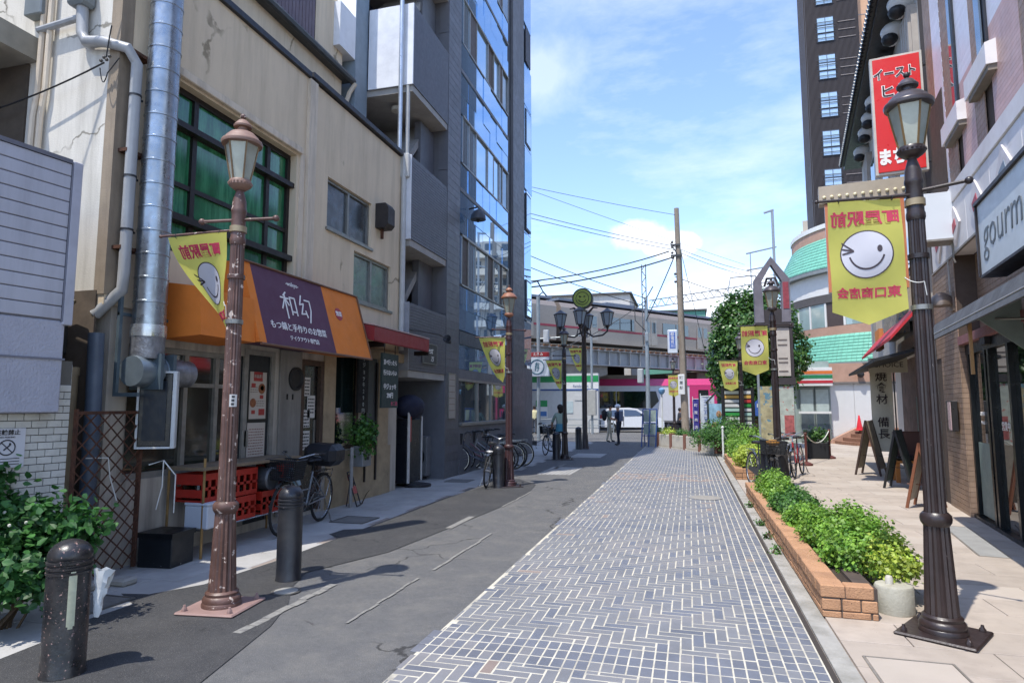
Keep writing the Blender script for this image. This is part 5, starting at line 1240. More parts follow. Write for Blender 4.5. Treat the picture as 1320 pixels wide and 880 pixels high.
# background buildings beyond the railway
for (x, y, w, d, h, c, lab, hip) in [(-14, 58, 9.0, 8, 11.8, '#bdb9b2', 'long pale building with a black roof edge behind the train', 0), (-1.5, 66, 5, 6, 8.2, '#8a7a6c', 'small brown house with a gabled roof behind the right pole', 1), (2.0, 56, 3.0, 6, 8.6, '#9a6a4e', 'terracotta balcony house half hidden by the evergreen tree', 1), (-8.0, 75, 10, 8, 12.5, '#5f9a86', 'green roofed building far behind the gantry', 0), (-30, 60, 12, 10, 14, '#a8a29a', 'pale block behind the tall charcoal building', 0), (8, 70, 14, 10, 9, '#a49a90', 'low grey block behind the round building', 0)]:
    t = thing('far_building', lab, 'building', (x, y, 0))
    b = M(); b.box(0, w, 0, d, 0, h); b.build('wall', mat('far wall ' + c, c, .8, var=.06, dirt='#7d766c', damt=.3, streak=True), t, smooth=False)
    b = M()
    if hip: b.prism([(-.4, 0, h), (w / 2, 0, h + 1.1), (w + .4, 0, h)], (0, d, 0))
    else: b.box(-.2, w + .2, -.2, d + .2, h, h + .18)
    b.build('roof', mat('far roof', '#4a4744', .7), t, smooth=False)
    n = int(w // 2)
    for j in range(int(h // 3)):
        for i in range(n): b = M(); b.box(.6 + i * 2, 1.7 + i * 2, -.04, 0, 1 + j * 3, 2.3 + j * 3); b.build('window', mat('dim far window', '#3d454c', .3), t, smooth=False)
# ============================================================ STREET THINGS
lmb = mat('brown lamp paint', '#543b32', .5, var=.15, scale=9, bump=.15, bscale=50, dirt='#8a6a60', damt=.5, dscale=3, chips='#c9b8aa', camt=.62, cscale=18)
lmk = mat('black brown lamp paint', '#2b2220', .38, var=.2, scale=9, bump=.15, bscale=50, dirt='#453735', damt=.4, dscale=3, chips='#9d918b', camt=.70, cscale=34)
lmr = mat('sun bleached lamp roof', '#7f6456', .55, var=.12, scale=8, dirt='#7a5648', damt=.5, dscale=5)
lmrk = mat('black lamp roof', '#4a4344', .35, var=.15, metal=.2)
lgl = mat('lamp glass', '#a9ada0', .15, var=.2, trans=.3, spec=.7); brs = mat('lantern brass rib', '#7a6348', .45, metal=.4)
plb = mat('rose base plate', '#8b716a', .7, var=.15, dirt='#6f5a55', damt=.5, dscale=4)
def lamp(label, loc, rz, mp, mroof, mplate, mrib, name='street_lamp'):
    t = thing(name, label, 'street lamp', loc, rz, 'old style lamp posts along the street')
    b = M(); b.box(-.245, .245, -.245, .245, 0, .022, .01); b.build('base_plate', mplate, t)
    for sx in (-1, 1):
        for sy in (-1, 1): b = M(); b.lathe([(.022, 0), (.022, .018), (.012, .03), (.01, .045)], 6, c=(sx * .19, sy * .19, .022)); b.build('bolt', mplate, t)
    b = M(); b.lathe([(.15, .02), (.15, .045), (.142, .055), (.146, .075), (.133, .1), (.124, .105), (.127, .125), (.112, .14)], 32); b.build('base_ring', mp, t)
    b = M(); b.lathe([(.111, .12), (.106, .16), (.08, .74), (.078, .78)], 64, flute=.11, fn=16, cap=False)
    b.lathe([(.08, .74), (.096, .765), (.1, .79), (.096, .815), (.078, .835)], 32, cap=False)
    b.lathe([(.073, .83), (.07, .86), (.06, 2.6), (.056, 2.98)], 64, flute=.11, fn=16, cap=False)
    b.lathe([(.058, 2.95), (.064, 2.97), (.064, 3.0), (.058, 3.02), (.057, 3.22), (.063, 3.235), (.063, 3.255), (.058, 3.27), (.055, 3.33), (.042, 3.38), (.03, 3.42), (.045, 3.44)], 28)
    b.build('post', mp, t)
    for z in (2.28, 2.66): b = M(); b.lathe([(.07, z), (.07, z + .035)], 24); b.build('clamp', mp if z > 2.3 else alu, t)
    b = M(); b.lathe([(.068, 3.06), (.068, 3.11)], 24); b.build('clamp', mat('aged brass clamp', '#948468', .5, metal=.3), t)
    b = M(); b.tube([(-.33, 0, 3.17), (.33, 0, 3.17)], .014, 8); b.ball((-.34, 0, 3.17), .028, n=10); b.ball((.34, 0, 3.17), .028, n=10); b.build('ladder_arm', mp, t)
    b = M(); b.lathe([(.045, 3.43), (.08, 3.455), (.093, 3.47), (.093, 3.5), (.085, 3.515)], 28)
    for i in range(20): a = 2 * pi * i / 20; b.ball((.092 * cos(a), .092 * sin(a), 3.485), .01, n=5, m=4)
    b.build('lantern_crown', mroof if mroof is not lmrk else mp, t)
    la = M()
    for i in range(6):
        a = 2 * pi * i / 6 + .3; la.cyl((.078 * cos(a), .078 * sin(a), 3.5), (.14 * cos(a), .14 * sin(a), 3.83), .0075, n=5)
    la.build('lantern_rib', mrib, t, kind='stuff')
    for i in range(6):
        a = 2 * pi * i / 6 + .3; c = a + 2 * pi / 6
        g = M(); g.poly([(.076 * cos(a), .076 * sin(a), 3.51), (.076 * cos(c), .076 * sin(c), 3.51), (.137 * cos(c), .137 * sin(c), 3.83), (.137 * cos(a), .137 * sin(a), 3.83)]); g.build('pane', lgl, t, smooth=False)
    b = M(); b.lathe([(.02, 3.5), (.03, 3.58), (.03, 3.75), (.01, 3.8)], 10); b.build('bulb', mat('milky bulb', '#c9cbc0', .4), t)
    b = M(); b.lathe([(.135, 3.82), (.163, 3.825), (.169, 3.845), (.163, 3.86), (.147, 3.87), (.132, 3.895), (.098, 3.93), (.055, 3.945), (.045, 3.955)], 32); b.lathe([(.04, 3.95), (.04, 3.985), (.072, 3.985), (.075, 4.0), (.06, 4.02), (.04, 4.045), (.014, 4.06)], 24); b.build('lantern_roof', mroof, t)
    b = M(); b.ball((0, 0, 4.085), .024, n=10); b.cyl((0, 0, 4.05), (0, 0, 4.08), .01, n=6); b.build('finial', mp, t)
    return t
L1 = lamp('rose brown chipped lamp post in front of the orange awning', (-3.65, 4.46, .006), .12, lmb, lmr, plb, brs)
L2 = lamp('dark red brown lamp post with an orange roof before the blue glass building', (-3.55, 12.55, .006), .5, mat('dark red brown lamp paint', '#41292a', .45, var=.15, chips='#8a6a5c', camt=.66, cscale=22), mat('orange brown lamp roof', '#8f614a', .5, var=.12), lmk, brs)
K1 = lamp('black lamp post nearest on the right beside the white concrete block', (1.66, 5.25, .024), -.55, lmk, lmrk, lmk, mat('amber rib', '#7d6440', .4, metal=.3))
K2 = dup(K1, (-3.71, 19.4, .004), .3, 'dark lamp post next to the person pushing a bicycle')
K3 = dup(K1, (1.62, 13.35, .03), .2, 'black lamp post on a fat black pedestal before the house shaped sign')
K4 = dup(K1, (1.68, 22.5, .02), .7, 'black lamp post in front of the round evergreen tree')
K5 = dup(K1, (-.75, 33, .0), .3, 'farthest dark lamp post beside the tall wooden utility pole')
b = M(); b.lathe([(.215, 0), (.2, .1), (.165, .74), (.13, .78)], 28); b.build('pedestal', mat('worn black pedestal', '#2e2c2d', .5, var=.2, dirt='#57524d', damt=.5, dscale=2), K3)
# ---- banners
yel = mat('yellow banner cloth', '#e3dd70', .75, var=.05, scale=4, bump=.1, bscale=18)
ynt = yel.node_tree; yb = ynt.nodes['Principled BSDF']; tl = ynt.nodes.new('ShaderNodeBsdfTranslucent'); mx = ynt.nodes.new('ShaderNodeMixShader'); mx.inputs[0].default_value = .6
ynt.links.new(yb.inputs['Base Color'].links[0].from_socket, tl.inputs[0]); ynt.links.new(yb.outputs[0], mx.inputs[1]); ynt.links.new(tl.outputs[0], mx.inputs[2]); ynt.links.new(mx.outputs[0], ynt.nodes['Material Output'].inputs[0])
crl = mat('crimson banner print', '#b02d4a', .7, var=.08); wp = mat('white banner print', '#b9b7bc', .7, var=.03); bkp = mat('black banner print', '#3a3036', .7)
def banner(label, loc, rz, twist=0, w=.5, h=.82, pole_side=1, curl=.0, gather=0., mp=lmk, seed=1):
    """cloth hangs from a rod that runs from the post (u = 0) outwards to u = 1; text is printed through"""
    t = thing('banner', label, 'banner', loc, rz, 'yellow banners with a winking face hanging from the lamp posts')
    rnd = random.Random(seed); ph = rnd.uniform(0, 6)
    def F(u, v, d=0):
        # u 0..1 from post outwards (-x), v 0..1 downwards
        a = twist * v ** 1.3; ww = w * (1 - gather * v)
        x = -u * ww * cos(a); y = u * ww * sin(a) + .02 * sin(u * 6 + v * 4 + ph) * (.3 + v) + .014 * sin(u * 3 - v * 8 + ph) + curl * u * v
        # surface normal, roughly
        return Vector((x - d * sin(a) * 1, y - d * cos(a), -v * h))
    b = M(); nu, nv = 14, 20; vs = []
    for j in range(nv + 1):
        for i in range(nu + 1):
            u = i / nu; v = j / nv
            vb = 1 + .12 * (1 - abs(2 * u - 1)); vs.append(F(u, v * vb))
    b.add(vs, [(j * (nu + 1) + i, j * (nu + 1) + i + 1, (j + 1) * (nu + 1) + i + 1, (j + 1) * (nu + 1) + i) for j in range(nv) for i in range(nu)])
    b.build('cloth', yel, t)
    def printed(me, m, name, th):
        for v_ in me.vertices:
            x, y, z = v_.co; v_.co = F(x, y, th if z > 0 else -th)
        me.materials.clear(); me.materials.append(m); o = bpy.data.objects.new(name, me); COL.objects.link(o); o.parent = t; return o
    def ptext(body, size, v0, sq=1.):
        cu = bpy.data.curves.new('t', 'FONT'); cu.body = body; cu.size = size; cu.align_x = 'CENTER'; cu.align_y = 'CENTER'; cu.extrude = .01; cu.resolution_u = 3; cu.offset = .012 * size * 2
        tt = bpy.data.objects.new('t', cu); COL.objects.link(tt); dg = bpy.context.evaluated_depsgraph_get(); dg.update(); me = bpy.data.meshes.new_from_object(tt.evaluated_get(dg)); bpy.data.objects.remove(tt)
        # front faces away from the camera (+y): text x grows towards -u... the camera sees it mirrored
        for v_ in me.vertices: v_.co = Vector((.5 + v_.co.x / w * sq, v0 - v_.co.y / h, v_.co.z))
        printed(me, crl, 'lettering', .0035)
    ptext('町屋駅前', .118, .17); ptext('東口商店会', .086, .84)
    def disc(cu_, cv, ru, rv, m, name, th, r0=0, a0=0, a1=2 * pi, n=40):
        b = M(); vs = []; k = 6
        for i in range(n + 1):
            a = a0 + (a1 - a0) * i / n
            for q in range(k + 1):
                s_ = r0 + (1 - r0) * q / k; vs.append((cu_ + ru * s_ * cos(a) / w, cv + rv * s_ * sin(a) / h))
        fs = [(i * (k + 1) + q, i * (k + 1) + q + 1, (i + 1) * (k + 1) + q + 1, (i + 1) * (k + 1) + q) for i in range(n) for q in range(k)]
        V = [F(u, v, th) for u, v in vs] + [F(u, v, -th) for u, v in vs]; L = len(vs)
        b.add(V, fs + [tuple(x + L for x in f[::-1]) for f in fs]); b.build(name, m, t, smooth=False)
    disc(.5, .49, .168, .175, wp, 'face', .0025); disc(.5, .49, .175, .182, bkp, 'face_outline', .003, r0=.95)
    disc(.5, .47, .12, .135, bkp, 'smile', .0045, r0=.9, a0=.25, a1=pi - .25, n=24)
    disc(.33, .45, .017, .026, bkp, 'eye', .0045, n=16)
    for k in range(3):
        b = M(); dv = (-.035, .0, .03)[k]; a = [(.66, .455), (.82, .41 + dv * 1.6 + .02)]; V = []
        for s_ in (1, -1):
            for (u, v) in a: V += [F(u, v - .008, .0045 * s_), F(u, v + .008, .0045 * s_)]
        b.add(V, [(0, 1, 3, 2), (4, 6, 7, 5)]); b.build('wink_stroke', bkp, t, smooth=False)
    b = M(); b.tube([(.1, 0, .015), (-w - .07, 0, .015)], .011, 8); b.ball((-w - .075, 0, .015), .016, n=8); b.build('rod', mp, t)
    for u in (.12, .85): b = M(); b.T = Matrix.Translation((-u * w, 0, .005)); b.torus((0, 0, 0), .018, .003, 12, 4); b.build('hook', black, t)
    b = M(); b.tube(hang(F(0.02, .72), (.09, -.09, -h * .78), .02, 6), .003, 4); b.tube([(.09, -.09, -h * .78), (.1, -.09, -h * .9)], .003, 4); b.build('tie', mat('white string', '#c9c9c4', .6), t)
    return t
banner('large yellow winking face banner on the nearest black lamp post', (1.56, 5.22, 3.15), 0, twist=.1, h=.84, seed=3)
banner('yellow face banner swept inwards on the rose brown lamp before the orange awning', (-3.74, 4.44, 3.07), 0, twist=.95, w=.62, gather=.2, curl=.12, mp=lmb, seed=5)
banner('yellow face banner on the second rose brown lamp by the glass building', (-3.63, 12.53, 3.02), 0, twist=.9, w=.56, gather=.25, mp=lmb, seed=8)
banner('yellow face banner on the dark lamp by the person pushing a bicycle', (-3.79, 19.38, 3.03), 0, twist=.9, w=.5, gather=.45, seed=9)
banner('yellow face banner on the black lamp with the fat pedestal', (1.52, 13.33, 3.18), 0, twist=.25, w=.5, h=.86, seed=12)
banner('yellow face banner on the lamp in front of the evergreen tree', (1.58, 22.48, 3.13), 0, twist=.2, w=.6, gather=.25, h=.9, seed=14)
banner('faded yellow banner on the farthest lamp by the utility pole', (-.5, 32.9, 3.18), 0, twist=.15, w=.5, h=.98, seed=15)
banner('yellow face banner on the four lantern smiley pole', (-4.0, 24.5, 3.87), 0, twist=.8, w=.5, gather=.4, seed=16)
# ---- bollards
blm = mat('chipped black bollard paint', '#17181b', .32, var=.2, scale=9, dirt='#5b5552', damt=.5, dscale=2.4, chips='#a9877d', camt=.63, cscale=48, bump=.15)
blm2 = mat('dark bollard paint', '#1d1f26', .38, var=.2, scale=9, dirt='#4a4745', damt=.45, dscale=3, chips='#7c756f', camt=.69, cscale=36, bump=.15)
def bollard(label, loc, m, h=.8, r=.118, tilt=None):
    t = thing('bollard', label, 'bollard', loc, 0, 'black domed bollards')
    if tilt: t.rotation_euler = tilt
    b = M(); b.lathe([(r * 1.04, 0), (r * 1.04, .01), (r, .02), (r, h - .2)], 32, cap=False); b.build('column', m, t)
    b = M(); pr = []
    for i in range(3): z = h - .2 + i * .03; pr += [(r, z), (r * 1.05, z + .004), (r * 1.05, z + .016), (r * .97, z + .02), (r * .97, z + .028)]
    b.lathe(pr, 32, cap=False); b.build('ring', m, t)
    b = M(); b.lathe([(r, h - .11), (r * 1.02, h - .1)] + [(r * 1.02 * cos(a * pi / 16), h - .1 + .1 * sin(a * pi / 16)) for a in range(1, 8)] + [(.005, h)], 32); b.build('dome', m, t)
    return t
B1 = bollard('black bollard in front with a pale reflective strip and chipped dome', (-3.68, 3.14, .004), blm, .79)
bb = M()
for i in range(5):
    a0 = -.7 + i * .07; a1 = a0 + .07; p = lambda a, z: (.121 * cos(a), .121 * sin(a), z); bb.quad(p(a0, .3 if i in (0, 4) else .285), p(a1, .3 if i in (0, 4) else .285), p(a1, .6 if i in (0, 4) else .615), p(a0, .6 if i in (0, 4) else .615))
bb.build('reflective_strip', mat('cream reflective strip', '#b9b89a', .6, var=.12, scale=30), B1)
B2 = bollard('black bollard beside the parked bicycle by the restaurant', (-3.64, 5.33, .004), blm2, .86, .112)
B3 = bollard('dark bollard at the foot of the second rose brown lamp', (-3.7, 12.32, .004), blm2, .84)
B4 = bollard('dark bollard left of the person pushing a bicycle', (-3.93, 19.2, .004), blm2, .84)
B5 = bollard('dark bollard left of the smiley pole foot', (-4.1, 24.2, .004), blm2, .84)
B6 = bollard('black bollard behind the black shopping bicycle at right', (1.4, 13.2, .03), blm2, .84)
bag = thing('plastic_bag', 'torn white plastic bag hanging behind the front bollard', 'bag', (-3.56, 3.22, .42), 0)
b = M(); rr = random.Random(2); vs = []
for j in range(9):
    for i in range(12):
        a = 2 * pi * i / 12; v = j / 8; r = (.014 + .045 * v ** .7) * (.75 + .55 * rr.random()); vs.append((r * cos(a) + .01 + .05 * v + .012 * rr.random(), r * .6 * sin(a), -.1 + .27 * v + .03 * rr.random() * v))
b.add(vs, [(j * 12 + i, j * 12 + (i + 1) % 12, (j + 1) * 12 + (i + 1) % 12, (j + 1) * 12 + i) for j in range(8) for i in range(12)]); b.build('bag', mat('white plastic', '#c4c6c4', .3, var=.06), bag, ang=25)
# ---- four lantern smiley pole
sp_ = thing('smiley_lamp', 'dark pole with four hanging lanterns and a round yellow smiley disc', 'lamp post', (-3.9, 24.5, .004), 0)
b = M(); b.lathe([(.16, 0), (.14, .05), (.11, .5), (.1, .55), (.1, 3.0), (.085, 4.6), (.11, 4.65), (.11, 4.75), (.07, 4.8), (.05, 5.5)], 20); b.build('pole', lmk, sp_)
lb_ = mat('pale lantern glass', '#8e969c', .2, spec=.6)
for k, (dx, dy, zz) in enumerate([(-.92, 0, 4.78), (.92, 0, 4.78), (0, -.85, 4.75), (0, .85, 4.8)]):
    b = M(); b.tube([(0, 0, 4.55), (dx * .4, dy * .4, 4.3), (dx * .8, dy * .8, 4.35), (dx, dy, 4.5), (dx, dy, zz - .1)], .035, 8); b.tube([(dx * .3, dy * .3, 4.4), (dx * .25, dy * .25, 4.6), (0, 0, 4.75)], .02, 6); b.build('arm', lmk, sp_)
    z0 = zz - .08
    b = M(); b.lathe([(.03, z0 - .12), (.1, z0), (.15, z0 + .02)], 6, c=(dx, dy, 0)); b.lathe([(.27, z0 + .5), (.29, z0 + .52), (.13, z0 + .62), (.05, z0 + .68), (0, z0 + .7)], 6, c=(dx, dy, 0))
    for i in range(6): a = 2 * pi * i / 6; b.cyl((dx + .14 * cos(a), dy + .14 * sin(a), z0), (dx + .25 * cos(a), dy + .25 * sin(a), z0 + .52), .014, n=4)
    ln = b.build('lantern', lmk, sp_)
    b = M(); b.lathe([(.125, z0 + .02), (.235, z0 + .5)], 6, c=(dx, dy, 0)); b.build('glass', lb_, ln, smooth=False)
b = M(); b.T = Matrix.Translation((-.02, 0, 5.8)) @ Matrix.Rotation(pi / 2, 4, 'X'); b.lathe([(.39, -.14), (.39, .14)], 36, cap=False); b.lathe([(.4, .12), (.4, .15), (.35, .15)], 36, cap=False); b.lathe([(.4, -.15), (.4, -.12)], 36, cap=False); b.build('disc_rim', mat('dark green rim', '#26301f', .5), sp_)
b = M(); b.T = Matrix.Translation((-.02, 0, 5.8)) @ Matrix.Rotation(pi / 2, 4, 'X'); b.lathe([(.38, -.13), (.38, .145)], 36); dc = b.build('disc', mat('yellow green disc', '#8f9a34', .4), sp_)
b = M(); b.T = Matrix.Translation((-.02, -.15, 5.8)) @ Matrix.Rotation(pi / 2, 4, 'Z'); b.torus((0, 0, 0), .25, .012, 32, 4)
b.tube([(0, .15 * cos(a), .15 * sin(a) ) for a in [pi + .35 + i * (pi - .7) / 10 for i in range(11)]], .016, 5); b.ball((0, -.08, .07), .03, n=8); b.cyl((0, .04, .06), (0, .13, .1), .015, n=5); b.cyl((0, .04, .06), (0, .13, .05), .013, n=5); b.build('smiley_face', mat('dark face print', '#24281a', .5), dc)
for s_ in (-1, 1): b = M(); b.tube([(0, 0, 5.2), (s_ * .2, 0, 5.25), (s_ * .38, 0, 5.45), (s_ * .55, 0, 5.42)], [.05, .05, .04, .015], 8); b.build('horn_bracket', lmk, sp_)

# ---- brick planters along the kerb
pbr = mat('orange planter brick', '#ad8361', .85, var=.14, scale=14, bump=.7, bscale=70, dirt='#7c5a44', damt=.6, dscale=7, island=.1, chips='#5c4233', camt=.66, cscale=60)
mrt = mat('planter mortar', '#4a3f38', .95, var=.2)
soil = mat('soil', '#3a2f25', .95, var=.3, scale=20, bump=.6)
def planter(label, x0, x1, y0, y1, h=.24):
    t = thing('brick_planter', label, 'planter', (x0, y0, .02), 0, 'orange brick planters along the kerb')
    W_, L2_ = x1 - x0, y1 - y0; tk = .13
    b = M(); b.box(.008, tk - .008, .008, L2_ - .008, 0, h - .012); b.box(tk, W_, .008, tk - .008, 0, h - .012); b.box(W_ - tk, W_ - .008, tk, L2_ - .008, 0, h - .012); b.box(tk, W_ - tk, L2_ - tk, L2_ - .008, 0, h - .012); b.build('core', mrt, t, smooth=False)
    b = M(); b.box(tk, W_ - tk, tk, L2_ - tk, 0, h - .04); b.build('soil', soil, t, smooth=False)
    hs = [(0, .05), (.054, .14), (.146, h)]
    cache = {}
    def br(x, y, z, w, l, hh):
        k = (round(w, 2), round(l, 2), round(hh, 3))
        if k not in cache: q = M(); q.box(-w / 2, w / 2, -l / 2, l / 2, -hh / 2, hh / 2, .007); o = cache[k] = q.build('brick', pbr, t, smooth=False)
        else: o = inst(cache[k], 'brick', t)
        o.location = (x + random.uniform(-.003, .003), y, z + random.uniform(-.001, .001)); o.rotation_euler = (0, 0, random.uniform(-.012, .012))
    for r, (z0, z1) in enumerate(hs):
        y = 0; top = r == 2
        st = .215
        first = .11 if r % 2 else st
        while y < L2_ - .04:
            l = first if y == 0 else st; l = min(l, L2_ - y)
            br(tk / 2 if not top else tk / 2 + .01, y + l / 2, (z0 + z1) / 2, tk if not top else tk + .04, l - .008, z1 - z0 - .002); y += l
        x = tk + .004; 
        if top: x = tk + .03
        first = .13 if r % 2 else .2
        k = 0
        while x < W_ - .03:
            l = min(first if k == 0 else .2, W_ - x); br(x + l / 2, tk / 2, (z0 + z1) / 2, l - .008, tk, z1 - z0 - .002); x += l; k += 1
    return t
planter('long orange brick planter beside the nearest black lamp and the bricks', .93, 1.31, 5.44, 12.3)
planter('orange brick planter behind the black shopping bicycle', .93, 1.9, 14.9, 19.6)
# ---- leaves
def leafmat(name, col, col2, rough=.5, tr=.35):
    m = bpy.data.materials.new(name); m.use_nodes = True; nt = m.node_tree; N = nt.nodes; L = nt.links; b = N['Principled BSDF']; b.inputs['Roughness'].default_value = rough
    g = N.new('ShaderNodeNewGeometry'); mix = N.new('ShaderNodeMix'); mix.data_type = 'RGBA'; L.new(g.outputs['Random Per Island'], mix.inputs[0]); mix.inputs[6].default_value = lin(col); mix.inputs[7].default_value = lin(col2)
    nzz = N.new('ShaderNodeTexNoise'); nzz.inputs['Scale'].default_value = 7; L.new(g.outputs['Position'], nzz.inputs['Vector']); mrr = N.new('ShaderNodeMapRange'); L.new(nzz.outputs[0], mrr.inputs[0]); mrr.inputs[1].default_value = .35; mrr.inputs[2].default_value = .65; mrr.inputs[3].default_value = .6; mrr.inputs[4].default_value = 1.3; vs_ = N.new('ShaderNodeVectorMath'); vs_.operation = 'SCALE'; L.new(mix.outputs[2], vs_.inputs[0]); L.new(mrr.outputs[0], vs_.inputs['Scale']); L.new(vs_.outputs[0], b.inputs['Base Color']); t = N.new('ShaderNodeBsdfTranslucent'); L.new(vs_.outputs[0], t.inputs[0]); ms = N.new('ShaderNodeMixShader'); ms.inputs[0].default_value = tr
    L.new(b.outputs[0], ms.inputs[1]); L.new(t.outputs[0], ms.inputs[2]); L.new(ms.outputs[0], N['Material Output'].inputs[0]); return m
lf1 = leafmat('bright shrub leaf', '#55842a', '#8fb546'); lf2 = leafmat('yellow green shrub leaf', '#8ca83a', '#b9c552'); lf3 = leafmat('dark weed leaf', '#265224', '#487a3a', .5); lf4 = leafmat('glossy evergreen leaf', '#2c5225', '#658a45', .3, .3); lf5 = leafmat('mid green leaf', '#36602a', '#5d8a3a')
stem = mat('stem brown', '#4d3c2a', .8)
def leaves(b, cen, rad, n, size, rr, up=.5, hollow=.55, freq=2.2, amp=.35, flat=False, big=False, cut=0):
    """leaf clusters through the outer part of a lumpy crown"""
    cen = Vector(cen); off = Vector((rr.random() * 50, rr.random() * 50, rr.random() * 50)); k = 0; tries = 0
    while k < n and tries < n * 6:
        tries += 1
        d = Vector((rr.gauss(0, 1), rr.gauss(0, 1), rr.gauss(0, 1)))
        if d.length < 1e-3: continue
        d.normalize()
        if d.z < -.25 and not flat: d.z *= -.5
        lump = 1 + amp * noise.noise(d * freq + off)
        s = hollow + (1 - hollow) * rr.random() ** .5; s *= lump
        p = Vector((d.x * rad[0], d.y * rad[1], d.z * rad[2])) * s
        q = p + cen
        if cut and noise.noise(q * (3.2 / max(rad)) + off * 2) < -cut: continue
        # a twig tip with a few leaves
        for c in range(rr.randint(2, 4)):
            o = q + Vector((rr.gauss(0, 1), rr.gauss(0, 1), rr.gauss(0, 1))) * size * .8
            nrm = (d * .6 + Vector((rr.gauss(0, .55), rr.gauss(0, .55), up + rr.gauss(0, .4)))).normalized()
            t = nrm.orthogonal().normalized(); a = rr.uniform(0, 2 * pi); t = (t * cos(a) + nrm.cross(t) * sin(a)); s2 = nrm.cross(t)
            L_2 = size * rr.uniform(.7, 1.3); w = L_2 * .42
            if big: b.add([o, o + t * L_2 * .25 + s2 * w * .95 - nrm * L_2 * .02, o + t * L_2 * .65 + s2 * w * .75 - nrm * L_2 * .1, o + t * L_2 * 1.05 - nrm * L_2 * .25, o + t * L_2 * .65 - s2 * w * .75 - nrm * L_2 * .1, o + t * L_2 * .25 - s2 * w * .95 - nrm * L_2 * .02], [(0, 1, 2, 3), (0, 3, 4, 5)])
            else: b.add([o, o + t * L_2 * .5 + s2 * w - nrm * L_2 * .06, o + t * L_2 - nrm * L_2 * .16, o + t * L_2 * .5 - s2 * w - nrm * L_2 * .06], [(0, 1, 2), (0, 2, 3)])
        k += 1
def shrub(name, label, cat, loc, rad, n, size, m, group=None, seed=1, stems=6, cz=None, **k):
    t = thing(name, label, cat, loc, 0, group); rr = random.Random(seed)
    b = M(); leaves(b, (0, 0, cz if cz is not None else rad[2] * .55), rad, n, size, rr, **k); b.build('foliage', m, t, smooth=False)
    b = M()
    for i in range(stems):
        a = rr.uniform(0, 6.28); e = Vector((rad[0] * .6 * cos(a), rad[1] * .6 * sin(a), rad[2] * rr.uniform(.5, 1.1))); b.tube([(rr.uniform(-.05, .05), rr.uniform(-.05, .05), 0), tuple(e * .5 + Vector((0, 0, .05))), tuple(e)], [.012, .008, .004], 5)
    b.build('stem', stem, t); return t
G1 = 'green shrubs in the first brick planter'
for i, (x, y, rx, ry, rz, n, m, sd, lab) in enumerate([
        (1.42, 6.35, .33, .4, .28, 2600, lf1, 1, 'rounded bright green shrub at the front end of the first planter'),
        (1.56, 6.1, .22, .28, .24, 1300, lf2, 2, 'yellow green shrub leaning over the white concrete block'),
        (1.42, 7.1, .38, .42, .3, 3000, lf1, 3, 'widest green shrub in the first planter behind its front corner'),
        (1.28, 8.15, .27, .42, .2, 2400, lf1, 4, 'green shrub in the middle of the first planter'),
        (1.28, 9.1, .27, .5, .24, 2200, lf5, 5, 'darker green shrub past the middle of the first planter'),
        (1.26, 10.2, .24, .5, .24, 2000, lf1, 6, 'green shrub near the far end of the first planter'),
        (1.26, 11.2, .24, .5, .26, 1900, lf1, 7, 'last green shrub of the first planter by the black pedestal')]):
    shrub('shrub', lab, 'shrub', (x, y, .15), (rx, ry, rz), n, .034, m, G1, sd, amp=.5)
G2 = 'green shrubs in the second brick planter'
for i, (x, y, m, lab) in enumerate([(1.3, 15.6, lf2, 'yellow green shrub behind the shopping bicycle basket'), (1.35, 16.8, lf1, 'green shrub in the middle of the second planter'), (1.3, 18.2, lf1, 'green shrub at the back of the second planter')]):
    shrub('shrub', lab, 'shrub', (x, y, .2), (.36, .6, .36), 1300, .05, m, G2, 20 + i)
shrub('hedge', 'large green bush before the house shaped display at the end of the street', 'bush', (1.1, 22.5, .0), (.9, 1.1, .75), 2600, .06, lf5, None, 31, cz=.5)
shrub('hedge', 'lower green bush right of the white rope post', 'bush', (1.7, 20.7, .0), (.6, .8, .6), 1500, .06, lf1, None, 32, cz=.4)
# weed at left and its flowers
wd = shrub('weed_bush', 'big dark green weed bush with heart shaped leaves by the white tiles', 'bush', (-4.83, 3.62, 0), (.44, .38, .38), 1600, .06, lf3, None, 41, cz=.36, amp=.6, hollow=.3, big=True)
b = M(); rr = random.Random(5)
for (x, y, z, r) in [(-.32, .1, .8, .2), (-.4, .15, 1.05, .1), (.1, .1, .75, .2), (.35, .25, .7, .18), (-.1, -.1, .65, .25)]: leaves(b, (x, y, z), (r, r, r * .9), int(170 * r / .2), .06, rr, hollow=.1, flat=True, big=True)
b.build('foliage', lf3, wd, smooth=False)
b = M()
for i in range(26): b.ball((rr.uniform(-.45, .5), rr.uniform(-.4, .1), rr.uniform(.15, .95)), .012, n=6, m=4)
b.build('flower', mat('white weed flower', '#c9c4b4', .6), wd, kind='stuff')
b = M()
for (x, y, z) in [(-.4, .15, 1.1), (.1, .1, .85), (.4, .25, .8), (-.2, 0, .7)]: b.tube([(x * .2, y * .2, 0), (x * .7, y * .7, z * .6), (x, y, z)], [.01, .008, .004], 5)
b.build('stem', stem, wd)
for i, (x, y) in enumerate([(.87, 9.3), (.86, 8.4), (.87, 10.9), (.86, 7.6)]):
    shrub('gutter_weed', ['small weed in the gutter beside the middle of the planter', 'largest weed in the gutter between kerb and planter', 'tiny weed in the gutter near the far end of the planter', 'small weed in the gutter near the front of the planter'][i], 'weed', (x, y, .02), (.05, .06, .04), 26, .03, lf5, 'weeds growing in the gutter', 60 + i, stems=2, hollow=.2)
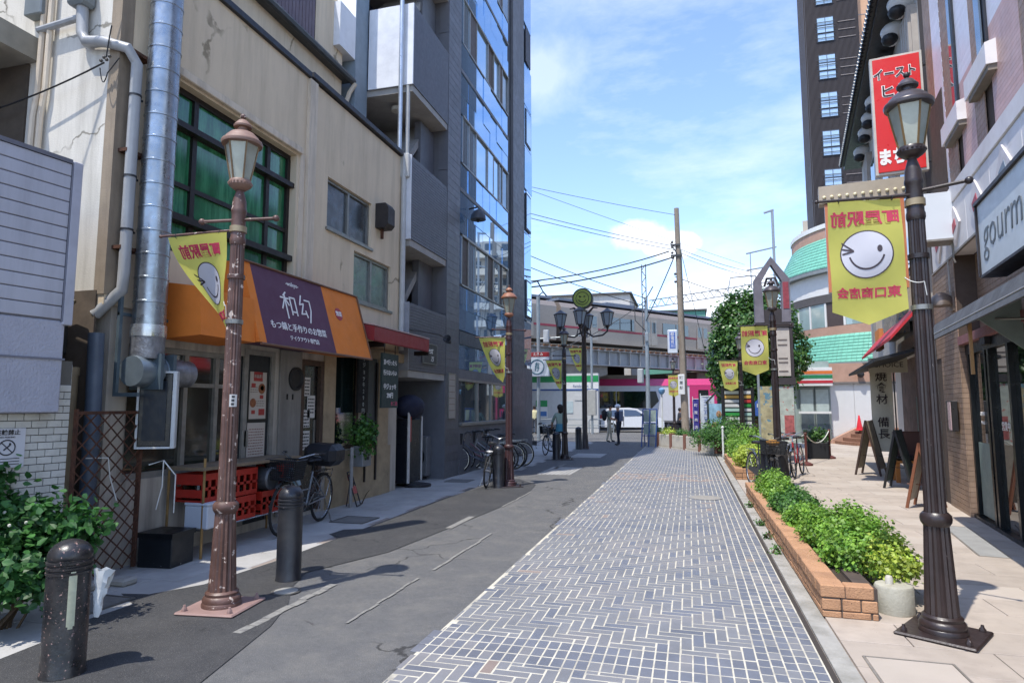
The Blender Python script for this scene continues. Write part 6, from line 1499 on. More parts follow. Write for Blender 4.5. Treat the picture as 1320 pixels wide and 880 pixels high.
# ivy pot by the bar door
iv = shrub('hanging_plant', 'bright green trailing plant beside the grey mailbox at the bar door', 'plant', (-5.22, 9.62, 0), (.17, .22, .3), 330, .06, lf5, None, 51, cz=1.12, hollow=.3, stems=1, flat=True)
b = M(); b.tube([(-.05, -.3, 0), (-.05, -.3, .95)], .03, 8); b.build('stand', mat('white stand', '#8d8b88', .6), iv)
b = M(); b.lathe([(.06, .85), (.09, .98)], 12, c=(0, .08, 0)); b.build('pot', mat('terracotta', '#7d4a30', .8), iv)
ml = thing('mailbox', 'grey metal mailbox with a round lock under the trailing plant', 'mailbox', (-5.36, 9.66, .62)); b = M(); b.box(0, .18, -.15, .15, 0, .34, .01); b.build('box', mat('grey mailbox', '#7f8385', .45, metal=.3), ml); b = M(); b.T = Matrix.Translation((.18, .03, .13)) @ Matrix.Rotation(pi / 2, 4, 'Y'); b.lathe([(.03, 0), (.03, .01), (.012, .012)], 14); b.build('lock', black, ml)
fc = thing('folding_cart', 'small folded cart with red and pink pads leaning under the mailbox', 'cart', (-5.3, 9.4, 0), .2)
b = M()
for s_ in (-.1, .1): b.tube([(.12, s_, .02), (-.05, s_, .55)], .01, 6); b.tube([(-.05, s_, .02), (.0, s_, .4)], .008, 6)
b.tube([(-.05, -.1, .55), (-.05, .1, .55)], .01, 6); b.tube([(.12, -.1, .02), (.12, .1, .02)], .01, 6); b.build('frame', black, fc)
b = M(); b.T = Matrix.Translation((.03, 0, .3)) @ Matrix.Rotation(-.3, 4, 'Y'); b.box(-.01, .01, -.09, .0, -.1, .02, .005); b.box(-.01, .01, .01, .09, -.1, .02, .005); b.build('pink_pad', mat('pink pad', '#a5524a', .7), fc, smooth=False)
b = M(); b.T = Matrix.Translation((-.04, 0, .46)) @ Matrix.Rotation(-.3, 4, 'Y'); b.box(-.01, .01, -.08, .08, -.05, .05, .01); b.build('red_pad', mat('red pad', '#7e1f22', .7), fc, smooth=False)
# concrete block with sprig beside planter
cbk = thing('concrete_block', 'round whitish concrete block at the end of the brick planter', 'block', (1.49, 5.72, .022)); b = M(); b.lathe([(.135, 0), (.138, .02), (.136, .19), (.128, .205), (.03, .21)], 32); b.build('block', mat('whitish concrete', '#a9a596', .85, var=.1, dirt='#77725f', damt=.6, dscale=4, bump=.4), cbk); b = M(); b.lathe([(.028, .2), (.03, .25), (.02, .27), (.015, .27)], 12, c=(-.03, 0, 0)); b.build('pipe_stub', mat('white stub', '#b9b4a8', .6), cbk)
# ---- the evergreen tree
tt = thing('evergreen_tree', 'broad glossy evergreen tree behind the house shaped sign', 'tree', (2.5, 27.0, 0))
rr = random.Random(77); b = M()
leaves(b, (.0, 0, 3.75), (1.8, 1.7, 2.35), 8000, .13, rr, amp=.28, freq=1.6, hollow=.72, flat=True, cut=.16)
leaves(b, (.0, 0, 3.75), (1.5, 1.4, 1.9), 2200, .16, rr, amp=.3, freq=1.6, hollow=.3, flat=True)
b.build('crown', lf4, tt, smooth=False)
b = M(); b.tube([(0, 0, 0), (.05, 0, 1.2), (.0, .05, 3), (.1, 0, 5.2)], [.16, .13, .09, .03], 8)
for i in range(9): a = i * .7; b.tube([(0, 0, 1.2 + i * .35), (.6 * cos(a), .6 * sin(a), 1.9 + i * .38), (1.2 * cos(a), 1.2 * sin(a), 2.5 + i * .4)], [.05, .035, .01], 5)
b.build('trunk', stem, tt)
# ============================================================ BICYCLES
tyre = mat('tyre rubber', '#1c1b1b', .85); chrome = mat('bicycle steel', '#9a9b9c', .28, metal=.9); spk = mat('spoke steel', '#85868a', .35, metal=.8)
bkb = mat('black wire basket', '#1b1c1e', .6); sadm = mat('saddle vinyl', '#151517', .5)
def bicycle(name, label, loc, rz, frame_c, basket=True, rear=False, lean=.06, group='bicycles parked along the left side', fw=.0):
    fm = mat('bicycle paint ' + frame_c, frame_c, .35, var=.06, coat=.3)
    t = thing(name, label, 'bicycle', loc, rz, group); t.rotation_euler = (0, lean, rz)
    for wy in (-.54, .54):
        b = M(); b.T = Matrix.Translation((0, wy, .335)); b.torus((0, 0, 0), .315, .018, 36, 8); w = b.build('wheel', tyre, t)
        b = M(); b.T = Matrix.Translation((0, wy, .335)); b.torus((0, 0, 0), .292, .009, 36, 6); b.build('rim', chrome, w)
        b = M(); b.T = Matrix.Translation((0, wy, .335))
        for i in range(20): a = 2 * pi * i / 20; b.cyl(((-1) ** i * .02, .02 * cos(a + .5), .02 * sin(a + .5)), (0, .29 * cos(a), .29 * sin(a)), .0016, n=3, cap=False)
        b.cyl((-.045, 0, 0), (.045, 0, 0), .016, n=8); b.build('spokes', spk, w)
        b = M(); ps = [(0, wy + .345 * cos(a), .335 + .345 * sin(a)) for a in [(.15 if wy > 0 else .55) * pi * 0 + x for x in ([.1 + i * .22 for i in range(10)] if wy < 0 else [.9 + i * .2 for i in range(8)])]]
        for p, q in zip(ps[:-1], ps[1:]): b.quad((-.022, p[1], p[2]), (.022, p[1], p[2]), (.022, q[1], q[2]), (-.022, q[1], q[2]))
        b.build('mudguard', chrome, t)
    b = M(); bb = (0, -.08, .3); hd = (0, .36, .78); hl = (0, .4, .62); st_ = (0, -.2, .72); rx_ = (0, -.54, .335)
    b.tube([hl, (0, .2, .42), bb], .016, 8); b.tube([bb, st_], .015, 8); b.tube([hd, hl], .02, 8); b.tube([(0, .35, .7), (0, .1, .5), (0, -.14, .5)], .011, 8)
    for s_ in (-.03, .03): b.tube([(s_, bb[1], bb[2]), (s_ * 1.6, rx_[1], rx_[2])], .009, 6); b.tube([(s_ * .5, -.19, .66), (s_ * 1.6, rx_[1], rx_[2])], .008, 6); b.tube([(s_ * .5, hl[1], hl[2]), (s_ * 1.4, .48, .5), (s_ * 1.6, .54, .335)], .009, 6)
    b.build('frame', fm, t)
    b = M(); b.tube([(0, .36, .78), (0, .33, .92)], .011, 6); b.tube([(-.27, .1, .99), (-.22, .26, 1.0), (-.08, .34, .95), (0, .34, .92), (.08, .34, .95), (.22, .26, 1.0), (.27, .1, .99)], .011, 8); hb = b.build('handlebar', chrome, t)
    for s_ in (-1, 1): b = M(); b.tube([(s_ * .275, .06, .99), (s_ * .245, .18, .995)], .017, 8); b.build('grip', sadm, hb); b = M(); b.tube([(s_ * .2, .28, .99), (s_ * .26, .16, .96)], .005, 4); b.build('brake_lever', chrome, hb)
    b = M(); b.tube([st_, (0, -.23, .84)], .012, 6); b.prism([(-.09, -.36, .86), (-.1, -.3, .89), (.1, -.3, .89), (.09, -.36, .86)], (0, 0, -.03)); b.ball((0, -.27, .875), .095, .1, .03, n=12, m=6); b.ball((0, -.15, .87), .04, .1, .022, n=10, m=6); b.build('saddle', sadm, t)
    b = M(); b.torus((.03, -.08, .3), .08, .005, 20, 4); b.cyl((.03, -.08, .3), (.07, -.02, .15), .009, n=6); b.cyl((-.03, -.08, .3), (-.07, -.14, .45), .009, n=6); b.box(.07, .15, -.05, .01, .13, .15); b.box(-.15, -.07, -.17, -.11, .44, .46); b.build('crank', chrome, t)
    b = M(); b.prism([(.045, -.0, .39), (.045, -.56, .37), (.045, -.58, .31), (.045, -.0, .22)], (.02, 0, 0)); b.build('chain_case', mat('chain case', '#3a3b3d', .5), t)
    b = M(); b.tube([(-.04, -.54, .335), (-.12, -.6, .03), (-.16, -.55, .015)], .008, 6); b.tube([(-.04, -.54, .335), (-.1, -.66, .02)], .006, 5); b.build('kickstand', chrome, t)
    b = M()
    for s_ in (-.06, .06): b.tube([(s_, -.22, .7), (s_, -.7, .72), (s_, -.54, .36)], .006, 5)
    for k in range(4): b.tube([(-.06, -.3 - k * .11, .715), (.06, -.3 - k * .11, .715)], .005, 4)
    b.build('rear_rack', chrome, t)
    def bask(yc, z0, w, d, h, nm, m):
        b = M()
        for i in range(15):
            f = i / 14 - .5
            for y in (-d / 2, d / 2): b.cyl((f * w * .85, yc + y * .85, z0), (f * w, yc + y, z0 + h), .005, n=3, cap=False)
            for x in (-w / 2, w / 2): b.cyl((x * .85, yc + f * d * .85, z0), (x, yc + f * d, z0 + h), .005, n=3, cap=False)
        for k in range(10):
            s_ = .85 + .15 * k / 9; z = z0 + h * k / 9; r = .009 if k == 9 else .005
            P_ = [(-w / 2 * s_, yc - d / 2 * s_, z), (w / 2 * s_, yc - d / 2 * s_, z), (w / 2 * s_, yc + d / 2 * s_, z), (-w / 2 * s_, yc + d / 2 * s_, z)]
            for p, q in zip(P_, P_[1:] + P_[:1]): b.cyl(p, q, r, n=4)
        b.box(-w * .42, w * .42, yc - d * .42, yc + d * .42, z0 - .004, z0 + .004)
        return b.build(nm, m, t)
    if basket: bask(.55, .7, .4, .3, .24, 'basket', bkb)
    if rear: bask(-.5, .74, .42, .34, .26, 'rear_basket', bkb)
    b = M(); b.T = Matrix.Translation((.0, .47, .6)) @ Matrix.Rotation(-pi / 2, 4, 'X'); b.lathe([(.02, -.03), (.035, 0), (.035, .02)], 12); b.build('headlight', chrome, t)
    return t
k1 = bicycle('bicycle', 'silver and black city bicycle with a front basket parked between restaurant and bollard', (-4.98, 7.55, .004), pi + .12, '#6a6d72', lean=-.05)
b = M(); b.box(-.24, .24, -.75, -.3, .78, 1.08, .08); b.build('black_cover', mat('black nylon cover', '#17191f', .5, bump=.4, bscale=20), k1)
BC = [(-4.92, 14.75, 1.9, '#32384a', 'dark blue bicycle with a basket, leftmost in the row before the blue glass building'), (-4.95, 15.2, 1.75, '#6b2f3c', 'wine red bicycle second in the row before the blue glass building'), (-4.9, 15.65, 1.85, '#9a9da0', 'silver bicycle in the middle of the row before the blue glass building'),
      (-4.95, 16.1, 1.7, '#39544c', 'green bicycle in the row before the blue glass building'), (-4.9, 16.6, 1.8, '#2a2c30', 'black bicycle at the far end of the row before the blue glass building')]
for x, y, rz, c, lab in BC: bicycle('bicycle', lab, (x, y, .004), rz, c, lean=.05, group='bicycles in a row before the glass building')
bicycle('bicycle', 'thin dark bicycle leaning behind the bollard by the second rose brown lamp', (-3.98, 12.75, .004), .1, '#23262b', basket=False, lean=.1)
bicycle('bicycle', 'pale framed bicycle standing sideways past the charcoal building corner', (-5.3, 22.4, .004), -pi / 2 + .2, '#8b8d86', lean=.04)
r1_ = bicycle('bicycle', 'black shopping bicycle with a wide front basket beside the black pedestal lamp', (1.3, 13.4, .03), pi + .25, '#1b1c1f', lean=-.06, group='bicycles parked on the right pavement')
b = M(); b.ball((0, .52, .9), .13, .1, .06, n=12, m=6); b.build('basket_bag', mat('orange black bag', '#b07a2c', .7, var=.6, scale=18), r1_)
bicycle('bicycle', 'white framed bicycle right of the fat black pedestal', (2.0, 15.2, .03), pi - .25, '#c9cacb', basket=False, lean=.06, group='bicycles parked on the right pavement')
bicycle('bicycle', 'small red bicycle on the open side of the right pavement', (2.35, 15.9, .03), pi - .3, '#9c2f35', basket=False, lean=.06, group='bicycles parked on the right pavement')
bicycle('bicycle', 'silver bicycle half hidden behind the hedge and directory board', (2.1, 21.5, .02), 1.2, '#9a9da0', group='bicycles parked on the right pavement')
pb = bicycle('bicycle', 'bicycle pushed by the walking person in the green shirt', (-4.35, 20.3, .004), .55, '#5c646c', basket=True, group='bicycles in use')

# ============================================================ PEOPLE
skinm = mat('skin', '#b98a6c', .55, var=.05); hair = mat('dark hair', '#17120f', .6)
def person(label, loc, rz, J, R_, parts, mats, hair_kind='short', name='person', cat='person'):
    """J joints, parts: list of (joint a, joint b, material index)"""
    t = thing(name, label, cat, loc, rz)
    keys = list(J); ix = {k: i for i, k in enumerate(keys)}
    me = bpy.data.meshes.new('body'); me.from_pydata([J[k] for k in keys], [(ix[a], ix[c]) for a, c, _ in parts], [])
    o = bpy.data.objects.new('body', me); COL.objects.link(o)
    sk = o.modifiers.new('s', 'SKIN'); sv = me.skin_vertices[0].data
    for k in keys: r = R_[k]; sv[ix[k]].radius = (r, r) if not isinstance(r, tuple) else r
    sv[ix['pelvis']].use_root = True
    o.modifiers.new('u', 'SUBSURF').levels = 1
    dg = bpy.context.evaluated_depsgraph_get(); dg.update(); nm = bpy.data.meshes.new_from_object(o.evaluated_get(dg)); bpy.data.objects.remove(o)
    segs = [(Vector(J[a]), Vector(J[c]), m_) for a, c, m_ in parts]
    nm.materials.clear()
    for m_ in mats: nm.materials.append(m_)
    for p in nm.polygons:
        c = p.center; best = None
        for a, e, m_ in segs:
            d = e - a; tt_ = max(0, min(1, (c - a).dot(d) / max(d.length_squared, 1e-9))); q = (c - (a + d * tt_)).length
            if best is None or q < best[0]: best = (q, m_)
        p.material_index = best[1]; p.use_smooth = True
    bo = bpy.data.objects.new('body', nm); COL.objects.link(bo); bo.parent = t
    h = Vector(J['head'])
    # face: nose, ears, eyes; front is +y
    b = M(); b.ball((h.x, h.y + .098, h.z - .01), .014, .02, .022, n=6, m=4); b.ball((h.x - .082, h.y, h.z), .012, .02, .03, n=6, m=4); b.ball((h.x + .082, h.y, h.z), .012, .02, .03, n=6, m=4); b.build('face_features', skinm, bo)
    b = M(); b.ball((h.x - .032, h.y + .088, h.z + .015), .009, n=6, m=4); b.ball((h.x + .032, h.y + .088, h.z + .015), .009, n=6, m=4); b.box(h.x - .022, h.x + .022, h.y + .085, h.y + .092, h.z - .05, h.z - .044); b.build('eyes_mouth', hair, bo)
    if hair_kind != 'none':
        b = M(); b.ball((h.x, h.y - .018, h.z + .035), .096, .1, .1, n=12, m=8); 
        if hair_kind == 'long': b.ball((h.x, h.y - .055, h.z - .05), .08, .06, .12, n=10, m=6)
        b.build('hair', hair, bo)
    # hands with fingers
    for s_ in ('l', 'r'):
        if s_ + 'hand' not in J: continue
        hh = Vector(J[s_ + 'hand']); w_ = Vector(J[s_ + 'wrist']); d = (hh - w_).normalized(); sd = d.orthogonal().normalized()
        b = M()
        for k in range(4): 
            a = hh + sd * (k - 1.5) * .018; b.tube([tuple(a), tuple(a + d * .035), tuple(a + d * .06 + d.cross(sd) * .015)], [.008, .008, .006], 5)
        a = hh - d * .04 + sd * .035; b.tube([tuple(a), tuple(a + sd * .02 + d * .02), tuple(a + sd * .022 + d * .045)], [.009, .008, .006], 5)
        b.build('fingers', skinm, bo)
    return t, bo
def pose(la, ra, lf, rf, lean=0, H=1.68, lelb=None, relb=None):
    s = H / 1.7; v = lambda x, y, z: (x * s, y * s, z * s)
    J = dict(pelvis=v(0, 0, .93), waist=v(0, lean * .3, 1.08), chest=v(0, lean * .8, 1.3), neck=v(0, lean, 1.46), chin=v(0, lean + .01, 1.53), head=v(0, lean + .015, 1.61), top=v(0, lean + .01, 1.68),
             lsh=v(-.17, lean * .9, 1.4), rsh=v(.17, lean * .9, 1.4), lhip=v(-.09, 0, .9), rhip=v(.09, 0, .9))
    J['lelb'] = v(*(lelb or (-.26, lean * .8 - .03, 1.14))); J['relb'] = v(*(relb or (.26, lean * .8 - .03, 1.14)))
    J['lwrist'] = v(*la); J['rwrist'] = v(*ra)
    for q, a in (('l', la), ('r', ra)):
        e = Vector(J[q + 'elb']); w_ = Vector(J[q + 'wrist']); J[q + 'hand'] = tuple(w_ + (w_ - e).normalized() * .08)
    for q, f, sx in (('l', lf, -.1), ('r', rf, .1)):
        J[q + 'knee'] = v(sx, f * .45 + .03, .5); J[q + 'ankle'] = v(sx, f, .08); J[q + 'toe'] = v(sx, f + .16, .035)
    R_ = dict(pelvis=(.14, .11), waist=(.13, .1), chest=(.155, .105), neck=.05, chin=.06, head=.088, top=.06, lsh=.062, rsh=.062, lhip=.09, rhip=.09, lelb=.043, relb=.043, lwrist=.028, rwrist=.028, lhand=.032, rhand=.032, lknee=.062, rknee=.062, lankle=.042, rankle=.042, ltoe=.036, rtoe=.036)
    P_ = [('pelvis', 'waist', 0), ('waist', 'chest', 0), ('chest', 'neck', 0), ('neck', 'chin', 2), ('chin', 'head', 2), ('head', 'top', 2), ('chest', 'lsh', 0), ('chest', 'rsh', 0), ('lsh', 'lelb', 0), ('rsh', 'relb', 0), ('lelb', 'lwrist', 2), ('relb', 'rwrist', 2), ('lwrist', 'lhand', 2), ('rwrist', 'rhand', 2),
          ('pelvis', 'lhip', 1), ('pelvis', 'rhip', 1), ('lhip', 'lknee', 1), ('rhip', 'rknee', 1), ('lknee', 'lankle', 1), ('rknee', 'rankle', 1), ('lankle', 'ltoe', 3), ('rankle', 'rtoe', 3)]
    return J, R_, P_
shoe = mat('black shoes', '#141414', .5)
def cl(n, c): return mat(n, c, .85, var=.08, bump=.2, bscale=30)
# guard in navy with white helmet, seen side on
J, R_, P_ = pose((-.12, .24, 1.12), (.14, .26, 1.1), -.06, .1, .03, 1.66)
g_, gb_ = person('person in navy uniform and white helmet standing with arms folded forward', (-2.86, 26.9, 0), 1.2, J, R_, P_, [cl('navy uniform', '#1c2438'), cl('navy trousers', '#171c2b'), skinm, shoe], 'none')
for o_ in (gb_,):
    h = Vector(J['head']); b = M(); b.ball((h.x, h.y - .005, h.z + .045), .115, .125, .095, n=14, m=8); b.lathe([(.13, 0), (.132, .012), (.11, .02)], 18, c=(h.x, h.y + .01, h.z + .03)); b.build('helmet', mat('white helmet', '#d2d4d6', .3), o_)
    b = M(); b.box(-.16, .16, -.13, -.1, 1.0, 1.42, .02); b.box(-.14, .14, .1, .13, 1.05, 1.38, .02); b.build('vest', cl('blue grey vest', '#5a6680'), o_)
J, R_, P_ = pose((-.2, .2, 1.05), (.2, .22, 1.08), .12, -.12, .06, 1.66)
m_, mb_ = person('person in grey shirt and khaki trousers with a black rucksack', (-3.55, 29.2, 0), -1.35, J, R_, P_, [cl('grey shirt', '#6f7466'), cl('khaki trousers', '#a8a08e'), skinm, shoe])
b = M(); b.ball((0, -.2, 1.22), .16, .13, .26, n=14, m=9); b.build('rucksack', cl('black rucksack', '#15161a'), mb_)
J, R_, P_ = pose((-.16, .42, 1.02), (.2, .3, 1.02), .2, -.18, .06, 1.63, lelb=(-.24, .16, 1.16), relb=(.25, .1, 1.16))
w_, wb_ = person('person in a pale green top and dark trousers pushing a bicycle', (-3.95, 20.0, .004), .55, J, R_, P_, [cl('pale green top', '#8fa395'), cl('dark trousers', '#1d1f28'), skinm, shoe], 'long')
b = M(); b.lathe([(.17, .82), (.16, .95), (.145, 1.06)], 18, cap=False); b.build('skirt_hem', cl('teal hem', '#4c8aa0'), wb_)
J, R_, P_ = pose((-.2, .3, 1.1), (.2, .3, 1.1), .05, -.05, .04, 1.62)
person('distant person in a pale yellow shirt before the corner store', (-8.9, 37.0, 0), .2, J, R_, P_, [cl('pale yellow shirt', '#c4bd95'), cl('grey trousers', '#4b4c50'), skinm, shoe])
# rider on a scooter behind the planters
J, R_, P_ = pose((-.24, .4, 1.0), (.24, .4, 1.0), .3, .3, .1, 1.5)
for q in 'lr':
    s_ = -1 if q == 'l' else 1
    J['pelvis'] = (0, 0, .78); J['waist'] = (0, .03, .92); J[q + 'hip'] = (s_ * .1, .02, .76); J[q + 'knee'] = (s_ * .14, .38, .72); J[q + 'ankle'] = (s_ * .13, .36, .3); J[q + 'toe'] = (s_ * .13, .5, .27)
person('person in dark clothes riding a scooter behind the planters', (-.6, 35.5, 0), -1.3, J, R_, P_, [cl('charcoal jacket', '#2f3038'), cl('dark trousers', '#1d1f28'), skinm, shoe])
sct = thing('scooter', 'dark scooter ridden behind the concrete planters', 'scooter', (-.55, 35.6, 0), -1.3)
for wy in (-.5, .7): b = M(); b.torus((0, wy, .22), .18, .05, 24, 8); b.ball((0, wy, .22), .08, .1, .1); b.build('wheel', tyre, sct)
b = M(); b.box(-.15, .15, -.65, .1, .35, .7, .08); b.box(-.15, .15, .05, .5, .25, .33, .03); b.prism([(-.17, .45, .25), (-.17, .52, .25), (-.17, .68, .95), (-.17, .6, 1.0)], (.34, 0, 0)); b.build('body', mat('dark scooter paint', '#26262c', .3, coat=.5), sct)
b = M(); b.box(-.14, .14, -.6, .05, .7, .78, .04); b.build('seat', sadm, sct); b = M(); b.tube([(-.32, .5, 1.02), (0, .62, .98), (.32, .5, 1.02)], .015, 6); b.ball((0, .68, .9), .06); b.build('handlebar', chrome, sct)

# ============================================================ WHITE CAR
car = thing('parked_car', 'white hatchback car passing behind the two standing people', 'car', (-3.55, 41.5, 0), -pi / 2 + .06)
cw = mat('white car paint', '#c9cacc', .25, var=.02, coat=.6); cgl = glassy('car glass', '#15191c', .03, 1)
# local: +y is forward; x half width .8
prof = [(-1.95, .32), (-1.98, .75), (-1.9, 1.0), (-1.75, 1.38), (-1.45, 1.5), (-.2, 1.54), (.35, 1.46), (1.0, 1.05), (1.75, .88), (1.97, .68), (1.98, .32)]
b = M(); n = len(prof)
def sec(x, inset): return [(x * (1 - inset * max(0, (z - .95)) * .45), y, z) for y, z in prof]
rows = [sec(-.83, 1), sec(-.78, 1), sec(.78, 1), sec(.83, 1)]
vs = [(-.8 * (1 - max(0, z - .95) * .3), y * .985, z * .985 + .005) for y, z in prof] + sec(-.76, .6) + sec(.76, .6) + [(.8 * (1 - max(0, z - .95) * .3), y * .985, z * .985 + .005) for y, z in prof]
fs = [tuple(range(n))[::-1], tuple(3 * n + i for i in range(n))]
for r in range(3):
    for i in range(n): j = (i + 1) % n; fs.append((r * n + i, r * n + j, (r + 1) * n + j, (r + 1) * n + i))
b.add(vs, fs); b.build('body', cw, car, ang=30)
for s_ in (-1, 1):
    for (ps, nm) in (([(-1.35, 1.02), (-1.3, 1.38), (-.55, 1.42), (-.55, 1.02)], 'window'), ([(-.48, 1.02), (-.48, 1.42), (.25, 1.38), (.8, 1.04)], 'window'), ([(-1.72, 1.04), (-1.62, 1.32), (-1.42, 1.35), (-1.42, 1.04)], 'window')):
        b = M(); q = [(s_ * (.815 * (1 - max(0, z - .95) * .3)), y, z) for y, z in ps]; b.poly(q if s_ > 0 else q[::-1]); b.build(nm, cgl, car, smooth=False)
    for wy in (-1.25, 1.25):
        b = M(); b.T = Matrix.Translation((s_ * .72, wy, .3)) @ Matrix.Rotation(pi / 2, 4, 'Y'); b.lathe([(.3, -.1), (.31, -.05), (.31, .08), (.28, .11), (.2, .11)], 24); w = b.build('wheel', tyre, car)
        b = M(); b.T = Matrix.Translation((s_ * .74, wy, .3)) @ Matrix.Rotation(s_ * pi / 2, 4, 'Y'); b.lathe([(.2, .08), (.19, .1), (.05, .095), (.03, .11)], 16); b.build('rim', chrome, w)
    b = M(); b.box(s_ * .6, s_ * .8, -1.99, -1.86, .85, 1.1, .02); b.build('tail_light', mat('red lens', '#a01820', .2), car)
    b = M(); b.box(s_ * .5, s_ * .78, 1.8, 1.95, .66, .82, .03); b.build('headlight', mat('lamp lens', '#b5bcc0', .1), car)
    b = M(); b.ball((s_ * .92, .75, 1.05), .08, .07, .06, n=8); b.build('mirror', cw, car)
    b = M(); b.box(s_ * .81, s_ * .815, -.54, -.5, .4, 1.0); b.build('door_gap', black, car)
b = M(); b.quad((-.62, 1.04, 1.05), (.62, 1.04, 1.05), (.58, .4, 1.46), (-.58, .4, 1.46)); b.build('windscreen', cgl, car, smooth=False)
b = M(); b.box(-.6, .6, -1.91, -1.8, 1.05, 1.32, .01); b.build('rear_window', cgl, car)
b = M(); b.box(-.78, .78, -2.0, -1.9, .3, .45, .02); b.box(-.78, .78, 1.9, 2.0, .28, .4, .02); b.build('bumper', mat('dark bumper', '#2c2d30', .5), car)

# ============================================================ POLES, WIRES, SIGNS
wp_ = mat('weathered pole', '#8d8172', .85, var=.12, dirt='#5c5248', damt=.5, dscale=1.5, streak=True)
gp_ = mat('grey steel pole', '#8f979b', .5, metal=.3, var=.12)
up = thing('utility_pole', 'tall tan utility pole with cables rising over the street end', 'utility pole', (-.22, 33, 0))
b = M(); b.tube([(0, 0, 0), (-.16, 0, 11.75)], [.19, .12], 14); b.build('pole', wp_, up)
b = M(); b.box(-.5, .02, -.18, -.1, 9.2, 9.3); b.box(-.45, .0, -.18, -.1, 9.75, 9.85); b.tube([(-.15, -.1, 9.3), (-.5, -.1, 9.9)], .03, 6); b.build('bracket', mat('dark steel', '#3a3c3e', .6), up, smooth=False)
for i, z in enumerate((9.15, 9.4, 9.7, 9.95, 8.3, 7.9)): b = M(); b.ball((-.42 if i < 4 else -.3, -.14, z), .07, n=8); b.build('insulator', mat('brown insulator', '#4e4a48', .3), up)
b = M(); b.tube([(.1, -.13, 3.0), (.02, -.13, 9.5)], .02, 5); b.build('conduit', mat('dark steel', '#3a3c3e'), up)
pls = thing('blue_pole_sign', 'upright white sign with a blue panel of white characters on the tan utility pole', 'sign', (-.72, 32.8, 4.25))
b = M(); b.box(-.26, .22, -.05, .05, 0, 1.2, .04); b.build('plate', mat('white pole sign', '#c6cad0', .4), pls)
b = M(); b.box(-.16, .12, -.06, -.05, .25, 1.08, .02); b.build('blue_panel', mat('sign blue', '#3a5fa8', .5), pls)
for i, c in enumerate('都電荒川'): text(c, .2, letw, pls, (-.02, -.062, .96 - i * .2), RF)
pst = thing('pole_poster', 'white paper strip with black characters wrapped on the tan utility pole', 'poster', (-.42, 32.75, 2.2)); b = M(); b.box(-.1, .22, -.06, .0, 0, 1.0, .02); b.build('sheet', white, pst)
for i, c in enumerate('町屋駅'): text(c, .18, blk, pst, (.05, -.063, .82 - i * .25), RF)
sp2 = thing('signal_pole', 'grey steel pole carrying a pedestrian signal at the street end', 'pole', (-2.2, 36, 0))
b = M(); b.tube([(0, 0, 0), (0, 0, 7.7)], [.13, .09], 12); b.build('pole', gp_, sp2)
b = M(); b.box(-.55, -.2, -.15, .1, 2.9, 3.7, .04); b.build('signal_head', mat('signal housing', '#a5a8a6', .5), sp2); b = M(); b.box(-.08, .1, -.2, -.1, 5.2, 5.7, .02); b.build('junction_box', gp_, sp2)
b = M(); b.tube([(-.05, -.1, 5.8), (-.6, -.1, 6.4), (-.65, -.1, 7.6)], .025, 5); b.tube([(0, 0, 7.6), (.4, 0, 8.3)], .03, 5); b.build('cable_bracket', mat('dark steel', '#3a3c3e'), sp2)
wire = mat('overhead wire', '#2f3338', .7)
def wr(label, a, c, sag, r=.018):
    t = thing('overhead_wire', label, 'wire', a, 0, 'overhead wires strung to the utility poles'); a = Vector(a); c = Vector(c)
    b = M(); b.tube([tuple(Vector(p) - a) for p in hang(a, c, sag, 16)], r, 4, cap=False); b.build('cable', wire, t)
def ext(p, q, k=1.7):   # carry the line on behind the charcoal building
    p, q = Vector(p), Vector(q); return tuple(q + (p - q) * k)
pt = (-.38, 33, 11.4); pm = (-.6, 32.85, 9.75)
wr('highest thin wire sloping from the pole top to the left', ext((-6.88, 28, 11.95), pt), pt, .15, .012)
wr('thin wire leaving the pole head below the top one', ext((-6.88, 28, 11.6), (-.6, 33, 9.85), 1.5), (4.1, 48, 11.8), .1, .012)
wr('upper of three wires from the left to the pole bracket', ext((-6.88, 28, 10.72), pm), pm, .2, .015)
wr('middle of three wires from the left to the pole bracket', ext((-6.88, 28, 10.5), (-.6, 33, 9.6)), (-.6, 33, 9.6), .2, .015)
wr('thick sagging cable below the pole bracket at left', ext((-6.9, 28, 7.86), (-.8, 32.9, 9.5)), (-.8, 32.9, 9.5), .55, .03)
wr('thickest sagging cable meeting the pole under its bracket', ext((-6.9, 28, 7.64), (-.55, 32.9, 9.2)), (-.55, 32.9, 9.2), .6, .035)
wr('wire from the far left to the grey signal pole top', ext((-6.9, 28, 8.7), (-2.2, 36, 7.65), 1.5), (-2.2, 36, 7.65), .2, .02)
wr('lower wire from the far left to the grey signal pole', ext((-6.9, 28, 8.2), (-2.2, 36, 7.2), 1.5), (-2.2, 36, 7.2), .25, .02)
wr('wire running off right from the pole bracket over the tree', pm, (6.5, 50, 11.3), .3, .016)
wr('second wire running off right from the pole bracket', (-.6, 33, 9.6), (6.5, 50, 10.9), .3, .016)
wr('wire running off right at the height of the gantry', (-.55, 33, 8.2), (6.5, 50, 9.3), .3, .02)
wr('steep stay cable from the pole bracket down to the signal pole', (-.55, 32.9, 9.2), (-2.25, 36, 6.3), .05, .03)
wr('long drooping cable from the signal pole down to the left', (-2.2, 35.9, 7.5), (-9.5, 33, 4.0), .6, .022)
wr('guy line slanting down right from the utility pole', (-.35, 33, 10.2), (1.1, 34.5, 3.2), .05, .014)
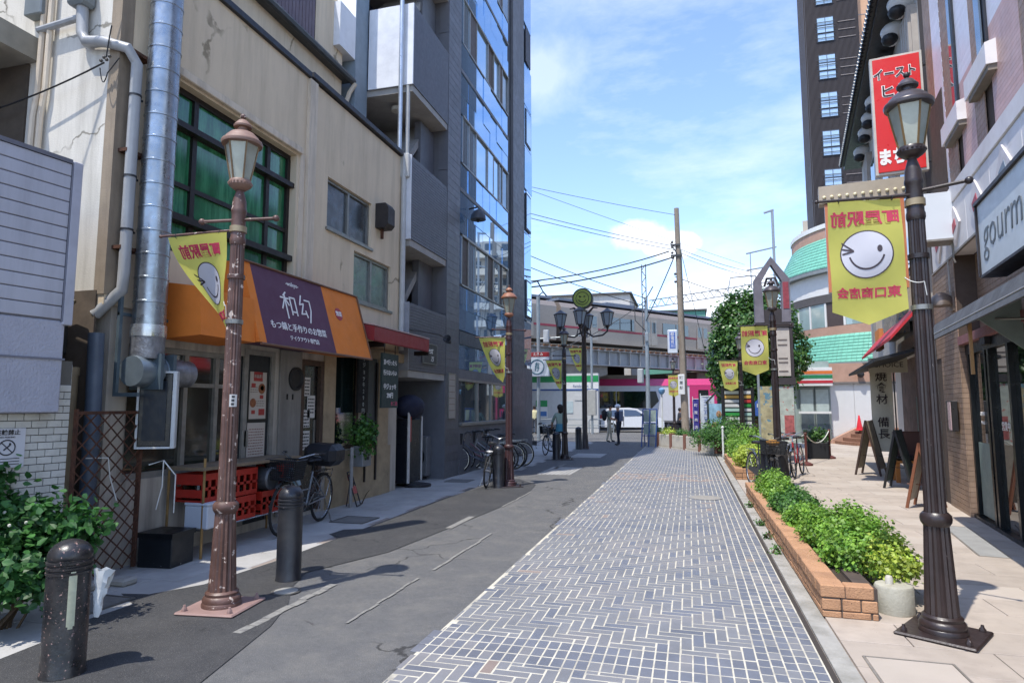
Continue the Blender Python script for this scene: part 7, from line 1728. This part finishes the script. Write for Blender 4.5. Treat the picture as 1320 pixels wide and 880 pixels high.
# street light arm, station sign on the left behind the charcoal building
sgp = thing('station_sign', 'white square sign with red header and a round crest beyond the charcoal building', 'sign', (-7.05, 30, 0))
b = M(); b.tube([(.0, .2, 0), (0, .2, 7.0)], .09, 10); b.tube([(0, .2, 4.9), (2.2, .2, 5.0)], .035, 6); b.build('pole', gp_, sgp)
b = M(); b.box(-.58, .58, -.1, .1, 3.05, 4.0, .02); b.build('panel', mat('pale sign panel', '#b9bfc6', .4), sgp); b = M(); b.box(-.5, .58, -.11, .09, 4.0, 4.22, .01); b.build('red_header', mat('deep red header', '#8c2428', .5), sgp)
text('えきみ', .17, letw, sgp, (.05, -.115, 4.11), RF)
b = M(); b.T = Matrix.Translation((0, -.11, 3.52)) @ Matrix.Rotation(pi / 2, 4, 'Z'); b.torus((0, 0, 0), .34, .02, 32, 4); b.build('crest', mat('teal crest', '#3c6a78', .5), sgp); text('お\nけ', .26, mat('teal crest', '#3c6a78'), sgp, (0, -.112, 3.5), RF, bold=.02, lines=.8)
b = M(); b.box(.3, .55, -.05, .15, 4.7, 5.3, .02); b.build('control_box', mat('white box', '#b5b8ba', .5), sgp)
rl = thing('guard_rail', 'low steel guard rail before the white corner store', 'railing', (-9.0, 38.0, 0))
for i in range(3): b = M(); b.tube([(i * 1.6, 0, 0), (i * 1.6, 0, .75), (i * 1.6 + .1, 0, .85), (i * 1.6 + 1.35, 0, .85), (i * 1.6 + 1.45, 0, .75), (i * 1.6 + 1.45, 0, 0)], .03, 6); b.tube([(i * 1.6, 0, .5), (i * 1.6 + 1.45, 0, .5)], .025, 5); b.build('rail', gp_, rl)
ub = thing('control_cabinet', 'grey traffic control cabinet on a post left of the pier', 'cabinet', (-5.6, 38.0, 0)); b = M(); b.box(-.25, .25, -.2, .2, 1.1, 2.6, .02); b.build('case', mat('cabinet grey', '#a09f98', .5), ub); b = M(); b.tube([(0, 0, 0), (0, 0, 5.8)], .07, 8); b.build('post', gp_, ub)
# planters of pale concrete across the street end
pc = mat('pale concrete planter', '#b5aea0', .85, var=.08, dirt='#8c8577', damt=.4, dscale=2); bkp_ = mat('brown pilaster', '#7a5344', .8, var=.15)
fl = mat('flower mix', '#b09a4a', .7, var=.6, scale=20)
for i in range(5):
    x, y = -1.35 + i * .52, 26.9 - i * .86; rz = -1.03
    t = thing('flower_planter', ['white concrete planter nearest the blue folding stand', 'second white concrete planter from the blue stand with yellow flowers', 'middle white concrete planter with low green plants', 'fourth white concrete planter before the purple flag', 'last white concrete planter touching the large hedge'][i], 'planter', (x, y, 0), rz, 'white concrete planters across the street end')
    b = M(); b.box(-.42, .42, -.2, .2, .06, .52, .02); b.build('box', pc, t); b = M(); b.box(.42, .56, -.22, .22, 0, .58, .01); b.build('pilaster', bkp_, t); b = M(); b.box(-.44, .44, -.22, .22, 0, .06); b.build('foot', pc, t)
    b = M(); rr = random.Random(i + 90); leaves(b, (0, 0, .55), (.42, .2, .2), 160, .06, rr); b.build('foliage', [lf5, lf2, lf5, lf3, lf1][i], t, smooth=False)
bf = thing('folding_stand', 'blue framed folding display stand leaning at the end of the brick street', 'stand', (-1.55, 26.4, 0), .2)
blu = mat('blue frame', '#2c4a86', .45, var=.1)
b = M()
for x in (-.28, .0, .28): b.tube([(x - .12, -.25, 0), (x, 0, 1.5)], .025, 6); 
b.tube([(-.28, 0, 1.5), (.28, 0, 1.5)], .025, 6); b.tube([(-.36, -.17, .45), (.2, -.17, .45)], .02, 6); b.tube([(-.32, -.1, .95), (.24, -.1, .95)], .02, 6)
for x in (-.28, .28): b.tube([(x, 0, 1.5), (x + .1, .35, 0)], .02, 6)
b.build('frame', blu, bf)
for x in (-.14, .14):
    for (z0, z1) in ((.5, .92), (1.0, 1.45)): b = M(); b.prism([(x - .1 - .08 * (1.5 - z0) / 1.5 * 1.0, -.25 * (1.5 - z0) / 1.5, z0), (x + .1 - .08 * (1.5 - z0) / 1.5, -.25 * (1.5 - z0) / 1.5, z0), (x + .1 - .08 * (1.5 - z1) / 1.5, -.25 * (1.5 - z1) / 1.5, z1), (x - .1 - .08 * (1.5 - z1) / 1.5, -.25 * (1.5 - z1) / 1.5, z1)], (0, .01, 0)); b.build('panel', mat('grey green panel', '#7f8d86', .5), bf, smooth=False)
bl2 = thing('marker_post', 'thin white post with a blue cap beside the folding stand', 'post', (-1.08, 26.6, 0)); b = M(); b.tube([(0, 0, 0), (0, 0, 2.2)], .035, 8); b.build('post', white, bl2); b = M(); b.lathe([(.06, 2.1), (.13, 2.2), (.13, 2.3), (.04, 2.36)], 12); b.build('blue_cap', mat('pale blue cap', '#6f9cc0', .4), bl2)
# flags
def nobori(label, loc, w, h, m, z0, chars, lm, tilt=0, rz=0):
    t = thing('upright_flag', label, 'flag', loc, rz); b = M(); b.tube([(0, 0, 0), (0, 0, z0 + h + .1)], .015, 5); b.tube([(0, 0, z0 + h), (w, 0, z0 + h)], .01, 4); b.build('pole', white, t)
    b = M(); n = 10; vs = [(w * i / 4 + .0, .03 * sin(i * 1.3 + j * .6), z0 + h * j / n) for j in range(n + 1) for i in range(5)]; b.add(vs, [(j * 5 + i, j * 5 + i + 1, j * 5 + i + 6, j * 5 + i + 5) for j in range(n) for i in range(4)]); b.build('cloth', m, t)
    for i, c in enumerate(chars): text(c, w * .6, lm, t, (w / 2, -.045, z0 + h - .25 - i * h / (len(chars) + .6)), RF)
    return t
nf = nobori('white upright flag with blue characters and a picture near the hedge', (.4, 25.2, 0), .5, 1.5, mat('white flag', '#bfc5cc', .8), .5, '交通安全', mat('flag blue', '#47609a', .7), rz=-.1)
b = M(); b.ball((.3, -.06, .95), .09, .02, .25, n=10, m=6); b.build('picture', mat('flag picture', '#8c5a4a', .7, var=.5, scale=14), nf)
nobori('narrow purple upright flag with white characters beside the utility pole', (.12, 26.0, 0), .22, 1.3, mat('purple flag', '#3d3a86', .8), .6, '町屋商店', letw)
# house shaped display and directory board
hd_ = thing('house_display', 'small house shaped display frame with a film poster', 'display', (.9, 22.9, 0))
b = M()
for x in (-.3, .3): b.box(x - .03, x + .03, -.04, .04, .4, 1.8)
b.prism([(-.38, 0, 1.75), (0, 0, 2.15), (.38, 0, 1.75), (.34, 0, 1.7), (0, 0, 2.06), (-.34, 0, 1.7)], (0, .1, 0)); b.build('frame', mat('dark green frame', '#2b322e', .5), hd_, smooth=False)
b = M(); b.box(-.27, .27, -.01, .02, .6, 1.7); pp = b.build('poster', mat('pale blue poster', '#8fb3c9', .5, var=.35, scale=6), hd_, smooth=False)
b = M(); b.ball((.05, -.02, 1.35), .09, .01, .12, n=10, m=6); b.ball((-.1, -.02, .95), .1, .01, .14, n=10, m=6); b.build('picture', mat('poster picture', '#a07a5a', .6, var=.6, scale=20), pp)
db = thing('directory_board', 'black directory board with rows of small coloured shop plates', 'board', (1.6, 22.7, 0))
b = M(); b.box(-.5, .4, .02, .08, .55, 2.2); b.box(-.56, -.48, -.02, .1, 0, 2.25); b.box(.4, .48, -.02, .1, 0, 2.25); b.build('frame', mat('black board', '#141416'), db, smooth=False)
rr = random.Random(6); cols = ['#c9c8c4'] * 5 + ['#9dbdb0', '#c23a35', '#2f8a3c', '#cfa04a', '#a9b3a0']
for r in range(10):
    for c in range(2): 
        b = M(); b.box(-.45 + c * .55, -.0 + c * .38, -.0, .02, .72 + r * .145, .72 + r * .145 + .1); cc = rr.choice(cols); b.build('plate', mat('plate ' + cc, cc, .5), db, smooth=False)
pg = thing('parking_sign', 'small blue board with a white square beside the directory board', 'sign', (2.2, 22.6, 1.3)); b = M(); b.prism([(-.11, 0, 0), (.11, 0, 0), (.11, 0, .45), (0, 0, .55), (-.11, 0, .45)], (0, .03, 0)); b.build('plate', mat('sign blue', '#3a5fa8'), pg, smooth=False); b = M(); b.box(-.05, .05, -.005, 0, .28, .4); b.build('white_square', white, pg); b = M(); b.tube([(0, .02, 0), (0, .02, -1.3)], .02, 6); b.build('post', gp_, pg)
# tall sign tower with a pointed roof
st3 = thing('sign_tower', 'tall grey house shaped sign tower framing the pedestal lamp head', 'sign tower', (2.47, 20.2, 0))
wst = mat('weathered grey sign paint', '#6d6a72', .7, var=.15, dirt='#8d8a92', damt=.5, dscale=2); drk = mat('dark sign frame', '#3a3536', .6)
b = M()
for s_ in (-1, 1):
    b.prism([(s_ * .5, 0, 4.1), (s_ * .5, 0, 5.4), (0, 0, 6.1), (0, 0, 5.85), (s_ * .28, 0, 5.35), (s_ * .24, 0, 4.1)], (0, .28, 0))
b.build('house_frame', wst, st3, smooth=False)
b = M(); b.box(.3, .46, -.012, 0, 4.5, 5.3); b.build('red_print', mat('faded red print', '#94414c', .7, var=.3, scale=10), st3, smooth=False)
b = M(); b.box(-.56, .56, -.02, .3, 3.95, 4.08); b.box(-.24, .24, .05, .2, 4.08, 4.5); b.box(.44, .52, 0, .25, 2.45, 3.95); b.box(-.05, .02, 0, .25, 2.45, 3.95); b.box(-.1, .55, -.01, .27, 2.25, 2.45); b.build('dark_frame', drk, st3, smooth=False)
b = M(); b.tube([(-.2, .1, 5.2), (-.12, .1, 5.45), (.12, .1, 5.45), (.2, .1, 5.2)], .035, 8); b.tube([(0, .1, 5.4), (0, .1, 5.1)], .03, 6); b.build('hanger', drk, st3)
b = M(); b.box(.03, .43, .02, .2, 2.5, 3.93); wpn = b.build('white_panel', mat('cream sign panel', '#bdb5ab', .5), st3, smooth=False)
for z in (3.55, 3.4, 3.0, 2.88, 2.62): b = M(); b.box(.1, .36, .012, .02, z, z + .04); b.build('printed_line', mat('print grey', '#6b625d'), wpn, smooth=False)
b = M(); b.box(-.5, -.44, .1, .2, .0, 3.95); b.box(.44, .5, .1, .2, 0, 2.3); b.build('post', gp_, st3, smooth=False)
b = M(); b.box(-.02, .48, .03, .08, .55, 2.2); pp = b.build('poster_panel', mat('pale map poster', '#a8b0a6', .5, var=.25, scale=5, chips='#b0574c', camt=.6, cscale=9), st3, smooth=False)
b = M(); b.box(-.45, -.04, .03, .08, .55, 2.2); b.build('poster_panel', mat('film poster', '#a39a78', .5, var=.4, scale=5, chips='#4f7f95', camt=.58, cscale=6), st3, smooth=False)
b = M(); b.box(.2, .46, .02, .03, .75, 1.35); b.build('red_picture', mat('rose picture', '#9c5553', .6, var=.4, scale=12), pp, smooth=False)
# white rope and posts
def ropepost(label, loc, h, base=True, m=None):
    t = thing('rope_post', label, 'post', loc, 0, 'posts carrying white rope'); m = m or mat('red brown post', '#5c2f28', .5)
    b = M(); b.tube([(0, 0, 0), (0, 0, h)], .03, 8); b.ball((0, 0, h), .045, n=8); b.build('post', m, t)
    if base: b = M(); b.lathe([(.16, 0), (.16, .05), (.06, .1)], 16); b.build('base', m, t)
ropepost('white wooden post beside the kerb planter with a drooping rope', (.95, 20.6, .02), .95, False, white)
ropepost('red brown rope post left of the black plant tub', (3.0, 18.9, .022), .85)
ropepost('red brown rope post right of the black plant tub', (4.1, 21.6, .022), .85)
t = thing('rope', 'white rope drooping between the red brown posts', 'rope', (3.0, 18.9, 0)); b = M(); b.tube(hang((0, 0, .87), (1.1, 2.7, .87), .3), .016, 5); b.tube(hang((0, 0, .87), (-.7, 1.0, .7), .15), .016, 5); b.build('rope', mat('white rope', '#c9c6bc', .8), t)
t = thing('rope', 'white rope looping down from the white kerb post', 'rope', (.95, 20.6, 0)); b = M(); b.tube(hang((0, 0, .85), (.45, .6, .8), .3), .016, 5); b.tube(hang((.45, .6, .8), (.9, 0, .5), .1), .016, 5); b.build('rope', mat('white rope', '#c9c6bc'), t)
t = thing('plant_tub', 'black square tub with dark plants between the rope posts', 'planter', (3.75, 21.7, .022)); b = M(); b.box(-.3, .3, -.3, .3, 0, .5, .02); b.build('tub', mat('black tub', '#1a1b1e', .6), t); b = M(); leaves(b, (0, 0, .6), (.35, .3, .3), 260, .08, random.Random(3)); b.build('foliage', lf4, t, smooth=False)
t = thing('stone_ball', 'white round stone on the corner of the second brick planter', 'stone', (1.0, 19.9, .02)); b = M(); b.ball((0, 0, .12), .1, .1, .11, n=14, m=8); b.lathe([(.12, 0), (.1, .04)], 12); b.build('stone', mat('whitish concrete', '#a9a596'), t)

# ============================================================ LATTICE GATE, SHELF WITH CRATES, DISPLAY BOX
gt = thing('lattice_gate', 'rusty folding lattice gate across the gap beside the white tiles', 'gate', (-5.12, 4.33, .03), radians(14))
b = M(); b.box(-.012, .012, -.01, .02, 0, 1.55); b.build('post', rustm, gt, smooth=False)
b = M(); b.box(-.02, .015, .93, .965, 0, 1.52); b.build('post', rustm, gt, smooth=False)
b = M(); b.box(-.01, .01, .0, .95, 1.5, 1.53); b.build('rail', rustm, gt, smooth=False)
for sgn in (1, -1):
    for i in range(-6, 15):
        z0 = .05 + i * .14; pts = []
        # diagonal from (y0,z0) across the gate with slope sgn
        y0, y1 = .0, .95; za = z0; zb = z0 + sgn * .7
        # clip to height
        P0 = Vector((0, y0, za)); P1 = Vector((0, y1, zb)); lo, hi = .03, 1.5
        t0, t1 = 0, 1
        dz = zb - za
        for lim, s_ in ((lo, 1), (hi, -1)):
            if dz != 0:
                tt_ = (lim - za) / dz
                if s_ * dz > 0: t0 = max(t0, tt_)
                else: t1 = min(t1, tt_)
        if t1 - t0 < .05: continue
        a = P0.lerp(P1, t0); c = P0.lerp(P1, t1); o = .005 * sgn
        b = M(); d = (c - a).normalized(); nn = Vector((0, -d.z, d.y)) * .007
        b.prism([a - nn + Vector((o, 0, 0)), c - nn + Vector((o, 0, 0)), c + nn + Vector((o, 0, 0)), a + nn + Vector((o, 0, 0))], (.004, 0, 0)); b.build('lattice_bar', rustm, gt, smooth=False)
cw_ = thing('white_cable', 'white cable tied round the lattice gate', 'cable', (-5.0, 4.95, 1.05), 0)
b = M(); b.tube([(-.35, -.3, .08), (-.2, -.2, .08), (-.22, -.15, -.1), (-.18, -.1, -.32)], .006, 5); b.tube([(.02, .05, .0), (.14, .1, .04), (.14, .1, -.2), (.1, .08, -.42)], .006, 5); b.tube([(.14, .1, .04), (.25, .14, -.1), (.25, .14, -.45)], .006, 5); b.build('cable', mat('white cable', '#c4c2bb', .5), cw_)
dbx = thing('display_box', 'black glass light box with a white frame hanging below the duct', 'light box', (-5.2, 5.3, 1.2), radians(32))
b = M(); b.box(-.17, .13, -.04, .04, 0, .74, .008); b.build('case', mat('black case', '#101216', .3), dbx); b = M(); b.box(-.13, .08, -.05, -.04, .06, .66); b.build('glass', mat('navy glass', '#141d28', .35, spec=.3), dbx)
b = M(); b.box(-.19, -.17, -.05, .05, -.02, .76); b.box(.13, .17, -.055, .05, -.02, .76, .005); b.box(-.17, .13, -.05, .05, .74, .76); b.box(-.17, .13, -.05, .05, -.02, 0); b.build('frame', mat('white enamel', '#bfc1c0', .4), dbx, smooth=False)
shf = thing('steel_shelf', 'low pipe shelf with a board top against the restaurant wall', 'shelf', (-5.25, 5.75, 0))
b = M(); b.box(-.22, .26, -.02, 1.75, .92, .955); b.build('board_top', mat('worn board top', '#7a6a55', .8, var=.2, dirt='#4f4336', damt=.5, dscale=4), shf, smooth=False)
for (x, y) in ((-.2, 0), (.24, 0.02), (-.2, 1.7), (.24, 1.7)): b = M(); b.tube([(x, y, 0), (x, y, 1.05 if y < .5 and x > 0 else .93)], .014, 8); b.build('leg', mat('yellow brown pipe', '#8a6d42', .5, metal=.3, var=.3), shf)
b = M(); b.tube([(-.2, 0, .3), (.24, 0.02, .3), (.24, 1.7, .3), (-.2, 1.7, .3)], .012, 6); b.build('rail', chrome, shf)
crm = mat('red crate plastic', '#9c2418', .45, var=.1, dirt='#6d1a14', damt=.4, dscale=4)
def crate(label, loc, rz=0, l=.44, w=.36, h=.3):
    t = thing('beer_crate', label, 'crate', loc, rz, 'red beer crates on the pipe shelf')
    def side(a, c, ax):
        b = M(); n = 4
        L_3 = l if ax == 'y' else w
        def bx_(u0, u1, z0, z1):
            if ax == 'y': b.box(a, c, u0, u1, z0, z1)
            else: b.box(u0, u1, a, c, z0, z1)
        bx_(-L_3 / 2, L_3 / 2, 0, .05); bx_(-L_3 / 2, L_3 / 2, h - .07, h); bx_(-L_3 / 2 + .002, L_3 / 2 - .002, h * .42, h * .52)
        for i in range(n + 1): u = -L_3 / 2 + i * L_3 / n; bx_(max(u - .018, -L_3 / 2), min(u + .018, L_3 / 2), .05, h - .07)
        b.build('side', crm, t, smooth=False)
    side(w / 2 - .012, w / 2, 'y'); side(-w / 2, -w / 2 + .012, 'y'); side(-l / 2 , -l / 2 + .012, 'x') if 0 else None
    b = M(); b.box(-w / 2 + .013, w / 2 - .013, -l / 2, -l / 2 + .012, .05, h * .45); b.box(-w / 2 + .013, w / 2 - .013, -l / 2, -l / 2 + .012, h * .62, h); b.build('end', crm, t, smooth=False)
    b = M(); b.box(-w / 2 + .013, w / 2 - .013, l / 2 - .012, l / 2, .05, h); b.build('end', crm, t, smooth=False); b = M(); b.box(-w / 2 + .02, w / 2 - .02, -l / 2 + .02, l / 2 - .02, 0, .02); b.build('floor', crm, t, smooth=False)
    b = M()
    for i in range(3):
        for j in range(2): b.lathe([(.035, .03), (.035, .16), (.014, .22), (.014, .26)], 8, c=(-.1 + .17 * j, -.14 + .14 * i, 0))
    b.build('bottle', mat('brown bottle glass', '#2a1a10', .1), t, kind='stuff')
crate('red beer crate at the upper left of the pipe shelf', (-5.2, 5.98, .58)); crate('red beer crate in the upper middle of the pipe shelf', (-5.2, 6.44, .58)); crate('red beer crate low behind the rose brown lamp post', (-5.18, 6.4, .31), h=.26); crate('red beer crate low at the right of the pipe shelf', (-5.18, 6.95, .31), h=.27); crate('tilted red crate under the right end of the shelf top', (-5.2, 7.25, .63), .2, l=.34, h=.24)
kg = thing('steel_keg', 'dull round keg lying on the shelf beside the tilted crate', 'keg', (-5.12, 6.9, .72)); b = M(); b.T = Matrix.Rotation(pi / 2, 4, 'Y'); b.lathe([(.1, -.15), (.14, -.13), (.145, 0), (.14, .13), (.12, .15), (.11, .13), (0, .12)], 24); b.build('barrel', mat('dull keg steel', '#5b5d60', .45, metal=.6), kg)
pbg = thing('plastic_bag', 'pale blue plastic bag hanging off the right end of the shelf', 'bag', (-4.98, 7.3, .62)); rr = random.Random(12); b = M()
vs = [((.05 + .07 * (j / 6)) * (1 + .4 * rr.random()) * cos(2 * pi * i / 10) * .4, (.05 + .1 * (j / 6)) * (1 + .4 * rr.random()) * sin(2 * pi * i / 10), .2 - .24 * j / 6) for j in range(7) for i in range(10)]
b.add(vs, [(j * 10 + i, j * 10 + (i + 1) % 10, (j + 1) * 10 + (i + 1) % 10, (j + 1) * 10 + i) for j in range(6) for i in range(10)]); b.build('bag', mat('pale blue plastic', '#8fa9b5', .3, var=.25, scale=10), pbg, ang=25)
wbx = thing('foam_box', 'white foam box on the low rail of the pipe shelf', 'box', (-5.08, 5.92, .31)); b = M(); b.box(-.16, .14, -.16, .2, 0, .24, .012); b.build('box', mat('white foam', '#b8bdc4', .5, var=.04), wbx); b = M(); b.box(-.165, .145, -.165, .205, .24, .27, .008); b.build('lid', mat('white foam', '#b8bdc4'), wbx)
kb = thing('black_crate', 'black speckled crate on the pavement before the shelf', 'crate', (-5.2, 5.5, .004), .1); b = M(); b.box(-.19, .19, -.17, .17, 0, .33, .008); b.build('box', mat('speckled black plastic', '#14191e', .45, chips='#b5b5b0', camt=.68, cscale=26), kb); b = M(); b.box(-.2, .2, -.18, .18, .29, .338); b.build('rim', mat('black plastic', '#101316', .4), kb, smooth=False)
gs_ = thing('kerb_stones', 'two broken grey stones at the foot of the lattice gate', 'stones', (-4.98, 4.78, 0)); 
for (x, y, s_) in ((0, 0, .1), (-.18, -.22, .12)): b = M(); b.box(x - s_, x + s_, y - s_ * .8, y + s_ * .8, 0, .07, .02); b.build('stone', gutt, gs_)
# small sticker on the lamp
stk = thing('sticker', 'small white sticker with black characters on the rose brown lamp post', 'sticker', (-3.65, 4.46, 1.6)); b = M()
for i in range(4): a0 = -1.0 + i * .16; p = lambda a, z: (.0925 * cos(a), .0925 * sin(a), z); b.quad(p(a0, 0), p(a0 + .16, 0), p(a0 + .16, .1), p(a0, .1))
b.build('paper', mat('white notice', '#c5c1ba'), stk); b = M()
for k in range(3): a0 = -.85 + .02 * k; p = lambda a, z: (.0945 * cos(a), .0945 * sin(a), z); b.quad(p(a0, .012 + k * .03), p(a0 + .25, .012 + k * .03), p(a0 + .25, .03 + k * .03), p(a0, .03 + k * .03))
b.build('print', blk, stk)
